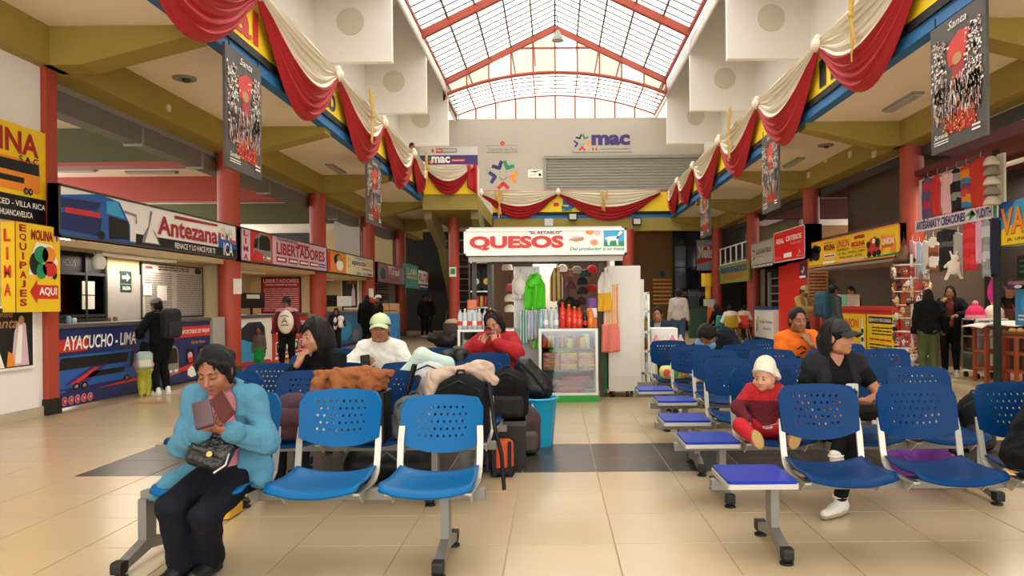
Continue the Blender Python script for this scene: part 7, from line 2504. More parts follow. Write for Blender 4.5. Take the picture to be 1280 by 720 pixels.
# ------------------------------------------------------------------ red and white swags on the parapets
m_swr = mat('#b51d26', 0.7, noise=0.12, scale=5, name='red_cloth')
m_sww = mat('#e6dcc6', 0.75, noise=0.05, scale=5, name='cream_cloth')
m_gold = mat('#c9a24a', 0.6, noise=0.2, scale=20, name='dry_straw')
def swag(label, a, b, n, drop=1.42, white=0.56, group=None, skew=0.0, z0=ZT):
 a, b, n = V(a), V(b), V(n)
 t = thing('swag', label, 'bunting', (a + b) / 2 + V((0, 0, z0)), 0, group)
 L = (b - a).length
 def surf(lo, hi, nf, out):
  def fn(u, v):
   s = max(0.0, sin(pi * u))
   sh = s ** 0.86 * (1 + skew * (2 * u - 1))
   w = lo + (hi - lo) * v
   kn = 1 - min(1, s * 3.2)
   d = w * drop * sh + 0.16 * w * kn
   env = 0.3 + 0.7 * s
   ph = w * nf * 2 * pi + 0.8 * sin(3 * u + w * 4)
   rip = 0.05 * sin(ph) * env + 0.028 * sin(2.3 * ph + 2 * u) * env
   p = a + (b - a) * u
   side = (0.05 * w * (2 * u - 1)) * 0
   return p + n * (0.11 + out + 0.10 * s * sin(pi * min(1, w)) + rip) + V((0, 0, z0 + 0.01 - d + 0.012 * sin(ph) * env))
  return fn
 MB().sheet(surf(0.0, white + 0.02, 8, 0.0), 28, 30, n * -0.012).obj('white_cloth', m_sww, t)
 MB().sheet(surf(white - 0.03, 1.0, 9, 0.02), 28, 30, n * -0.012).obj('red_cloth', m_swr, t)
 k = MB().ell(a + n * 0.16 + V((0, 0, z0 - 0.06)), (0.10, 0.12, 0.13), None, 10, 8)
 k.ell(a + n * 0.14 + V((0, 0, z0 + 0.05)), (0.07, 0.10, 0.08), None, 10, 8)
 k.obj('knot', m_sww, t)
 MB().tube([a + n * 0.10 + V((0, 0, z0 + 0.02)), b + n * 0.10 + V((0, 0, z0 + 0.02))], 0.018, 6).obj('cord', m_swr, t)
 return t
def straw(label, p, n, h=1.0):
 t = thing('straw_sheaf', label, 'ornament', p)
 rr = random.Random(len(label))
 p, n = V(p), V(n)
 u = n.cross(V((0, 0, 1)))
 b = MB()
 for i in range(13):
  a = rr.uniform(-0.09, 0.09)
  b.tube([p + n * 0.02 + u * a * 2.2 + V((0, 0, h * rr.uniform(0.3, 0.55))), p + n * 0.06 + u * a * 0.2, p + n * 0.03 - u * a * rr.uniform(0.6, 1.8) + V((0, 0, -h * rr.uniform(0.3, 0.6)))], [0.022, 0.022, 0.012], 5)
 tag(b.obj('straw', m_gold, t), kind='stuff')
 MB().ell(p + n * 0.06, (0.05, 0.05, 0.06), None, 8, 6).obj('bow', m_gold, t)
ords = ['first', 'second', 'third', 'fourth', 'fifth', 'sixth', 'seventh', 'eighth', 'ninth', 'tenth']
KL = [2.85, 6.9, 11.0, 15.05, 19.1, 23.1, 25.45]
vis = 0
for i in range(len(KL) - 1):
 lab = '%s red and cream swag along the left parapet, counted from the front' % ords[i]
 if i == len(KL) - 2:
  lab = 'short red and cream swag at the far end of the left parapet'
 swag(lab, (XL, KL[i], 0), (XL, KL[i + 1], 0), (1, 0, 0), drop=1.42 if i < 5 else 1.1)
KR = [1.3, 5.35, 9.45, 13.5, 17.55, 21.6, 25.65, 28.9, 31.4]
for i in range(len(KR) - 1):
 lab = '%s red and cream swag along the right parapet, counted from the front' % ords[i]
 swag(lab, (XR, KR[i], 0), (XR, KR[i + 1], 0), (-1, 0, 0), drop=1.42 if i < 6 else 1.15)
kx = [at(x, VY, YF).x for x in (603, 699, 826, 846)]
swag('wide red and cream swag on the far parapet left of the knot', (kx[0], YF, 0), (kx[1], YF, 0), (0, -1, 0), drop=1.15)
swag('wide red and cream swag on the far parapet above the kiosk sign', (kx[1], YF, 0), (kx[2], YF, 0), (0, -1, 0), drop=1.25)
straw('straw ornament on the far left swag above the kiosk', (at(626, VY, YF).x, YF - 0.3, 5.45), (0, -1, 0), 1.1)
straw('straw ornament in the middle of the wide far swag', (at(755, VY, YF).x, YF - 0.3, 5.55), (0, -1, 0), 0.8)
straw('straw ornament on the left swag above the second poster', (XL + 0.28, 17.1, 5.6), (1, 0, 0), 1.1)
straw('straw ornament on the last left swag beside the landing', (XL + 0.28, 24.4, 5.7), (1, 0, 0), 1.0)
straw('straw ornament on the right swag above the first right poster', (XR - 0.28, 11.5, 5.7), (-1, 0, 0), 1.2)
straw('straw ornament on the right swag above the second right poster', (XR - 0.28, 19.6, 5.7), (-1, 0, 0), 1.2)
def fas_print(X, s, y, txt, c):
 P = Panel((X + s * 0.004, y, 5.2), (0, s, 0), (0, 0, 1), 0.9, 0.5)
 mb = MB()
 P.text(mb, txt, 0, 0, 1, 1, c, 0.02)
 o = mb.obj('parapet_lettering', PAL)
 o['kind'] = 'structure'
fas_print(XL, 1, 10.4, 'al', RD)
fas_print(XL, 1, 14.4, 'ab', NA)
fas_print(XR, -1, 13.8, 'll', BK_)
P = Panel((at(703, VY, YF).x, YF - 0.012, 5.2), (1, 0, 0), (0, 0, 1), 0.55, 0.5)
mb = MB()
P.text(mb, '5', 0, 0, 1, 1, BL, 0.06)
P.rect(mb, 0, -0.12, 0.8, 0.0, GR)
P.rect(mb, -0.6, 0.3, -0.2, 0.6, RD)
o = mb.obj('parapet_lettering', PAL)
o['kind'] = 'structure'
def poster(label, X, y0, y1, z0, z1, s, seed, lean=0.0):
 u = V((0, s, 0))
 v = V((lean, 0, 1)).normalized()
 P = Panel((X, y0, z0), u, v, abs(y1 - y0), (z1 - z0), n=u.cross(v))
 t = thing('hanging_poster', label, 'poster', P.o + P.u * (P.w / 2))
 P.board(MB(), 0.035).obj('board', m_dgp, t)
 mb = MB()
 santa(P, mb, seed, 1100)
 mb.obj('print', PAL, t)
 for q in (0.1, 0.9):
  a = P.P(q, 1)
  MB().tube([a, V((X, a.y, z1 + 0.12))], 0.008, 5).obj('cord', m_black, t)
def mkposter(label, X, s, pts, seed):
 (ax, ay), (bx_, by), (cx_, cy) = pts      # top left, top right, bottom left
 A, B_, C_ = onx(ax, ay, X), onx(bx_, by, X), onx(cx_, cy, X)
 poster(label, X, A.y, B_.y, C_.z, A.z - 0.02, s, seed)
mkposter('dark procession poster hanging from the left parapet nearest the camera', XL + 0.06, 1, ((281, 50), (326, 72), (276, 205)), 3)
mkposter('narrow procession poster hanging farther along the left parapet', XL + 0.06, 1, ((458, 190), (476, 192), (456, 276)), 5)
mkposter('large procession poster hanging from the right parapet near the corner', XR - 0.06, -1, ((1163, 38), (1232, 0), (1172, 192)), 7)
mkposter('second procession poster along the right parapet', XR - 0.06, -1, ((952, 172), (973, 168), (954, 268)), 8)
mkposter('small third procession poster far along the right parapet', XR - 0.06, -1, ((875, 234), (887, 232), (877, 298)), 9)
# ------------------------------------------------------------------ landing and stair at the far left of the well
LY = 25.5
xe = at(598, VY, LY).x
o = MB().bx(XL - 0.02, xe, LY, YF, 4.50, 5.02)
struct('floor_landing', o, m_olive)
o = MB().bx(XL + 0.0, xe, LY - 0.04, LY, 5.02, ZT - 0.02)
struct('trim_6', o, m_yellow)
swag('red and cream swag on the front of the stair landing', (XL + 0.05, LY - 0.04, 0), (xe - 0.12, LY - 0.04, 0), (0, -1, 0), drop=1.0)
o = MB().bx(xe - 0.08, xe, LY, LY + 0.7, 5.02, ZT)
struct('trim_7', o, m_cream)
sw = MB().sheet(lambda u, v: (xe - 0.32 + 0.34 * u, LY - 0.18 - 0.05 * sin(u * 9), ZT - 1.0 * v * (0.75 + 0.25 * u)), 12, 8, (0, 0.012, 0)).obj('hanging_cloth', m_swr)
tag(sw, 'red cloth tail hanging at the right end of the landing swag', 'cloth')
t = thing('staircase', 'dark open stair with olive stringers dropping behind the landing', 'stairs', (-3.5, 28, 0))
prof = [(25.7, 4.5), (27.2, 4.5), (29.0, 3.9), (34.6, 0.0), (33.6, 0.0), (28.6, 3.4), (26.4, 4.0), (25.7, 4.2)]
for x in (XL, xe - 0.25):
 MB().prism(prof, (x, 0, 0), (0, 1, 0), (0, 0, 1), (1, 0, 0), 0.25).obj('stringer', mat('#7d7346', 0.7), t)
for i in range(16):
 q = i / 15
 y, z = 28.6 + 5.2 * q, 3.7 - 3.5 * q
 MB().bx(XL + 0.25, xe - 0.25, y, y + 0.34, z, z + 0.05).obj('tread', m_maroon if i % 2 else m_gy, t)
# ------------------------------------------------------------------ far upper wall: shutter, logos
a, b_ = at(683, 199, YW), at(869, 240, YW)
t = bpy.data.objects.new('door_1', None)
COL.objects.link(t)
t['kind'] = 'structure'
x0, x1, z1 = a.x, b_.x + 0.4, a.z
m_sh = mat('#8d8a83', 0.55, 0.2, noise=0.05, name='shutter_steel')
n = 22
for i in range(n):
 z = 5.0 + (z1 - 5.0) * i / n
 h = (z1 - 5.0) / n
 MB().prism([(0, 0.004), (0.035, h * 0.3), (0.035, h * 0.7), (0, h - 0.004)], (x0, YW - 0.005, z), (0, -1, 0), (0, 0, 1), (1, 0, 0), x1 - x0).obj('shutter_slat', m_sh, t)
MB().bx(x0 - 0.12, x0, YW - 0.08, YW - 0.002, 5.0, z1 + 0.12).obj('guide_rail', m_grey, t)
MB().bx(x0 - 0.12, x1, YW - 0.12, YW - 0.002, z1, z1 + 0.14).obj('shutter_box', m_grey, t)
def star_logo(P, mb, cx, cy, r, w, face=True):
 cols = [NA, GR, OR, RD, VI]
 angs = [118, 62, -10, -90, 190]
 asp = P.w / P.h
 for c, a in zip(cols, angs):
  a = radians(a)
  pts = []
  for k in range(-4, 5):
   th = k / 4 * 1.25
   rr_ = r * (0.52 + 0.42 * abs(k / 4) ** 1.4)
   ang = a + 0.40 * (k / 4)
   pts.append((cx + rr_ * cos(ang), cy + rr_ * sin(ang) * asp))
  P.stroke(mb, pts, w, c, 2)
 if face:
  for sx in (-1, 1):
   P.disc(mb, cx + sx * r * 0.2, cy + r * 0.22 * asp, r * 0.05, r * 0.05 * asp, GY, 2)
  P.stroke(mb, [(cx + r * 0.24 * cos(radians(q)), cy - r * 0.05 * asp + r * 0.24 * sin(radians(q)) * asp) for q in range(190, 351, 20)], w * 0.4, GY, 2)
def wall_logo(name, label, px0, px1, py0, py1, draw, back=None, cat='sign', Y=YW):
 P = pl_front(px0, px1, py0, py1, Y - 0.035)
 t = thing(name, label, cat, P.o + P.u * (P.w / 2))
 P.board(MB(), 0.03).obj('board', back or mat('#b5ada1', 0.75, noise=0.03, scale=2, name='grey_white_plaster'), t)
 mb = MB()
 draw(P, mb)
 mb.obj('print', PAL, t)
 return t
def d(P, mb):
 star_logo(P, mb, 0.16, 0.5, 0.15, 0.085)
 P.text(mb, 'mac', 0.32, 0.34, 0.98, 0.92, VI, 0.05)
 P.text(mb, 'mejor atencion al ciudadano', 0.46, 0.08, 0.98, 0.20, BK_, 0.0)
 P.rect(mb, 0.33, 0.08, 0.36, 0.22, RD)
 P.rect(mb, 0.39, 0.08, 0.42, 0.22, RD)
wall_logo('wall_logo', 'violet office logo with a small coloured star above the shutter', 716, 789, 166, 190, d)
def d(P, mb):
 star_logo(P, mb, 0.5, 0.5, 0.5, 0.17)
wall_logo('wall_logo', 'large coloured star logo with a smiling face on the far wall', 610, 648, 200, 238, d)
def d(P, mb):
 P.text(mb, 'Gobierno del Perú', 0.05, 0.08, 0.95, 0.44, GY, 0.01)
 P.stroke(mb, [(0.0, 0.58), (1, 0.58)], 0.03, GY)
 P.disc(mb, 0.5, 0.78, 0.07, 0.2, RD, 2)
 P.disc(mb, 0.5, 0.74, 0.03, 0.1, GO, 3)
wall_logo('wall_logo', 'grey government lettering with a small crest on the far wall', 608, 648, 176, 190, d)
def d(P, mb):
 P.poly(mb, [(0.05, 0.75), (0.9, 0.9), (0.5, 0.65)], BK_)
 P.text(mb, 'salida', 0.15, 0.25, 0.6, 0.45, GY)
 P.disc(mb, 0.82, 0.35, 0.1, 0.2, BK_)
wall_logo('wall_logo', 'small white notice left of the grey shutter', 660, 678, 212, 222, d, m_pw)
def d(P, mb):
 P.rect(mb, 0, 0, 1, 0.56, VI, 1)
 star_logo(P, mb, 0.12, 0.27, 0.10, 0.06)
 P.text(mb, 'mac', 0.2, 0.16, 0.52, 0.5, WH, 0.04)
 P.rect(mb, 0.54, 0.22, 0.78, 0.36, RD, 2)
 P.text(mb, 'Ayacucho', 0.56, 0.26, 0.76, 0.33, WH, 0.02, k=3)
 P.rect(mb, 0.28, 0.68, 0.38, 0.92, RD, 2)
 P.rect(mb, 0.38, 0.68, 0.64, 0.92, GY, 2)
 P.text(mb, 'PERU', 0.29, 0.76, 0.37, 0.85, WH, 0.02, k=3)
 lines(P, mb, 0.40, 0.74, 0.62, 0.88, 2, WH, 0.4, 3, 3)
 P.disc(mb, 0.22, 0.8, 0.02, 0.1, RD)
wall_logo('office_sign', 'violet and pale office sign behind the end of the left parapet', 525, 597, 183, 208, d, mat('#c9c6c4', 0.5))
for px, py, lab in ((686, 278, 'small flood lamp with a round head under the far parapet'), (716, 271, 'small black flood lamp under the middle of the far parapet'), (796, 277, 'dark flood lamp under the far parapet right of the kiosk sign')):
 p = at(px, py, YF - 0.2)
 t = thing('flood_lamp', lab, 'lamp', p)
 MB().rbox(p, (0.36, 0.16, 0.3), 0.05, ax=1).obj('head', m_black if px > 700 else m_steel, t)
 MB().box(p + V((0, -0.09, 0)), (0.28, 0.02, 0.22)).obj('lens', mat('#c8c6bd', 0.3), t)
 MB().box(p + V((0, 0.13, 0.0)), (0.06, 0.16, 0.06)).obj('arm', m_black, t)
# ------------------------------------------------------------------ people
def stand(label, X, Y, rz, k, q='far', skin='#94603f', fat=1.0, stride=0.0, z=0.0, lean=0.0, hy=0.0, hp=0.0, arms=None, group=None, bodykw=None, kid=False):
 p = Person(label, (X, Y, z), rz, k, fat, q, skin)
 p.torso((0, 0, 0.90 * k), pitch=lean)
 hk = k * (1.0 if not kid else 1.35)
 p.head(yaw=hy, pitch=hp, kk=hk, up=0.145 if not kid else 0.19)
 for i, s in ((0, -1), (1, 1)):
  a = arms[i] if arms else None
  if a is None:
   p.arm(i, p.sh[i] + V((s * 0.09 * k, -0.04, -0.50 * k)), (0, 1, 0.0), pn=(-s, 0, 0), curl=0.45, tside=s)
  else:
   w, hint, kw = a
   p.arm(i, V(w) * k, hint, **kw)
  p.leg(i, (s * 0.095 * k, s * stride * k, 0.085 * k), (0, -1, 0.1), (s * 0.12, -1, 0))
 p.body(child_=kid, **(bodykw or {}))
 return p
def sit(label, X, Y, rz, k, q='mid', skin='#9c6247', fat=1.0, zs=0.44, lean=0.05, hy=0.0, hp=0.1, ty=0.0, tr=0.0, hr=0.0, arms=(None, None), feet=None, hk=None, hints=None, toes=None, bodykw=None, pz=0.085, fwd=0.03, py=0.0, up=0.145):
 p = Person(label, (X, Y, 0), rz, k, fat, q, skin)
 p.torso((0, py, zs + pz * k), pitch=lean, yaw=ty, roll=tr)
 p.head(yaw=hy, pitch=hp, kk=hk or k, fwd=fwd, roll=hr, up=up)
 for i, s in ((0, -1), (1, 1)):
  a = arms[i]
  if a is None:
   p.arm(i, (s * 0.13 * k, -0.30 * k, zs + 0.17 * k), (s * 0.6, 0.2, -1), hf=(-s * 0.3, -1, -0.25), pn=(0, 0, -1), curl=0.35, tside=s)
  else:
   w, hint, kw = a
   p.arm(i, V(w), hint, **kw)
  ft = feet[i] if feet else (s * 0.12 * k, -0.40 * k, 0.085 * k)
  p.leg(i, ft, (hints[i] if hints else (s * 0.1, -1, 0.6)), (toes[i] if toes else (s * 0.15, -1, 0)))
 p.body(**(bodykw or {}))
 return p
def phone(label, c, R, color, w=0.075, h=0.15, screen='#101216', cat='phone', name='phone'):
 """R columns: width, normal (screen side is -normal), height"""
 t = thing(name, label, cat, c)
 MB().rbox(c, (w, 0.010, h), 0.010, R, ax=1).obj('case', mat(color, 0.35), t)
 MB().box(V(c) + R @ V((0, -0.006, 0)), (w * 0.9, 0.002, h * 0.92), R).obj('screen', mat(screen, 0.1, noise=0), t)
 return t
w1 = sit('woman in a light blue jacket and pink top reading her phone at the front left', -1.71, 3.97, 0, 0.885, 'near', '#8f5a40', fat=1.04, zs=0.435, lean=radians(13), hp=radians(24), hy=radians(-6), hk=0.97, ty=radians(3),
         arms=(((0.005, -0.325, 0.765), (-0.75, 0.3, -1), dict(hf=(0.55, -0.35, 0.25), pn=(0.35, 0.3, 0.9), curl=0.75, tside=-1, thumb=0.5)),
               ((0.135, -0.310, 0.755), (0.75, 0.3, -1), dict(hf=(-0.60, -0.40, 0.20), pn=(-0.2, 0.35, 0.9), curl=0.7, tside=1, thumb=0.5))),
         feet=((-0.16, -0.20, 0.085), (-0.05, -0.12, 0.085)), toes=((-0.35, -1, 0), (-0.2, -1, 0)), hints=((-0.06, -1, 0.5), (0.12, -1, 0.5)), bodykw=dict(shut=True, full=1.10, brow='#20150f'), fwd=0.05)
T, k = w1.T, w1.hk
w1.hair('#0e0a08', 'bun', extra=[C(T(-0.076, 0.04, 0.05), T(-0.03, 0.075, 0.085), 0.010, 0.014, 0.015), C(T(0.076, 0.04, 0.05), T(0.03, 0.075, 0.085), 0.010, 0.014, 0.015), C(T(-0.085, 0.02, 0.03), T(-0.078, 0.035, -0.05), 0.011, 0.006, 0.015), C(T(0.085, 0.02, 0.03), T(0.082, 0.02, -0.06), 0.014, 0.008, 0.015),
         C(T(-0.03, 0.082, 0.08), T(-0.05, 0.080, 0.045), 0.005, 0.003, 0.006), C(T(0.0, 0.085, 0.08), T(-0.02, 0.092, 0.05), 0.004, 0.003, 0.006), C(T(0.03, 0.082, 0.08), T(0.05, 0.080, 0.04), 0.005, 0.003, 0.006)])
for s in (-1, 1):
 b = MB().tube([T(s * 0.018, 0.0865, -0.004), T(s * 0.031, 0.0895, -0.0085), T(s * 0.045, 0.081, -0.005)], 0.0016 * k, 5)
 child('eyelash', b.mesh('eyelash', m_black), w1.t)
w1.top('#b5707c', 0.0, 0.012, low=-0.02, name='pink_top', bust=0.06, amp=0.003)
k = w1.k
jk = mat('#4a7c93', 0.85, noise=0.10, scale=6, bump=0.9, bscale=15, name='blue_quilt', spec=0.2)
col = [C(w1.nb + w1.Rs @ V((-0.07, 0.035, 0.0)), w1.nb + w1.Rs @ V((0.07, 0.035, 0.0)), 0.038, None, 0.03), C(w1.nb + w1.Rs @ V((-0.095, -0.02, -0.015)), w1.nb + w1.Rs @ V((-0.085, -0.09, -0.09)), 0.032, 0.022, 0.03), C(w1.nb + w1.Rs @ V((0.095, -0.02, -0.015)), w1.nb + w1.Rs @ V((0.095, -0.09, -0.09)), 0.032, 0.022, 0.03)]
skirt = [C((-0.15, -0.02, 0.50), (-0.27, -0.13, 0.44), 0.08, 0.045, 0.05), C((0.15, 0.0, 0.50), (0.185, -0.06, 0.47), 0.08, 0.055, 0.05), C((-0.25, -0.12, 0.46), (-0.30, -0.16, 0.40), 0.045, 0.03, 0.05)]
w1.top(None, 1.94, 0.027, low=-0.13, name='jacket', amp=0.006, m=jk, freq=30, bust=0.055, extra=col + skirt,
       cut=[BOX(w1.chest + w1.Rs @ V((0.01, -0.18, -0.08)), (0.145, 0.26, 0.62), w1.Rs, 0.02, -1, 0.03)])
w1.trousers('#0e1019', 1.95, 0.016, flare=0.022, amp=0.005)
w1.shoes('#101012', '#0b0b0c')
for i in (0, 1):
 a, b_, c = w1.legs['arm%d' % i]
 blob('cuff', [C(b_ + (c - b_) * 0.86, b_ + (c - b_) * 0.95, 0.056, 0.054, 0.01)], 0.008, jk, w1.t)
for s in (0, 1):
 q = w1.sh[s]
 b = MB().tube([w1.nb + w1.Rs @ V(((-0.10, 0.10)[s], -0.01, 0.015)), q + (w1.nb - q) * 0.25 + V((0, -0.01, 0.078)), q + V(((-0.055, 0.055)[s], -0.01, 0.045))], 0.006, 6)
 child('shoulder_piping', b.mesh('shoulder_piping', m_black), w1.t)
hm = w1.wpos((0.075, -0.385, 0.85))
Rp = Rz(radians(8)) @ Rx(radians(-38))
phone('dark red folding phone case held by the woman in the blue jacket', hm + V((-0.035, 0.0, 0.0)), Rp @ Ry(radians(-18)), '#4a1418', 0.085, 0.15, '#3a1216')
phone('open flap of the dark red phone case in the woman\'s hands', hm + V((0.055, 0.005, 0.035)), Rp @ Ry(radians(-32)) @ Rz(radians(-30)), '#5a1c1e', 0.085, 0.15, '#4a1619', name='phone_flap')
c = w1.wpos((0.02, -0.27, 0.645))
t = thing('handbag', 'black quilted handbag with a round clasp on the lap of the woman in blue', 'handbag', c)
Rb = Ry(radians(18)) @ Rx(radians(-25))
blob('pouch', [BOX((0, 0, 0), (0.21, 0.085, 0.165), Rb, 0.02, 1, 0.04)], 0.008, mat('#131214', 0.4, bump=0.8, bscale=26, name='quilted_leather'), t)
blob('flap', [BOX(Rb @ V((0, -0.012, 0.03)), (0.216, 0.085, 0.12), Rb, 0.02, 1, 0.035)], 0.008, mat('#18171a', 0.35, bump=0.8, bscale=26), t)
b = MB().tube([c + Rb @ V((0.02, -0.052, -0.015)), c + Rb @ V((0.02, -0.064, -0.015))], 0.014, 14)
b.obj('clasp', mat('#c9b273', 0.3, 0.8), t)
b = MB().tube([c + Rb @ V((0.10, 0, 0.05)), c + V((0.14, 0.05, 0.03)), c + V((0.185, 0.12, 0.05)), c + V((0.19, 0.22, 0.08))], 0.011, 6, flat=0.5)
b.obj('strap', m_black, t)
b = MB().tube([c + Rb @ V((-0.10, 0, 0.06)), w1.wpos(w1.chest + w1.Rs @ V((-0.03, -0.165, -0.02))), w1.wpos(w1.nb + w1.Rs @ V((-0.075, -0.10, -0.055)))], 0.011, 6, flat=0.5)
b.obj('strap', m_black, t)
MB().tube([c + Rb @ V((0.09, -0.03, 0.05)), c + Rb @ V((0.11, -0.05, -0.04)), c + Rb @ V((0.075, -0.05, -0.09))], 0.006, 6).obj('chain', m_steel, t)
w2 = sit('woman in a black cap and black shirt holding a phone on the second right bench', 1.915, 5.20, radians(4), 0.95, 'near', '#a66d4d', fat=0.94, lean=radians(4), hp=radians(-2), hy=radians(42), ty=radians(-2),
         arms=(((-0.20, -0.26, 0.57), (-0.8, 0.3, -0.6), dict(hf=(0.2, -1, -0.1), pn=(0, 0, -1), curl=0.4, tside=-1)),
               ((0.075, -0.30, 0.705), (1, 0.25, -0.5), dict(hf=(-0.95, -0.25, 0.1), pn=(-0.1, 0.2, 0.95), curl=0.85, tside=1, thumb=0.5))),
         feet=((-0.19, -0.44, 0.36), (-0.14, -0.38, 0.085)), toes=((-0.9, -0.7, -0.15), (-1.1, -0.8, 0)), hints=((0.15, -1, 0.9), (-0.15, -1, 0.5)), bodykw=dict(full=1.04))
T = w2.T
w2.hair('#0b0807', 'tail', extra=[C(T(-0.04, -0.10, -0.02), T(-0.07, -0.07, -0.2), 0.04, 0.03, 0.04)])
w2.strands('#0f0a08', 60, 'down', 0.16, 85)
w2.cap('#121214')
w2.top('#08080a', 0.50, 0.015, low=-0.05, vneck=0.06, bust=0.062, amp=0.003)
k = w2.k
w2.top('#1d1d21', 0.12, 0.026, low=-0.05, name='vest', bust=0.06, amp=0.003, cut=[BOX(w2.chest + w2.Rs @ V((0.0, -0.18, -0.02)), (0.13, 0.26, 0.62), w2.Rs, 0.02, -1, 0.03)],
       extra=[C(w2.nb + w2.Rs @ V((-0.09, -0.03, 0.0)), w2.nb + w2.Rs @ V((-0.08, -0.10, -0.20)), 0.026, 0.03, 0.02), C(w2.nb + w2.Rs @ V((0.09, -0.03, 0.0)), w2.nb + w2.Rs @ V((0.085, -0.10, -0.20)), 0.024, 0.026, 0.02)])
w2.trousers('#070708', 1.9, 0.010)
w2.shoes('#d2ccc0', '#9a8a70', L=0.265)
ph = w2.wpos((-0.035, -0.345, 0.755))
t = phone('pale rimmed phone held upright by the woman in the black cap', ph, Rz(radians(0)) @ Rx(radians(6)), '#d4d2c8', 0.078, 0.145, '#d4d2c8')
MB().box(ph + V((0, -0.0085, 0)), (0.066, 0.003, 0.13)).obj('back_cover', m_black, t)
for dx, dz in ((-0.012, 0.035), (0.014, 0.035), (0.0, 0.01)):
 MB().tube([ph + V((dx, -0.010, dz)), ph + V((dx, -0.012, dz))], 0.009, 10).obj('lens', mat('#6b6f78', 0.2, 0.5), t)
t = thing('black_bag', 'black bag on the lap of the woman in the black cap', 'bag', w2.wpos((0.14, -0.22, 0.64)))
blob('pouch', [BOX((0, 0, 0), (0.24, 0.16, 0.12), Rx(radians(10)), 0.02, 1, 0.05)], 0.01, m_black, t, amp=0.004)
blob('flap', [BOX((0, -0.03, 0.03), (0.245, 0.12, 0.08), Rx(radians(10)), 0.02, 1, 0.03)], 0.01, mat('#1b1b1d', 0.5), t)
ba = Person('toddler in a red knitted cardigan and cream beanie on the second right bench', (1.425, 5.17, 0), radians(-4), 0.56, 1.3, 'near', '#c08a6c')
ba.hs = 0.7
ba.torso((0, -0.02, 0.515), pitch=radians(3))
ba.head(yaw=radians(-34), pitch=radians(3), kk=0.80, up=0.075)
k = ba.k
ba.arm(0, (-0.135, -0.16, 0.565), (-1, 0.4, -0.2), hf=(-0.05, -1, -0.3), pn=(0.3, 0, -1), curl=0.6, tside=-1)
ba.arm(1, (0.12, -0.175, 0.64), (1, 0.4, -0.4), hf=(-0.3, -0.9, 0.35), pn=(-0.6, 0, 0.5), curl=0.9, tside=1)
for i, s in ((0, -1), (1, 1)):
 ba.leg(i, (s * 0.115 - 0.01, -0.38, 0.48), (s * 1.0, 0, 0.45), (s * 0.35, -0.12, 1), l1=0.40, l2=0.38)
ba.body(child_=True, full=1.3)
T = ba.T
rib = mat('#d5ccb6', 0.95, noise=0.06, bump=0.9, bscale=55, name='ribbed_knit', stretch=(1, 1, 0.3))
hk = ba.hk
o = blob('beanie', [E(T(0, -0.015, 0.055), (0.094 * hk, 0.112 * hk, 0.115 * hk), ba.Rh, 0.02), E(T(0, -0.035, 0.13), (0.06 * hk, 0.07 * hk, 0.055 * hk), ba.Rh, 0.05), C(T(-0.06, -0.05, 0.0), T(0.06, -0.05, 0.0), 0.062 * hk, None, 0.03), PL(T(0, 0, 0.022), ba.Rh @ V((0, -0.55, -1)))], 0.006, rib, ba.t)
rr = [T(0.090 * cos(2 * pi * i / 20), 0.107 * sin(2 * pi * i / 20) - 0.015, 0.032 + 0.055 * sin(2 * pi * i / 20)) for i in range(21)]
child('cuff', MB().tube(rr, 0.013 * hk, 8).mesh('cuff', rib), o)
child('pompom', MB().ell(T(0.05, -0.115, 0.045), (0.035 * hk, 0.035 * hk, 0.035 * hk)).mesh('pompom', mat('#8a7464', 0.95, bump=0.8)), o)
red_a, red_b = '#a5141c', '#5f0f1c'
kn = mat(red_b, 0.95, noise=0.2, scale=20, bump=0.8, bscale=60, name='dark_red_knit')
kn2 = mat(red_a, 0.95, noise=0.15, scale=20, bump=0.8, bscale=60, name='red_knit')
v, q_ = net(grow(ba.torso_prims(), 0.016) + [p_ for i in (0, 1) for p_ in grow(ba.arm_prims(i, 2.0), 0.017)] + [C(ba.nb + V((0, 0, -0.005)), ba.nb + V((0, -0.02, 0.1)), 0.034, 0.06, 0.012, -1), PL((0, 0, 0.50), (0, 0, -1))], 0.007, amp=0.003, freq=45)
me = np_mesh('cardigan', [(v, q_, 0)], [kn, kn2], regions=[((0, 0, ba.sh[0].z + 0.02), (0.4, 0.4, 0.085), None, 1)])
child('cardigan', me, ba.t)
for i in range(4):
 z = 0.555 + 0.042 * i
 child('button', MB().ell((0.005, -0.02 - 0.078 * 1.0, z), (0.007, 0.005, 0.007), None, 8, 6).mesh('button', mat('#d8c9a8', 0.4)), ba.t)
ba.trousers('#b3202a', 1.95, 0.013, top=0.6)
for i, s in ((0, -1), (1, 1)):
 a, b_, c, toe = ba.legs['leg%d' % i]
 cc = c + V((0, -0.02, 0.01))
 R = Rz(radians(0)) @ Ry(radians(20 * s))
 o = blob('shoe', [E(cc + R @ V((0, 0.0, 0.0)), (0.036, 0.038, 0.062), R, 0.02), C(cc + V((0, 0.03, -0.02)), cc + V((0, 0.06, -0.01)), 0.034, 0.032, 0.02)], 0.006, mat('#9c5f38', 0.7), ba.t)
 blob('sole', [E(cc + R @ V((0, -0.033, 0.0)), (0.036, 0.010, 0.062), R, 0.01)], 0.005, mat('#b9955c', 0.7, noise=0.2, scale=60), o)
child('shirt_tail', MB().ell((0.0, -0.10, 0.517), (0.05, 0.03, 0.02)).mesh('shirt_tail', mat('#e3c9c4', 0.9)), ba.t)
c = ba.wpos((0.11, -0.235, 0.665))
o = MB().rbox(c, (0.055, 0.03, 0.045), 0.015, Ry(radians(20)), ax=1).obj('bread_piece', mat('#c98a3c', 0.8, noise=0.3, scale=30), None)
tag(o, 'small piece of bread in the hand of the toddler', 'bread')
c = ba.wpos((0.015, -0.20, 0.545))
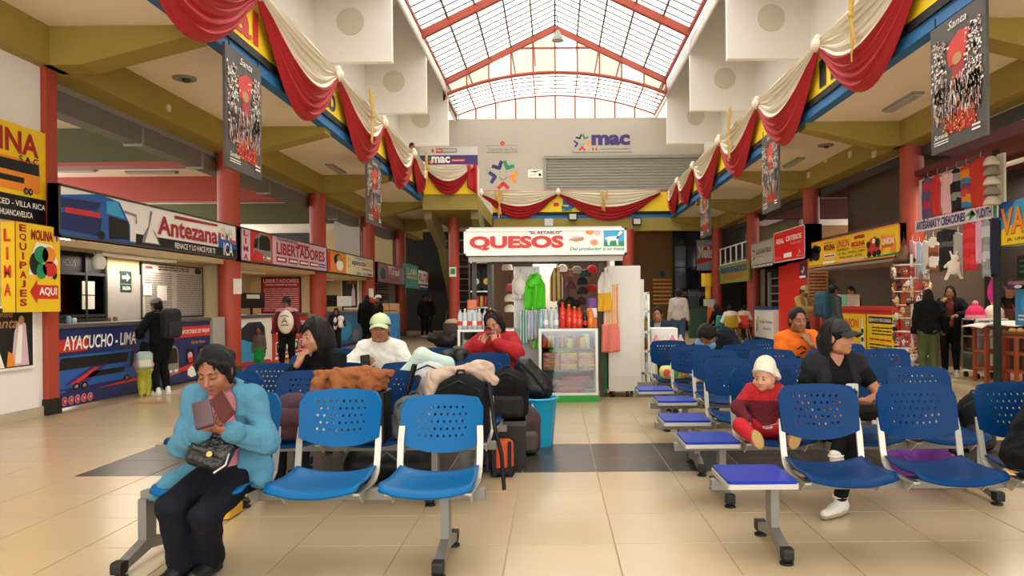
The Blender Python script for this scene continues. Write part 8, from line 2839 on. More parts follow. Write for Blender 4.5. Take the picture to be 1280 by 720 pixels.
o = MB().box(c, (0.03, 0.19, 0.006), Rz(radians(15)) @ Rx(radians(-16))).obj('wrapper', mat('#c9a48a', 0.4, noise=0.3, scale=30), None)
tag(o, 'long crumpled wrapper lying on the red legs of the toddler', 'wrapper')
w4 = sit('person in a black jacket sitting at the right edge with the head out of view', 2.60, 4.08, radians(62), 1.0, 'near', '#8f5a40', fat=1.2, lean=radians(30),
         arms=((( -0.16, -0.36, 0.60), (-0.6, 0.8, -0.7), dict(hf=(0.4, -1, -0.2), pn=(0, 0, -1), curl=0.4, tside=-1)), None), feet=((-0.14, -0.40, 0.085), (0.16, -0.40, 0.085)))
w4.hair('#0b0807')
w4.top('#0b0b0d', 1.95, 0.035, low=-0.10, name='jacket', amp=0.008)
w4.trousers('#1c1b1c', 1.95, 0.02, amp=0.007)
w4.shoes('#1a1a1c')
w5 = sit('dark haired woman in black with a hand at her mouth, third left bench', -1.80, 6.0, radians(-28), 0.97, 'mid', '#a87558', lean=radians(10), hp=radians(8), hy=radians(-12), hk=1.04,
         arms=(((-0.02, -0.285, 0.925), (-0.7, -0.2, -1), dict(hf=(0.2, 0.35, 0.75), pn=(0.2, 0.9, -0.2), curl=0.9, tside=1)),
               ((0.02, -0.24, 0.64), (1, 0.2, -0.4), dict(hf=(-1, -0.2, 0), pn=(0, 0, -1), curl=0.4, tside=1))), bodykw=dict(full=1.02))
T = w5.T
w5.hair('#120c09', 'bob', extra=[C(T(-0.03, 0.085, 0.085), T(-0.06, 0.088, 0.03), 0.016, 0.008, 0.02), C(T(0.03, 0.085, 0.085), T(0.0, 0.1, 0.035), 0.016, 0.008, 0.02), C(T(0.08, 0.02, 0.0), T(0.085, 0.02, -0.13), 0.026, 0.02, 0.03), C(T(0.03, -0.08, 0.0), T(0.05, -0.09, -0.2), 0.055, 0.04, 0.04), C(T(-0.085, 0.0, 0.0), T(-0.08, -0.02, -0.12), 0.02, 0.016, 0.03)], thick=0.016)
w5.strands('#160d09', 110, 'down', 0.17)
w5.top('#070709', 1.7, 0.022, low=-0.08, name='jacket', amp=0.005, neck=0.03)
w5.trousers('#17171a')
w5.shoes('#c9a13a', '#2a2a2a')
w6 = sit('man in white with a pale green cap and phone on the fourth left bench', -1.62, 7.1, radians(6), 1.0, 'mid', '#9a6443', fat=1.12, lean=radians(12), hp=radians(2), hy=radians(0), hk=1.05,
         arms=(((-0.13, -0.31, 0.80), (-1, 0.2, -0.6), dict(hf=(0.4, -0.7, 0.4), pn=(0.4, 0.6, 0.4), curl=0.8, tside=-1)),
               ((0.10, -0.33, 0.715), (1, 0.2, -0.5), dict(hf=(-0.9, -0.4, 0.1), pn=(0, 0.3, 0.9), curl=0.7, tside=1))), bodykw=dict(full=1.05, shut=True))
w6.hair('#15110f')
w6.cap('#b9c79a')
w6.top('#d9d6cc', 1.9, 0.026, low=-0.06, name='jacket', amp=0.007, bust=0.0, extra=[C(w6.nb + w6.Rs @ V((-0.08, 0.0, 0.0)), w6.nb + w6.Rs @ V((-0.07, -0.10, -0.06)), 0.03, 0.02, 0.02), C(w6.nb + w6.Rs @ V((0.08, 0.0, 0.0)), w6.nb + w6.Rs @ V((0.07, -0.10, -0.06)), 0.03, 0.02, 0.02)])
w6.trousers('#2a2a30')
w6.shoes('#1d1d1f')
phone('black phone held by the man in the pale cap', w6.wpos((-0.10, -0.40, 0.84)), Rx(radians(-20)) @ Ry(radians(-8)), '#151517', 0.085, 0.15)
w7 = sit('woman in a red puffer jacket raising both hands to her face before the kiosk', -0.62, 8.05, radians(-3), 1.02, 'mid', '#a9745a', fat=1.25, lean=radians(6), hp=radians(20), hy=radians(-10), hr=radians(-8),
         arms=(((-0.115, -0.315, 0.93), (-1, -0.4, -0.75), dict(hf=(0.35, 0.1, 0.85), pn=(0.3, 0.8, -0.2), curl=0.7, tside=1)),
               ((0.03, -0.315, 0.95), (1, -0.4, -0.75), dict(hf=(-0.25, 0.1, 0.9), pn=(-0.2, 0.8, -0.2), curl=0.7, tside=-1))))
T = w7.T
w7.hair('#2a1d17', 'bob')
w7.strands('#20140e', 90, 'down', 0.12)
w7.top('#9c1f25', 1.9, 0.036, low=-0.10, name='jacket', amp=0.006, bust=0.07, freq=30)
w7.trousers('#232329')
w7.shoes('#2a2a2c')
c = w7.wpos((-0.045, -0.31, 1.07))
t = thing('cup', 'small dark red cup held to the mouth by the woman in red', 'cup', c)
MB().lathe([(0.028, -0.04), (0.034, 0.0), (0.04, 0.05), (0.034, 0.05), (0.03, 0.0)], c, 14, R=Rx(radians(70))).obj('cup_wall', mat('#8c1d1d', 0.35), t)
MB().tube([c + V((0.035, 0, 0.02)), c + V((0.06, 0, 0.02)), c + V((0.06, 0, -0.02)), c + V((0.035, 0, -0.02))], 0.006, 6).obj('ear', mat('#8c1d1d', 0.35), t)
w8 = sit('man in an orange shirt resting his chin on his fist on the fifth right bench', 2.60, 8.1, radians(-6), 1.03, 'mid', '#8f5838', fat=1.1, lean=radians(10), hp=radians(6), hy=radians(14), tr=radians(-3), hk=1.05,
         arms=(((0.02, -0.26, 0.66), (-1, 0.1, -0.5), dict(hf=(1, -0.2, 0), pn=(0, 0, -1), curl=0.4, tside=-1)),
               ((0.055, -0.30, 0.925), (1, -0.3, -0.9), dict(hf=(-0.4, 0.2, 0.8), pn=(-0.3, 0.9, 0), curl=1.3, tside=-1))))
w8.hair('#120e0c')
w8.top('#e06a1a', 0.85, 0.020, low=-0.05, amp=0.005, name='shirt')
w8.trousers('#3a3f4c')
w8.shoes('#2a2a2c')
b = MB()
for (x0, z0, x1, z1) in ((-0.03, 0.03, 0.02, 0.06), (0.0, -0.02, 0.05, 0.0), (0.03, 0.05, 0.06, 0.02), (-0.05, -0.05, 0.0, -0.06)):
 b.tube([w8.chest + w8.Rs @ V((x0, -0.148, z0)), w8.chest + w8.Rs @ V((x1, -0.146, z1))], 0.008, 5)
child('chest_print', b.mesh('chest_print', m_black), w8.t)
w9 = stand('woman in a dark coat and grey beanie standing with a backpack at the blue counter', -5.98, 11.5, radians(-115), 0.90, 'mid', '#94603f', fat=1.1, hp=radians(14), lean=radians(8),
           arms=(((-0.19, -0.28, 1.0), (-1, 0.5, -0.3), dict(hf=(0.3, -1, 0), pn=(0, 0, -1), curl=0.5, tside=-1)), ((0.17, -0.30, 1.0), (1, 0.5, -0.3), dict(hf=(-0.3, -1, 0), pn=(0, 0, -1), curl=0.5, tside=1))))
w9.hair('#0b0807', 'tail')
w9.cap('#6f665f', bill=False, rise=0.01, name='beanie')
w9.top('#0b0c11', 1.95, 0.034, low=-0.16, name='coat', amp=0.008)
w9.trousers('#09090b')
w9.shoes('#d8d3c8')
def backpack(p, color, label, pocket=None, w=0.30, h=0.42, d=0.16, z=-0.05, q=0.016, strap='#151515'):
 c = p.wpos(p.chest + p.Rs @ V((0, 0.20 * p.k + d * 0.35, z)))
 t = thing('backpack', label, 'backpack', c, p.t.rotation_euler.z)
 m = mat(color, 0.75, noise=0.1, bump=0.2, bscale=40)
 blob('main_bag', [BOX((0, 0, 0), (w, d, h), None, 0.02, 1, 0.06), C((-w * 0.25, 0, h * 0.42), (w * 0.25, 0, h * 0.42), d * 0.42, None, 0.04)], q, m, t, amp=0.004)
 blob('front_pocket', [BOX((0, d * 0.5, -h * 0.15), (w * 0.8, 0.07, h * 0.5), None, 0.02, 1, 0.03)], q, mat(pocket or color, 0.75, noise=0.15), t)
 for s in (-1, 1):
  b = MB().tube([V((s * 0.09, -d * 0.45, h * 0.42)), V((s * 0.115, -d * 0.5 - 0.16 * p.k, h * 0.44)), V((s * 0.12, -d * 0.5 - 0.32 * p.k, h * 0.1)), V((s * 0.14, -d * 0.5 - 0.13 * p.k, -h * 0.32))], 0.02, 6, flat=0.4)
  child('strap', b.mesh('strap', mat(strap, 0.7)), t)
 b = MB().tube([V((-0.03, 0, h * 0.5)), V((0, 0, h * 0.58)), V((0.03, 0, h * 0.5))], 0.010, 5)
 child('grab_loop', b.mesh('grab_loop', mat(strap, 0.7)), t)
 return t
backpack(w9, '#0a0a0c', 'black backpack worn by the woman at the blue counter', '#1c1c22')
k9 = stand('toddler in lime trousers with a pale backpack at the blue counter', -6.16, 11.35, radians(-150), 0.46, 'mid', '#94603f', fat=1.25, kid=True)
k9.hair('#0b0807', 'bob')
k9.top('#c77f96', 1.9, 0.016, low=-0.02, name='pink_sweater')
k9.trousers('#a9a63a', 1.9, 0.022, amp=0.006)
k9.shoes('#c9973a')
backpack(k9, '#9fb8ae', 'pale green patterned backpack worn by the toddler at the counter', '#cfc9b0', 0.22, 0.24, 0.10, -0.02, 0.012, '#5f8a9a')
w10 = stand('woman in a black hat walking with a cream bundle tied on her chest', -5.45, 15.4, radians(8), 0.91, 'mid', '#7f4c33', fat=1.15, stride=0.12, hy=radians(-20),
   arms=(((-0.30, -0.06, 0.80), (-1, 0.6, 0), dict(hf=(0, -0.3, -1), pn=(1, 0, 0), curl=0.4, tside=-1)), ((0.30, -0.08, 0.80), (1, 0.6, 0), dict(hf=(0, -0.3, -1), pn=(-1, 0, 0), curl=0.4, tside=1))))
w10.hair('#120d0b', 'tail')
w10.cap('#0f0f11', bill=True, rise=0.02, name='hat')
w10.top('#5a1a26', 1.95, 0.022, low=-0.05, name='sweater')
m_bib = mat('#d8cdb8', 0.85, noise=0.05, bump=0.2)
blob('cream_bundle', [E(w10.chest + V((0, -0.13, -0.10)), (0.155, 0.11, 0.24), None, 0.04)], 0.015, m_bib, w10.t, amp=0.004)
b = MB()
c = w10.chest + V((0, -0.245, -0.06))
b.tube([c + V((-0.05, 0.0, -0.06)), c + V((0, -0.003, 0.05)), c + V((0.05, 0, -0.06))], 0.010, 5)
b.tube([c + V((-0.03, -0.003, -0.02)), c + V((0.03, -0.003, -0.02))], 0.009, 5)
b.tube([c + V((-0.075, 0.005, -0.10)), c + V((0.075, 0.005, -0.10))], 0.010, 5)
b.tube([c + V((-0.08, 0.02, 0.07)), c + V((0, 0.005, 0.10)), c + V((0.08, 0.02, 0.07))], 0.008, 5)
child('bundle_mark', b.mesh('bundle_mark', m_dgrey), w10.t)
blob('shawl', [C(w10.sh[0] + V((-0.02, -0.02, 0.02)), w10.nb + V((0, -0.05, 0.0)), 0.055, 0.06), C(w10.sh[1] + V((0.02, -0.02, 0.02)), w10.nb + V((0, -0.05, 0.0)), 0.055, 0.06)], 0.015, mat('#b98a92', 0.9, noise=0.2, scale=20), w10.t, amp=0.005)
w10.trousers('#070708')
w10.shoes('#d8cfc2')
k10 = stand('small child in a brown striped sweater and green trousers by the white counter', -6.12, 15.65, radians(10), 0.51, 'mid', '#7f4c33', fat=1.2, kid=True)
k10.hair('#100c0a', thick=0.016)
k10.top('#5d5347', 1.9, 0.018, low=-0.04, name='sweater')
c = k10.chest
blob('sweater_band', grow([E(k10.waist + V((0, 0, 0.03)), (0.135 * 0.51 * 1.2, 0.105 * 0.51 * 1.2, 0.02), None, 0.01)], 0.014), 0.010, mat('#a7997f', 0.9), k10.t)
k10.trousers('#1f8a3c', 1.85, 0.018)
k10.shoes('#d8d2c4')
g = stand('girl in a dark jacket holding a panda toy by the third red column', -5.95, 20.6, radians(15), 0.76, 'far', '#8f5a40', hp=radians(15), arms=(((-0.08, -0.30, 1.1), (-1, 0.3, -0.5), dict(curl=0.6, tside=-1)), ((0.12, -0.3, 1.05), (1, 0.3, -0.5), dict(curl=0.6, tside=1))))
g.hair('#120e0c', 'long')
g.top('#171a26', 1.9, 0.026, low=-0.1, name='jacket')
blob('white_front', [E(g.chest + V((-0.02, -0.10, -0.1)), (0.06, 0.05, 0.18))], 0.02, m_white, g.t)
g.trousers('#181a24')
g.shoes('#c9c4b8')
t = thing('panda_toy', 'black and white panda toy in the arms of the girl by the column', 'toy', g.wpos((0.13, -0.26, 0.82)))
blob('body', [E((0, 0, 0), (0.10, 0.08, 0.11)), E((0, -0.02, 0.15), (0.085, 0.075, 0.08))], 0.018, m_white, t)
blob('dark_limbs', [C((-0.08, -0.03, 0.05), (-0.13, -0.08, -0.04), 0.035), C((0.08, -0.03, 0.05), (0.13, -0.08, -0.04), 0.035), E((-0.07, 0, 0.22), (0.03, 0.02, 0.03)), E((0.07, 0, 0.22), (0.03, 0.02, 0.03))], 0.018, m_black, t)
g = stand('figure in a black coat with the back turned at the far left counter', at(458, VY, 22.8).x, 22.8, radians(170), 0.98, 'far', '#7f4c33', fat=1.2)
g.hair('#0e0b0a', 'bob')
g.top('#070708', 1.95, 0.035, low=-0.35, name='coat')
g.trousers('#101012')
g.shoes('#151515')
g = stand('figure in a white cap and dark striped jacket left of the far red counter', at(474, VY, 23.8).x, 23.8, radians(-70), 0.99, 'far', '#8f5a40', arms=((( -0.12, -0.35, 1.0), (-1, 0.3, -0.4), dict(curl=0.5, tside=-1)), ((0.12, -0.35, 1.0), (1, 0.3, -0.4), dict(curl=0.5, tside=1))))
g.hair('#120e0c')
g.cap('#cfc9bf', bill=True)
g.top('#17171c', 1.9, 0.026, low=-0.1, name='jacket')
blob('white_stripe', [C(g.sh[1] + V((0.03, -0.06, 0)), g.chest + V((0.02, -0.13, -0.1)), 0.03)], 0.02, m_white, g.t)
g.trousers('#1a1a20')
g.shoes('#151515')
for px, Y, lab, c in ((530, 30.0, 'dim figure in dark clothes in the shade below the small far signs', '#1a1718'), (537, 32.5, 'dim figure in blue trousers farther back in the shade by the stair', '#20191a')):
 g = stand(lab, at(px, VY, Y).x, Y, radians(40 if px < 533 else -30), 1.02, 'far', '#6f4430')
 g.hair('#0e0b0a')
 g.top(c, 1.9, 0.026, low=-0.1, name='jacket')
 g.trousers('#1a2436' if px > 533 else '#141416')
 g.shoes('#b8b2a8')
g = stand('man in a pale grey sweater and black cap with his back turned near the cafe', at(848, VY, 20).x, 20.0, radians(172), 1.02, 'far', '#8f5a40', fat=1.1, hy=radians(10))
g.hair('#0f0c0b')
g.cap('#09090b', bill=False)
g.top('#a9a096', 1.95, 0.026, low=-0.08, name='sweater')
g.trousers('#36506a')
g.shoes('#2a2a2c')
X, Y = at(823, VY, 12.6).x, 12.6
t = thing('wooden_stool', 'dark low stool under the man in the navy vest', 'stool', (X, Y, 0))
MB().rbox((X, Y, 0.42), (0.36, 0.36, 0.04), 0.05).obj('seat', m_brown, t)
for sx in (-1, 1):
 for sy in (-1, 1):
  MB().tube([(X + sx * 0.13, Y + sy * 0.13, 0.4), (X + sx * 0.16, Y + sy * 0.16, 0)], 0.018, 6).obj('leg', m_brown, t)
g = sit('man in a navy vest and grey shirt sitting behind the white cart', X, Y, radians(-20), 1.0, 'far', '#9a6443', lean=radians(4), hp=radians(4), hy=radians(0))
g.hair('#14100e')
g.top('#8f8d8c', 1.9, 0.018, low=-0.05, name='shirt')
g.top('#232a3c', 0.1, 0.03, low=-0.05, name='vest', cut=[BOX(g.chest + V((0, -0.2, 0)), (0.10, 0.28, 0.6), None, 0.02, -1, 0.03)])
g.trousers('#22242c')
g.shoes('#1a1a1c')
x, y = at_floor(898, 25.2)
g = sit('person in black sitting on the teal shell chair at the cafe', x, y, radians(205), 0.97, 'far', '#8f5a40', zs=0.45, lean=radians(10), hp=radians(15))
g.hair('#0f0c0b', 'bob')
g.top('#17161a', 1.9, 0.024, low=-0.06)
g.trousers('#1d1d22')
g.shoes('#222222')
x, y = at_floor(914, 24.6)
g = sit('person in a white top bending over the cafe table on the mustard chair', x, y, radians(178), 0.97, 'far', '#8f5a40', zs=0.45, lean=radians(25), hp=radians(20))
g.hair('#0f0c0b')
g.top('#d3cabd', 1.9, 0.024, low=-0.06)
g.trousers('#3a3a40')
g.shoes('#222222')
x, y = at_floor(929, 25.0)
g = sit('person with bare arms on the red shell chair at the cafe', x, y, radians(150), 0.95, 'far', '#9a6443', zs=0.45, lean=radians(18), hp=radians(20))
g.hair('#0f0c0b')
g.top('#c9b8a8', 0.7, 0.02, low=-0.06)
g.trousers('#3a3a40')
g.shoes('#222222')
g = sit('sleeper slumped sideways under a navy jacket on the sixth right bench', 2.10, 9.10, radians(-20), 1.05, 'mid', '#8f5a40', fat=1.25, lean=radians(42), tr=radians(-28), hp=radians(55), hy=radians(-20),
  arms=(((-0.30, -0.30, 0.62), (-1, 0, -0.3), dict(hf=(0.6, -1, 0), pn=(0, 0, -1), curl=0.5, tside=-1)), ((-0.05, -0.36, 0.60), (1, 0, -0.2), dict(hf=(-1, -0.3, 0), pn=(0, 0, -1), curl=0.5, tside=1))), bodykw=dict(shut=True))
g.hair('#100c0b', thick=0.02)
g.top('#101520', 1.95, 0.055, low=-0.10, name='jacket', amp=0.010, extra=[E(g.chest + g.Rs @ V((0.05, 0.08, -0.02)), (0.22, 0.13, 0.20), g.Rs, 0.06)])
g.trousers('#23252d')
g.shoes('#2a2a2c')
blob('blue_hood', [E(g.nb + V((-0.06, -0.06, -0.03)), (0.13, 0.11, 0.10))], 0.014, mat('#6f9cc4', 0.85, bump=0.3), g.t, amp=0.005)
g = stand('man in a tan jacket and cap reading a paper by the red wall', at(1003, VY, 18).x, 18.0, radians(35), 1.03, 'far', '#8f5a40', hp=radians(20), arms=(((-0.05, -0.32, 1.12), (-1, 0.3, -0.6), dict(curl=0.6, tside=-1)), ((0.16, -0.34, 1.12), (1, 0.3, -0.6), dict(curl=0.6, tside=1))))
g.hair('#2a221c')
g.cap('#a58f63')
g.top('#a5874f', 1.95, 0.032, low=-0.1, name='jacket', cut=[BOX(g.chest + V((0, -0.2, 0)), (0.09, 0.28, 0.7), None, 0.02, -1, 0.03)])
g.top('#c9c2b2', 0.0, 0.014, low=-0.04, name='shirt')
g.trousers('#26262c')
g.shoes('#2a2420')
o = MB().box(g.wpos((0.08, -0.46, 1.2)), (0.24, 0.01, 0.2), Rz(radians(35)) @ Rx(radians(-50))).obj('paper_sheet', mat('#d9b8a8', 0.8))
tag(o, 'pinkish sheet of paper in the hands of the man in tan', 'paper')
g = stand('man in a grey jacket and dark cap waiting at the red counter', at(1040, VY, 16.6).x, 16.6, radians(115), 1.03, 'far', '#8f5a40', fat=1.05, hp=radians(5))
g.hair('#14100e')
g.cap('#1e2226')
g.top('#4a4f52', 1.95, 0.028, low=-0.08, name='jacket')
g.trousers('#55707f')
g.shoes('#3a3a3c')
backpack(g, '#1f4a5e', 'teal blue backpack worn by the man at the red counter', '#1a3a4c', 0.34, 0.52, 0.22, -0.02, 0.02)
g = stand('vendor in black standing behind the red counter', at(1066, VY, 20.1).x, 20.1, radians(-70), 1.04, 'far', '#94603f', hp=radians(18))
g.hair('#100c0b')
g.top('#09090b', 1.9, 0.024, low=-0.08)
g.trousers('#1d1d22')
g.shoes('#222222')
g = stand('person in black jacket and olive trousers, back turned, at the craft stall', at(1160, VY, 13.3).x, 13.3, radians(158), 0.93, 'mid', '#8f5a40', fat=1.2, hp=radians(5), arms=(((-0.30, -0.05, 0.85), (-1, 0.5, 0), dict(hf=(0.3, -1, -0.2), pn=(1, 0, 0), curl=0.5, tside=-1)), None))
g.hair('#100c0b', 'bob')
g.top('#070709', 1.95, 0.034, low=-0.10, name='jacket', amp=0.008)
g.trousers('#4a5230', 1.95, 0.022, amp=0.006)
g.shoes('#1a1a1c')
g = stand('person in an open black coat over a brown top eating at the craft stall', at(1188, VY, 13.7).x, 13.7, radians(-35), 0.97, 'mid', '#94603f', fat=1.1, hp=radians(4), arms=((( -0.10, -0.22, 1.32), (-1, -0.2, -1), dict(hf=(0.3, 0.2, 0.8), pn=(0.4, 0.8, 0), curl=0.9, tside=1)), ((0.15, -0.26, 1.1), (1, 0.2, -0.6), dict(curl=0.6, tside=1))))
g.hair('#100c0b', 'bob')
g.top('#6b2f28', 0.0, 0.016, low=-0.03, name='brown_top')
g.top('#09090b', 1.9, 0.034, low=-0.22, name='coat', cut=[BOX(g.chest + V((0, -0.2, -0.05)), (0.13, 0.28, 0.9), None, 0.02, -1, 0.03)])
g.trousers('#070709')
g.shoes('#b9b3a8')
g = stand('person in black leaning on the left balcony by the violet office sign', -4.72, 25.1, radians(70), 0.97, 'far', '#94603f', z=ZC + 0.25, hp=radians(10))
g.hair('#0f0c0b')
g.top('#0f1013', 1.9, 0.026, low=-0.1, name='jacket')
g.trousers('#1a1a20')
g.shoes('#222222')
# ------------------------------------------------------------------ luggage on and under the benches
def rucksack(label, c, w, h, d, color, rz=0.0, lean=0.0, pocket=None, q=0.013, straps=True, trim='#080808', front=-1, flop=0.0, amp=0.006, side=None):
 """standing soft backpack; c base centre; front -1 turns its pocket to the viewer, +1 its straps"""
 t = thing('backpack', label, 'backpack', c, rz)
 R = Rx(lean)
 m = mat(color, 0.8, noise=0.14, scale=9, bump=0.4, bscale=30, spec=0.2)
 pr = [BOX(R @ V((0, 0, h * 0.40)), (w, d, h * 0.8), R, 0.03, 1, min(w, d) * 0.36), E(R @ V((0, 0, h * 0.76)), (w * 0.42, d * 0.44, h * 0.24), R, 0.06)]
 if flop:
  pr.append(E(R @ V((0, -d * 0.2, h * 0.9)), (w * 0.38, d * 0.5, h * 0.14), R, 0.05))
 blob('main_bag', pr, q, m, t, amp=amp, freq=18, seed=w * 10)
 blob('front_pocket', [BOX(R @ V((0, front * d * 0.48, h * 0.28)), (w * 0.78, d * 0.35, h * 0.42), R, 0.02, 1, 0.04)], q, mat(pocket or color, 0.8, noise=0.14, bump=0.3, bscale=30), t, amp=amp * 0.6)
 if side:
  blob('side_panel', [BOX(R @ V((-w * 0.42, 0, h * 0.35)), (w * 0.22, d * 0.8, h * 0.55), R, 0.02, 1, 0.05)], q, mat(side, 0.8), t)
 sm = mat(trim, 0.7)
 if straps:
  for s in (-1, 1):
   b = MB().tube([R @ V((s * w * 0.24, -front * d * 0.40, h * 0.86)), R @ V((s * w * 0.30, -front * d * 0.62, h * 0.7)), R @ V((s * w * 0.33, -front * d * 0.66, h * 0.4)), R @ V((s * w * 0.38, -front * d * 0.45, h * 0.08))], 0.022, 8, flat=0.4)
   child('strap', b.mesh('strap', sm), t)
 b = MB().tube([R @ V((-0.04, 0, h * 0.96)), R @ V((-0.02, 0, h * 1.05)), R @ V((0.02, 0, h * 1.05)), R @ V((0.04, 0, h * 0.96))], 0.010, 6)
 child('grab_loop', b.mesh('grab_loop', sm), t)
 b = MB().tube([R @ V((-w * 0.42, front * d * 0.30, h * 0.45)), R @ V((-w * 0.36, front * d * 0.33, h * 0.8)), R @ V((0, front * d * 0.36, h * 0.93)), R @ V((w * 0.36, front * d * 0.33, h * 0.8)), R @ V((w * 0.42, front * d * 0.30, h * 0.45))], 0.007, 5)
 child('zip', b.mesh('zip', sm), t)
 return t
SZ = 0.436
t = thing('soft_bag', 'maroon soft bag on the left seat of the second bench', 'bag', (-1.82, 5.15, SZ))
blob('main_bag', [BOX((0, 0, 0.14), (0.30, 0.24, 0.26), None, 0.03, 1, 0.09), E((0.05, 0, 0.25), (0.13, 0.11, 0.08))], 0.012, mat('#3a1f2a', 0.8, noise=0.25, scale=14, bump=0.4, bscale=30), t, amp=0.007)
child('flap', MB().sheet(lambda u, v: (-0.14 + 0.28 * u, -0.13 - 0.012 * sin(pi * v), 0.24 - 0.12 * v), 8, 4, (0, 0.012, 0)).mesh('flap', mat('#45242f', 0.8, bump=0.3)), t)
t = thing('suitcase', 'black upright suitcase with a raised handle on the second bench', 'suitcase', (-1.25, 5.17, SZ))
MB().rbox((-1.27, 5.17, SZ + 0.17), (0.26, 0.30, 0.34), 0.05).obj('shell', mat('#070708', 0.55, bump=0.2, bscale=60), t, bevel=0.012)
MB().tube([(-1.10, 5.2, SZ + 0.05), (-1.03, 5.22, SZ + 0.30), (-0.98, 5.24, SZ + 0.50)], 0.013, 8).obj('handle', m_black, t)
MB().tube([(-1.03, 5.3, SZ + 0.30), (-0.98, 5.32, SZ + 0.50), (-0.98, 5.24, SZ + 0.50)], 0.013, 8).obj('handle', m_black, t)
for x in (-1.37, -1.17):
 MB().tube([(x - 0.01, 5.05, SZ + 0.02), (x + 0.01, 5.05, SZ + 0.02)], 0.022, 10).obj('wheel', m_rub, t)
t = thing('folded_coat', 'tan brown coat heaped on the black suitcase', 'clothing', (-1.36, 5.10, SZ + 0.36))
mb_ = mat('#8a4f24', 0.9, noise=0.12, scale=9, bump=0.3, bscale=30, name='tan_cloth')
rr = random.Random(21)
pr = [BOX((0.0, 0.02, 0.04), (0.44, 0.28, 0.10), None, 0.03, 1, 0.05)]
for i in range(9):
 x, y = rr.uniform(-0.2, 0.2), rr.uniform(-0.13, 0.08)
 a = rr.uniform(0, pi)
 pr.append(C((x - 0.09 * cos(a), y - 0.06 * sin(a), 0.07 + rr.uniform(0, 0.03)), (x + 0.09 * cos(a), y + 0.06 * sin(a), 0.08 + rr.uniform(0, 0.03)), 0.035, 0.028, 0.018))
pr += [C((-0.2, -0.12, 0.04), (-0.22, -0.16, -0.06), 0.05, 0.035, 0.03), C((-0.08, -0.13, 0.05), (-0.09, -0.17, -0.05), 0.05, 0.04, 0.03), C((0.12, -0.12, 0.05), (0.14, -0.16, -0.02), 0.05, 0.03, 0.03)]
blob('folds', pr, 0.008, mb_, t, amp=0.016, freq=34)
blob('collar', [C((-0.05, -0.05, 0.12), (0.1, -0.06, 0.13), 0.028), C((0.1, -0.06, 0.13), (0.18, 0.0, 0.11), 0.026)], 0.010, mat('#955526', 0.9, bump=0.3), t, amp=0.003)
t = thing('white_cloth', 'white cloth edge lying left of the tan coat', 'cloth', (-1.62, 5.13, SZ + 0.30))
blob('fold', [C((-0.05, 0, 0.0), (0.08, 0, 0.05), 0.03, 0.045), E((0.02, 0.02, -0.15), (0.07, 0.08, 0.15))], 0.012, m_white, t, amp=0.004)
rucksack('grey knitted backpack slumped on the second bench beside the suitcase', (-0.955, 5.13, SZ), 0.30, 0.31, 0.22, '#5a5b5c', rz=radians(10), lean=radians(-6), trim='#2a2a2a', amp=0.008)
rucksack('big black backpack leaning on the right seat of the second bench', (-0.625, 5.14, SZ), 0.37, 0.46, 0.22, '#070708', rz=radians(-6), lean=radians(8), side='#3a2c2c', front=-1)
b = MB().tube([V((-0.47, 5.14, SZ + 0.36)), V((-0.44, 5.02, SZ + 0.40)), V((-0.40, 5.00, SZ + 0.1)), V((-0.36, 5.02, 0.36)), V((-0.345, 5.03, 0.12))], 0.014, 6, flat=0.4)
tag(b.obj('loose_strap', m_black), 'long loose black strap dangling at the right end of the second bench', 'strap')
t = thing('beige_coat', 'pinkish beige coat draped over the big black backpack', 'clothing', (-0.655, 5.2, SZ + 0.45))
mbe = mat('#b49a88', 0.9, noise=0.08, bump=0.3, bscale=30, name='beige_cloth')
blob('drape', [C((-0.17, -0.02, -0.02), (0.18, 0.02, 0.02), 0.055, 0.06, 0.04), C((-0.17, -0.06, -0.03), (-0.20, -0.10, -0.30), 0.05, 0.04, 0.04), C((0.16, -0.02, 0.0), (0.23, -0.02, -0.05), 0.05, 0.04, 0.04), C((0.0, -0.05, 0.02), (0.17, -0.04, 0.05), 0.035, 0.03, 0.03)], 0.009, mbe, t, amp=0.012, freq=34)
blob('hood', [E((0.14, 0.0, 0.04), (0.09, 0.08, 0.05))], 0.011, mat('#bfa695', 0.9, bump=0.3), t, amp=0.005)
t = rucksack('white and grey patterned backpack with a pale mint top on the third bench', (-0.985, 5.88, SZ), 0.40, 0.50, 0.24, '#bfc0c0', rz=radians(6), lean=radians(4), pocket='#8f9294', trim='#2a2a2a')
child('mint_hood', np_mesh('mint_hood', [(*net([C((-0.19, -0.05, 0.38), (-0.05, -0.04, 0.53), 0.045, 0.05, 0.05), C((-0.05, -0.04, 0.53), (0.15, -0.02, 0.46), 0.05, 0.045, 0.05), C((0.15, -0.02, 0.46), (0.22, 0.0, 0.3), 0.045, 0.03, 0.05)], 0.012, 0.004), 0)], mat('#b8c9bf', 0.85, bump=0.3)), t)
for i, (x, z, a) in enumerate(((-0.08, 0.34, 20), (0.05, 0.36, -20), (-0.02, 0.22, 40), (0.1, 0.24, 10), (-0.12, 0.2, -30))):
 child('dark_patch', MB().rbox((x, -0.155, z), (0.05, 0.05, 0.10), 0.02, Ry(radians(a)), ax=1).mesh('dark_patch', mat('#2f3132', 0.7)), t)
x, y = at(670, VY, 7.2).x, 7.25
t = thing('blue_bin', 'light blue plastic bin under the black bag beside the left benches', 'bin', (x, y, 0))
MB().lathe([(0.15, 0.0), (0.165, 0.15), (0.19, 0.44), (0.20, 0.455), (0.185, 0.455), (0.16, 0.1)], (x, y, 0), 4 * 6).obj('bucket', mat('#1e9fc9', 0.35), t)
MB().tube([(x + 0.20 * cos(2 * pi * i / 24), y + 0.20 * sin(2 * pi * i / 24), 0.45) for i in range(25)], 0.012, 6).obj('rim', mat('#2aafd8', 0.35), t)
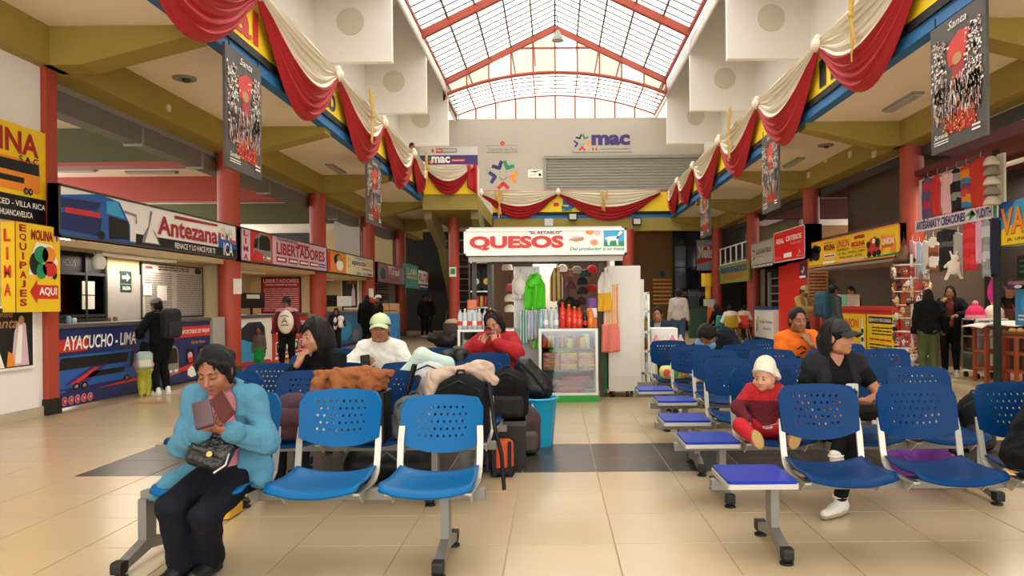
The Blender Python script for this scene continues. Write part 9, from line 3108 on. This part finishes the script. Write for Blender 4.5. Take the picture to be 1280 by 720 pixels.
t = thing('black_bag', 'shiny black soft bag lying on the light blue bin', 'bag', (x - 0.04, y, 0.45))
blob('main_bag', [C((-0.08, 0, 0.30), (0.07, 0, 0.09), 0.10, 0.13, 0.05), E((0, 0, 0.1), (0.17, 0.15, 0.10))], 0.012, mat('#070708', 0.45, bump=0.4, bscale=25), t, amp=0.008)
child('strap', MB().tube([V((-0.12, -0.10, 0.35)), V((0.0, -0.16, 0.25)), V((0.12, -0.13, 0.08))], 0.012, 6).mesh('strap', m_black), t)
x, y = at(634, VY, 6.6).x, 6.35
t = rucksack('large black backpack standing at the end of the third left bench', (-0.40, 6.28, 0.40), 0.36, 0.42, 0.24, '#080809', rz=radians(0), lean=radians(0))
t2 = thing('crate', 'low dark crate under the large black backpack', 'crate', (-0.40, 6.28, 0))
MB().bx(-0.55, -0.25, 6.18, 6.40, 0.0, 0.395).obj('body', m_dark, t2)
MB().bx(-0.56, -0.24, 6.17, 6.41, 0.355, 0.395).obj('rim', m_dgrey, t2)
x = at(655, VY, 6.9).x
rucksack('brown and grey backpack standing on the floor by the blue bin', (x, 6.85, 0.0), 0.28, 0.44, 0.22, '#4a3a38', rz=radians(4), pocket='#5a4844', trim='#241c1c')
x = at(629, VY, 6.2).x
t = thing('orange_bag', 'orange and black bag on the floor at the end of the benches', 'bag', (x, 6.0, 0))
blob('main_bag', [BOX((0, 0, 0.14), (0.17, 0.18, 0.28), None, 0.02, 1, 0.05)], 0.012, mat('#c4491c', 0.7, noise=0.15), t, amp=0.004)
for s in (-1, 1):
 child('black_strip', MB().bx(s * 0.06 - 0.014, s * 0.06 + 0.014, -0.102, -0.09, 0.01, 0.28).mesh('black_strip', m_black), t)
blob('black_base', [BOX((0, 0, 0.04), (0.19, 0.2, 0.08), None, 0.02, 1, 0.03)], 0.012, m_black, t)
x = at(655, VY, 7.0).x
bottle('small clear water bottle tucked between the brown backpack and the blue bin', at(664, VY, 7.0).x, 6.98, 0.24, m_water, capb, 0.2, 0.03)
t = thing('soft_bag', 'black duffel bag on the floor under the second bench', 'bag', (-1.25, 5.75, 0))
blob('main_bag', [C((-0.22, 0, 0.14), (0.22, 0, 0.14), 0.14)], 0.015, m_black, t, amp=0.005)
child('strap', MB().tube([V((-0.15, -0.13, 0.14)), V((0, -0.16, 0.26)), V((0.15, -0.13, 0.14))], 0.012, 6).mesh('strap', m_dgrey), t)
t = thing('black_bag', 'dark folded jacket hung over the back of the fifth left bench', 'clothing', (-0.98, 7.42, 0.80))
blob('drape', [C((-0.1, 0, 0.06), (0.08, 0, 0.08), 0.05), C((0.05, -0.06, 0.05), (0.09, -0.08, -0.12), 0.05, 0.03), C((-0.08, -0.05, 0.04), (-0.10, -0.07, -0.06), 0.045, 0.03)], 0.014, m_dark, t, amp=0.006)
blob('collar', [C((0.0, -0.02, 0.12), (0.07, -0.02, 0.12), 0.025)], 0.012, m_dgrey, t)
x = at(1150, VY, 5.6).x
t = thing('purple_bag', 'purple cloth bag on the floor under the second right bench', 'bag', (2.66, 5.62, 0))
blob('main_bag', [BOX((0, 0, 0.13), (0.46, 0.24, 0.24), None, 0.03, 1, 0.09), E((0.1, -0.06, 0.2), (0.14, 0.1, 0.1))], 0.012, mat('#5d1c7a', 0.75, noise=0.2, bump=0.3), t, amp=0.007)
child('handle', MB().tube([V((-0.12, -0.10, 0.22)), V((-0.06, -0.15, 0.15)), V((0.04, -0.15, 0.14)), V((0.10, -0.12, 0.22))], 0.012, 6).mesh('handle', mat('#7a35a0', 0.7)), t)
t = thing('purple_bag', 'small mauve bag right of the purple cloth bag', 'bag', (3.05, 5.68, 0))
blob('main_bag', [BOX((0, 0, 0.11), (0.20, 0.18, 0.22), None, 0.03, 1, 0.06)], 0.012, mat('#8a4a92', 0.75, noise=0.2, bump=0.3), t, amp=0.006)
child('handle', MB().tube([V((-0.06, -0.02, 0.2)), V((0, -0.03, 0.27)), V((0.06, -0.02, 0.2))], 0.010, 6).mesh('handle', mat('#7a35a0', 0.7)), t)
rucksack('black backpack behind the third seat of the second right bench', (3.12, 5.62, 0.24), 0.26, 0.42, 0.2, '#080809', rz=radians(-10))
o = MB().rbox((3.12, 5.62, 0.12), (0.3, 0.24, 0.235), 0.03).obj('dark_box', m_dark)
tag(o, 'dark box under the black backpack at the second right bench', 'box')
t = thing('shopping_bag', 'colourful printed shopping bag on the far left seat of the sixth bench', 'bag', (1.42, 9.02, SZ))
blob('main_bag', [BOX((0, 0, 0.08), (0.34, 0.22, 0.16), None, 0.03, 1, 0.06)], 0.012, mat('#c9c86a', 0.6, noise=0.3), t, amp=0.006)
for i, (x, c) in enumerate(((-0.1, '#d84a4a'), (0.0, '#4a9a4a'), (0.1, '#d88a3a'))):
 child('printed_spot', MB().ell((x, -0.105, 0.08), (0.045, 0.012, 0.05), None, 10, 6).mesh('printed_spot', mat(c, 0.6)), t)
o = MB().rbox((-2.12, 4.9, 0.06), (0.10, 0.24, 0.10), 0.03).obj('yellow_box', mat('#d8a62a', 0.6))
tag(o, 'yellow packet on the floor under the front left bench', 'packet')
o = MB().box((2.42, 4.02, 0.447), (0.13, 0.04, 0.006), Rz(radians(-12))).obj('wrapper', mat('#c88a2a', 0.4))
tag(o, 'small orange wrapper at the back of the second front right seat', 'wrapper')
c = gnd(186, 504)
t = thing('floor_decal', 'faded red printed oval decal on the floor before the blue counter', 'decal', (c.x, c.y, 0))
P = Panel((c.x - 0.26, c.y - 0.2, 0.0), (1, 0, 0), (0, 1, 0), 0.52, 0.4)
mb = MB()
m_fd = mat('#b8543c', 0.5, noise=0.3, scale=20, name='worn_red_print')
for i in range(12):
 a, b_ = radians(30 * i + 4), radians(30 * i + 26)
 P.stroke(mb, [(0.5 + 0.46 * cos(q), 0.5 + 0.44 * sin(q)) for q in (a, (a + b_) / 2, b_)], 0.03, 0, 0.5)
P.rect(mb, 0.2, 0.56, 0.8, 0.72, 0, 0.5)
P.rect(mb, 0.28, 0.30, 0.72, 0.44, 0, 0.5)
mb.obj('print', m_fd, t)
# ------------------------------------------------------------------ fill lamps added to brighten the kiosk and the shops
def area_lamp(label, x, y, z, w, h, e, color=(1, 0.9, 0.75)):
 t = thing('added_fill_lamp', label, 'lamp', (x, y, z))
 MB().bx(x - w / 2, x + w / 2, y - h / 2, y + h / 2, z + 0.01, z + 0.05).obj('housing', m_wpaint, t)
 d = bpy.data.lights.new('added_fill_light', 'AREA')
 d.shape = 'RECTANGLE'
 d.size, d.size_y, d.energy, d.color = w * 0.95, h * 0.9, e, color
 o = bpy.data.objects.new('added_fill_light', d)
 o.location = (0, 0, 0.0)
 o.parent = t
 COL.objects.link(o)
area_lamp('strip lamp under the roof of the kiosk', 0.0, KY + 1.3, 2.28, 1.6, 0.15, 30)
area_lamp('strip lamp under the soffit of the first left agency', -6.7, 12.2, 2.10, 0.12, 2.2, 34)
area_lamp('strip lamp under the soffit of the second left agency', -7.2, 17.6, 2.10, 0.12, 2.2, 50)
area_lamp('strip lamp under the soffit of the third left agency', -7.2, 23.4, 2.10, 0.12, 2.2, 50)
area_lamp('strip lamp in the ceiling of the craft stall', 7.7, 13.2, 3.6, 0.15, 2.0, 90)
area_lamp('strip lamp behind the red counter', 8.4, 17.6, 2.82, 0.15, 2.0, 60)
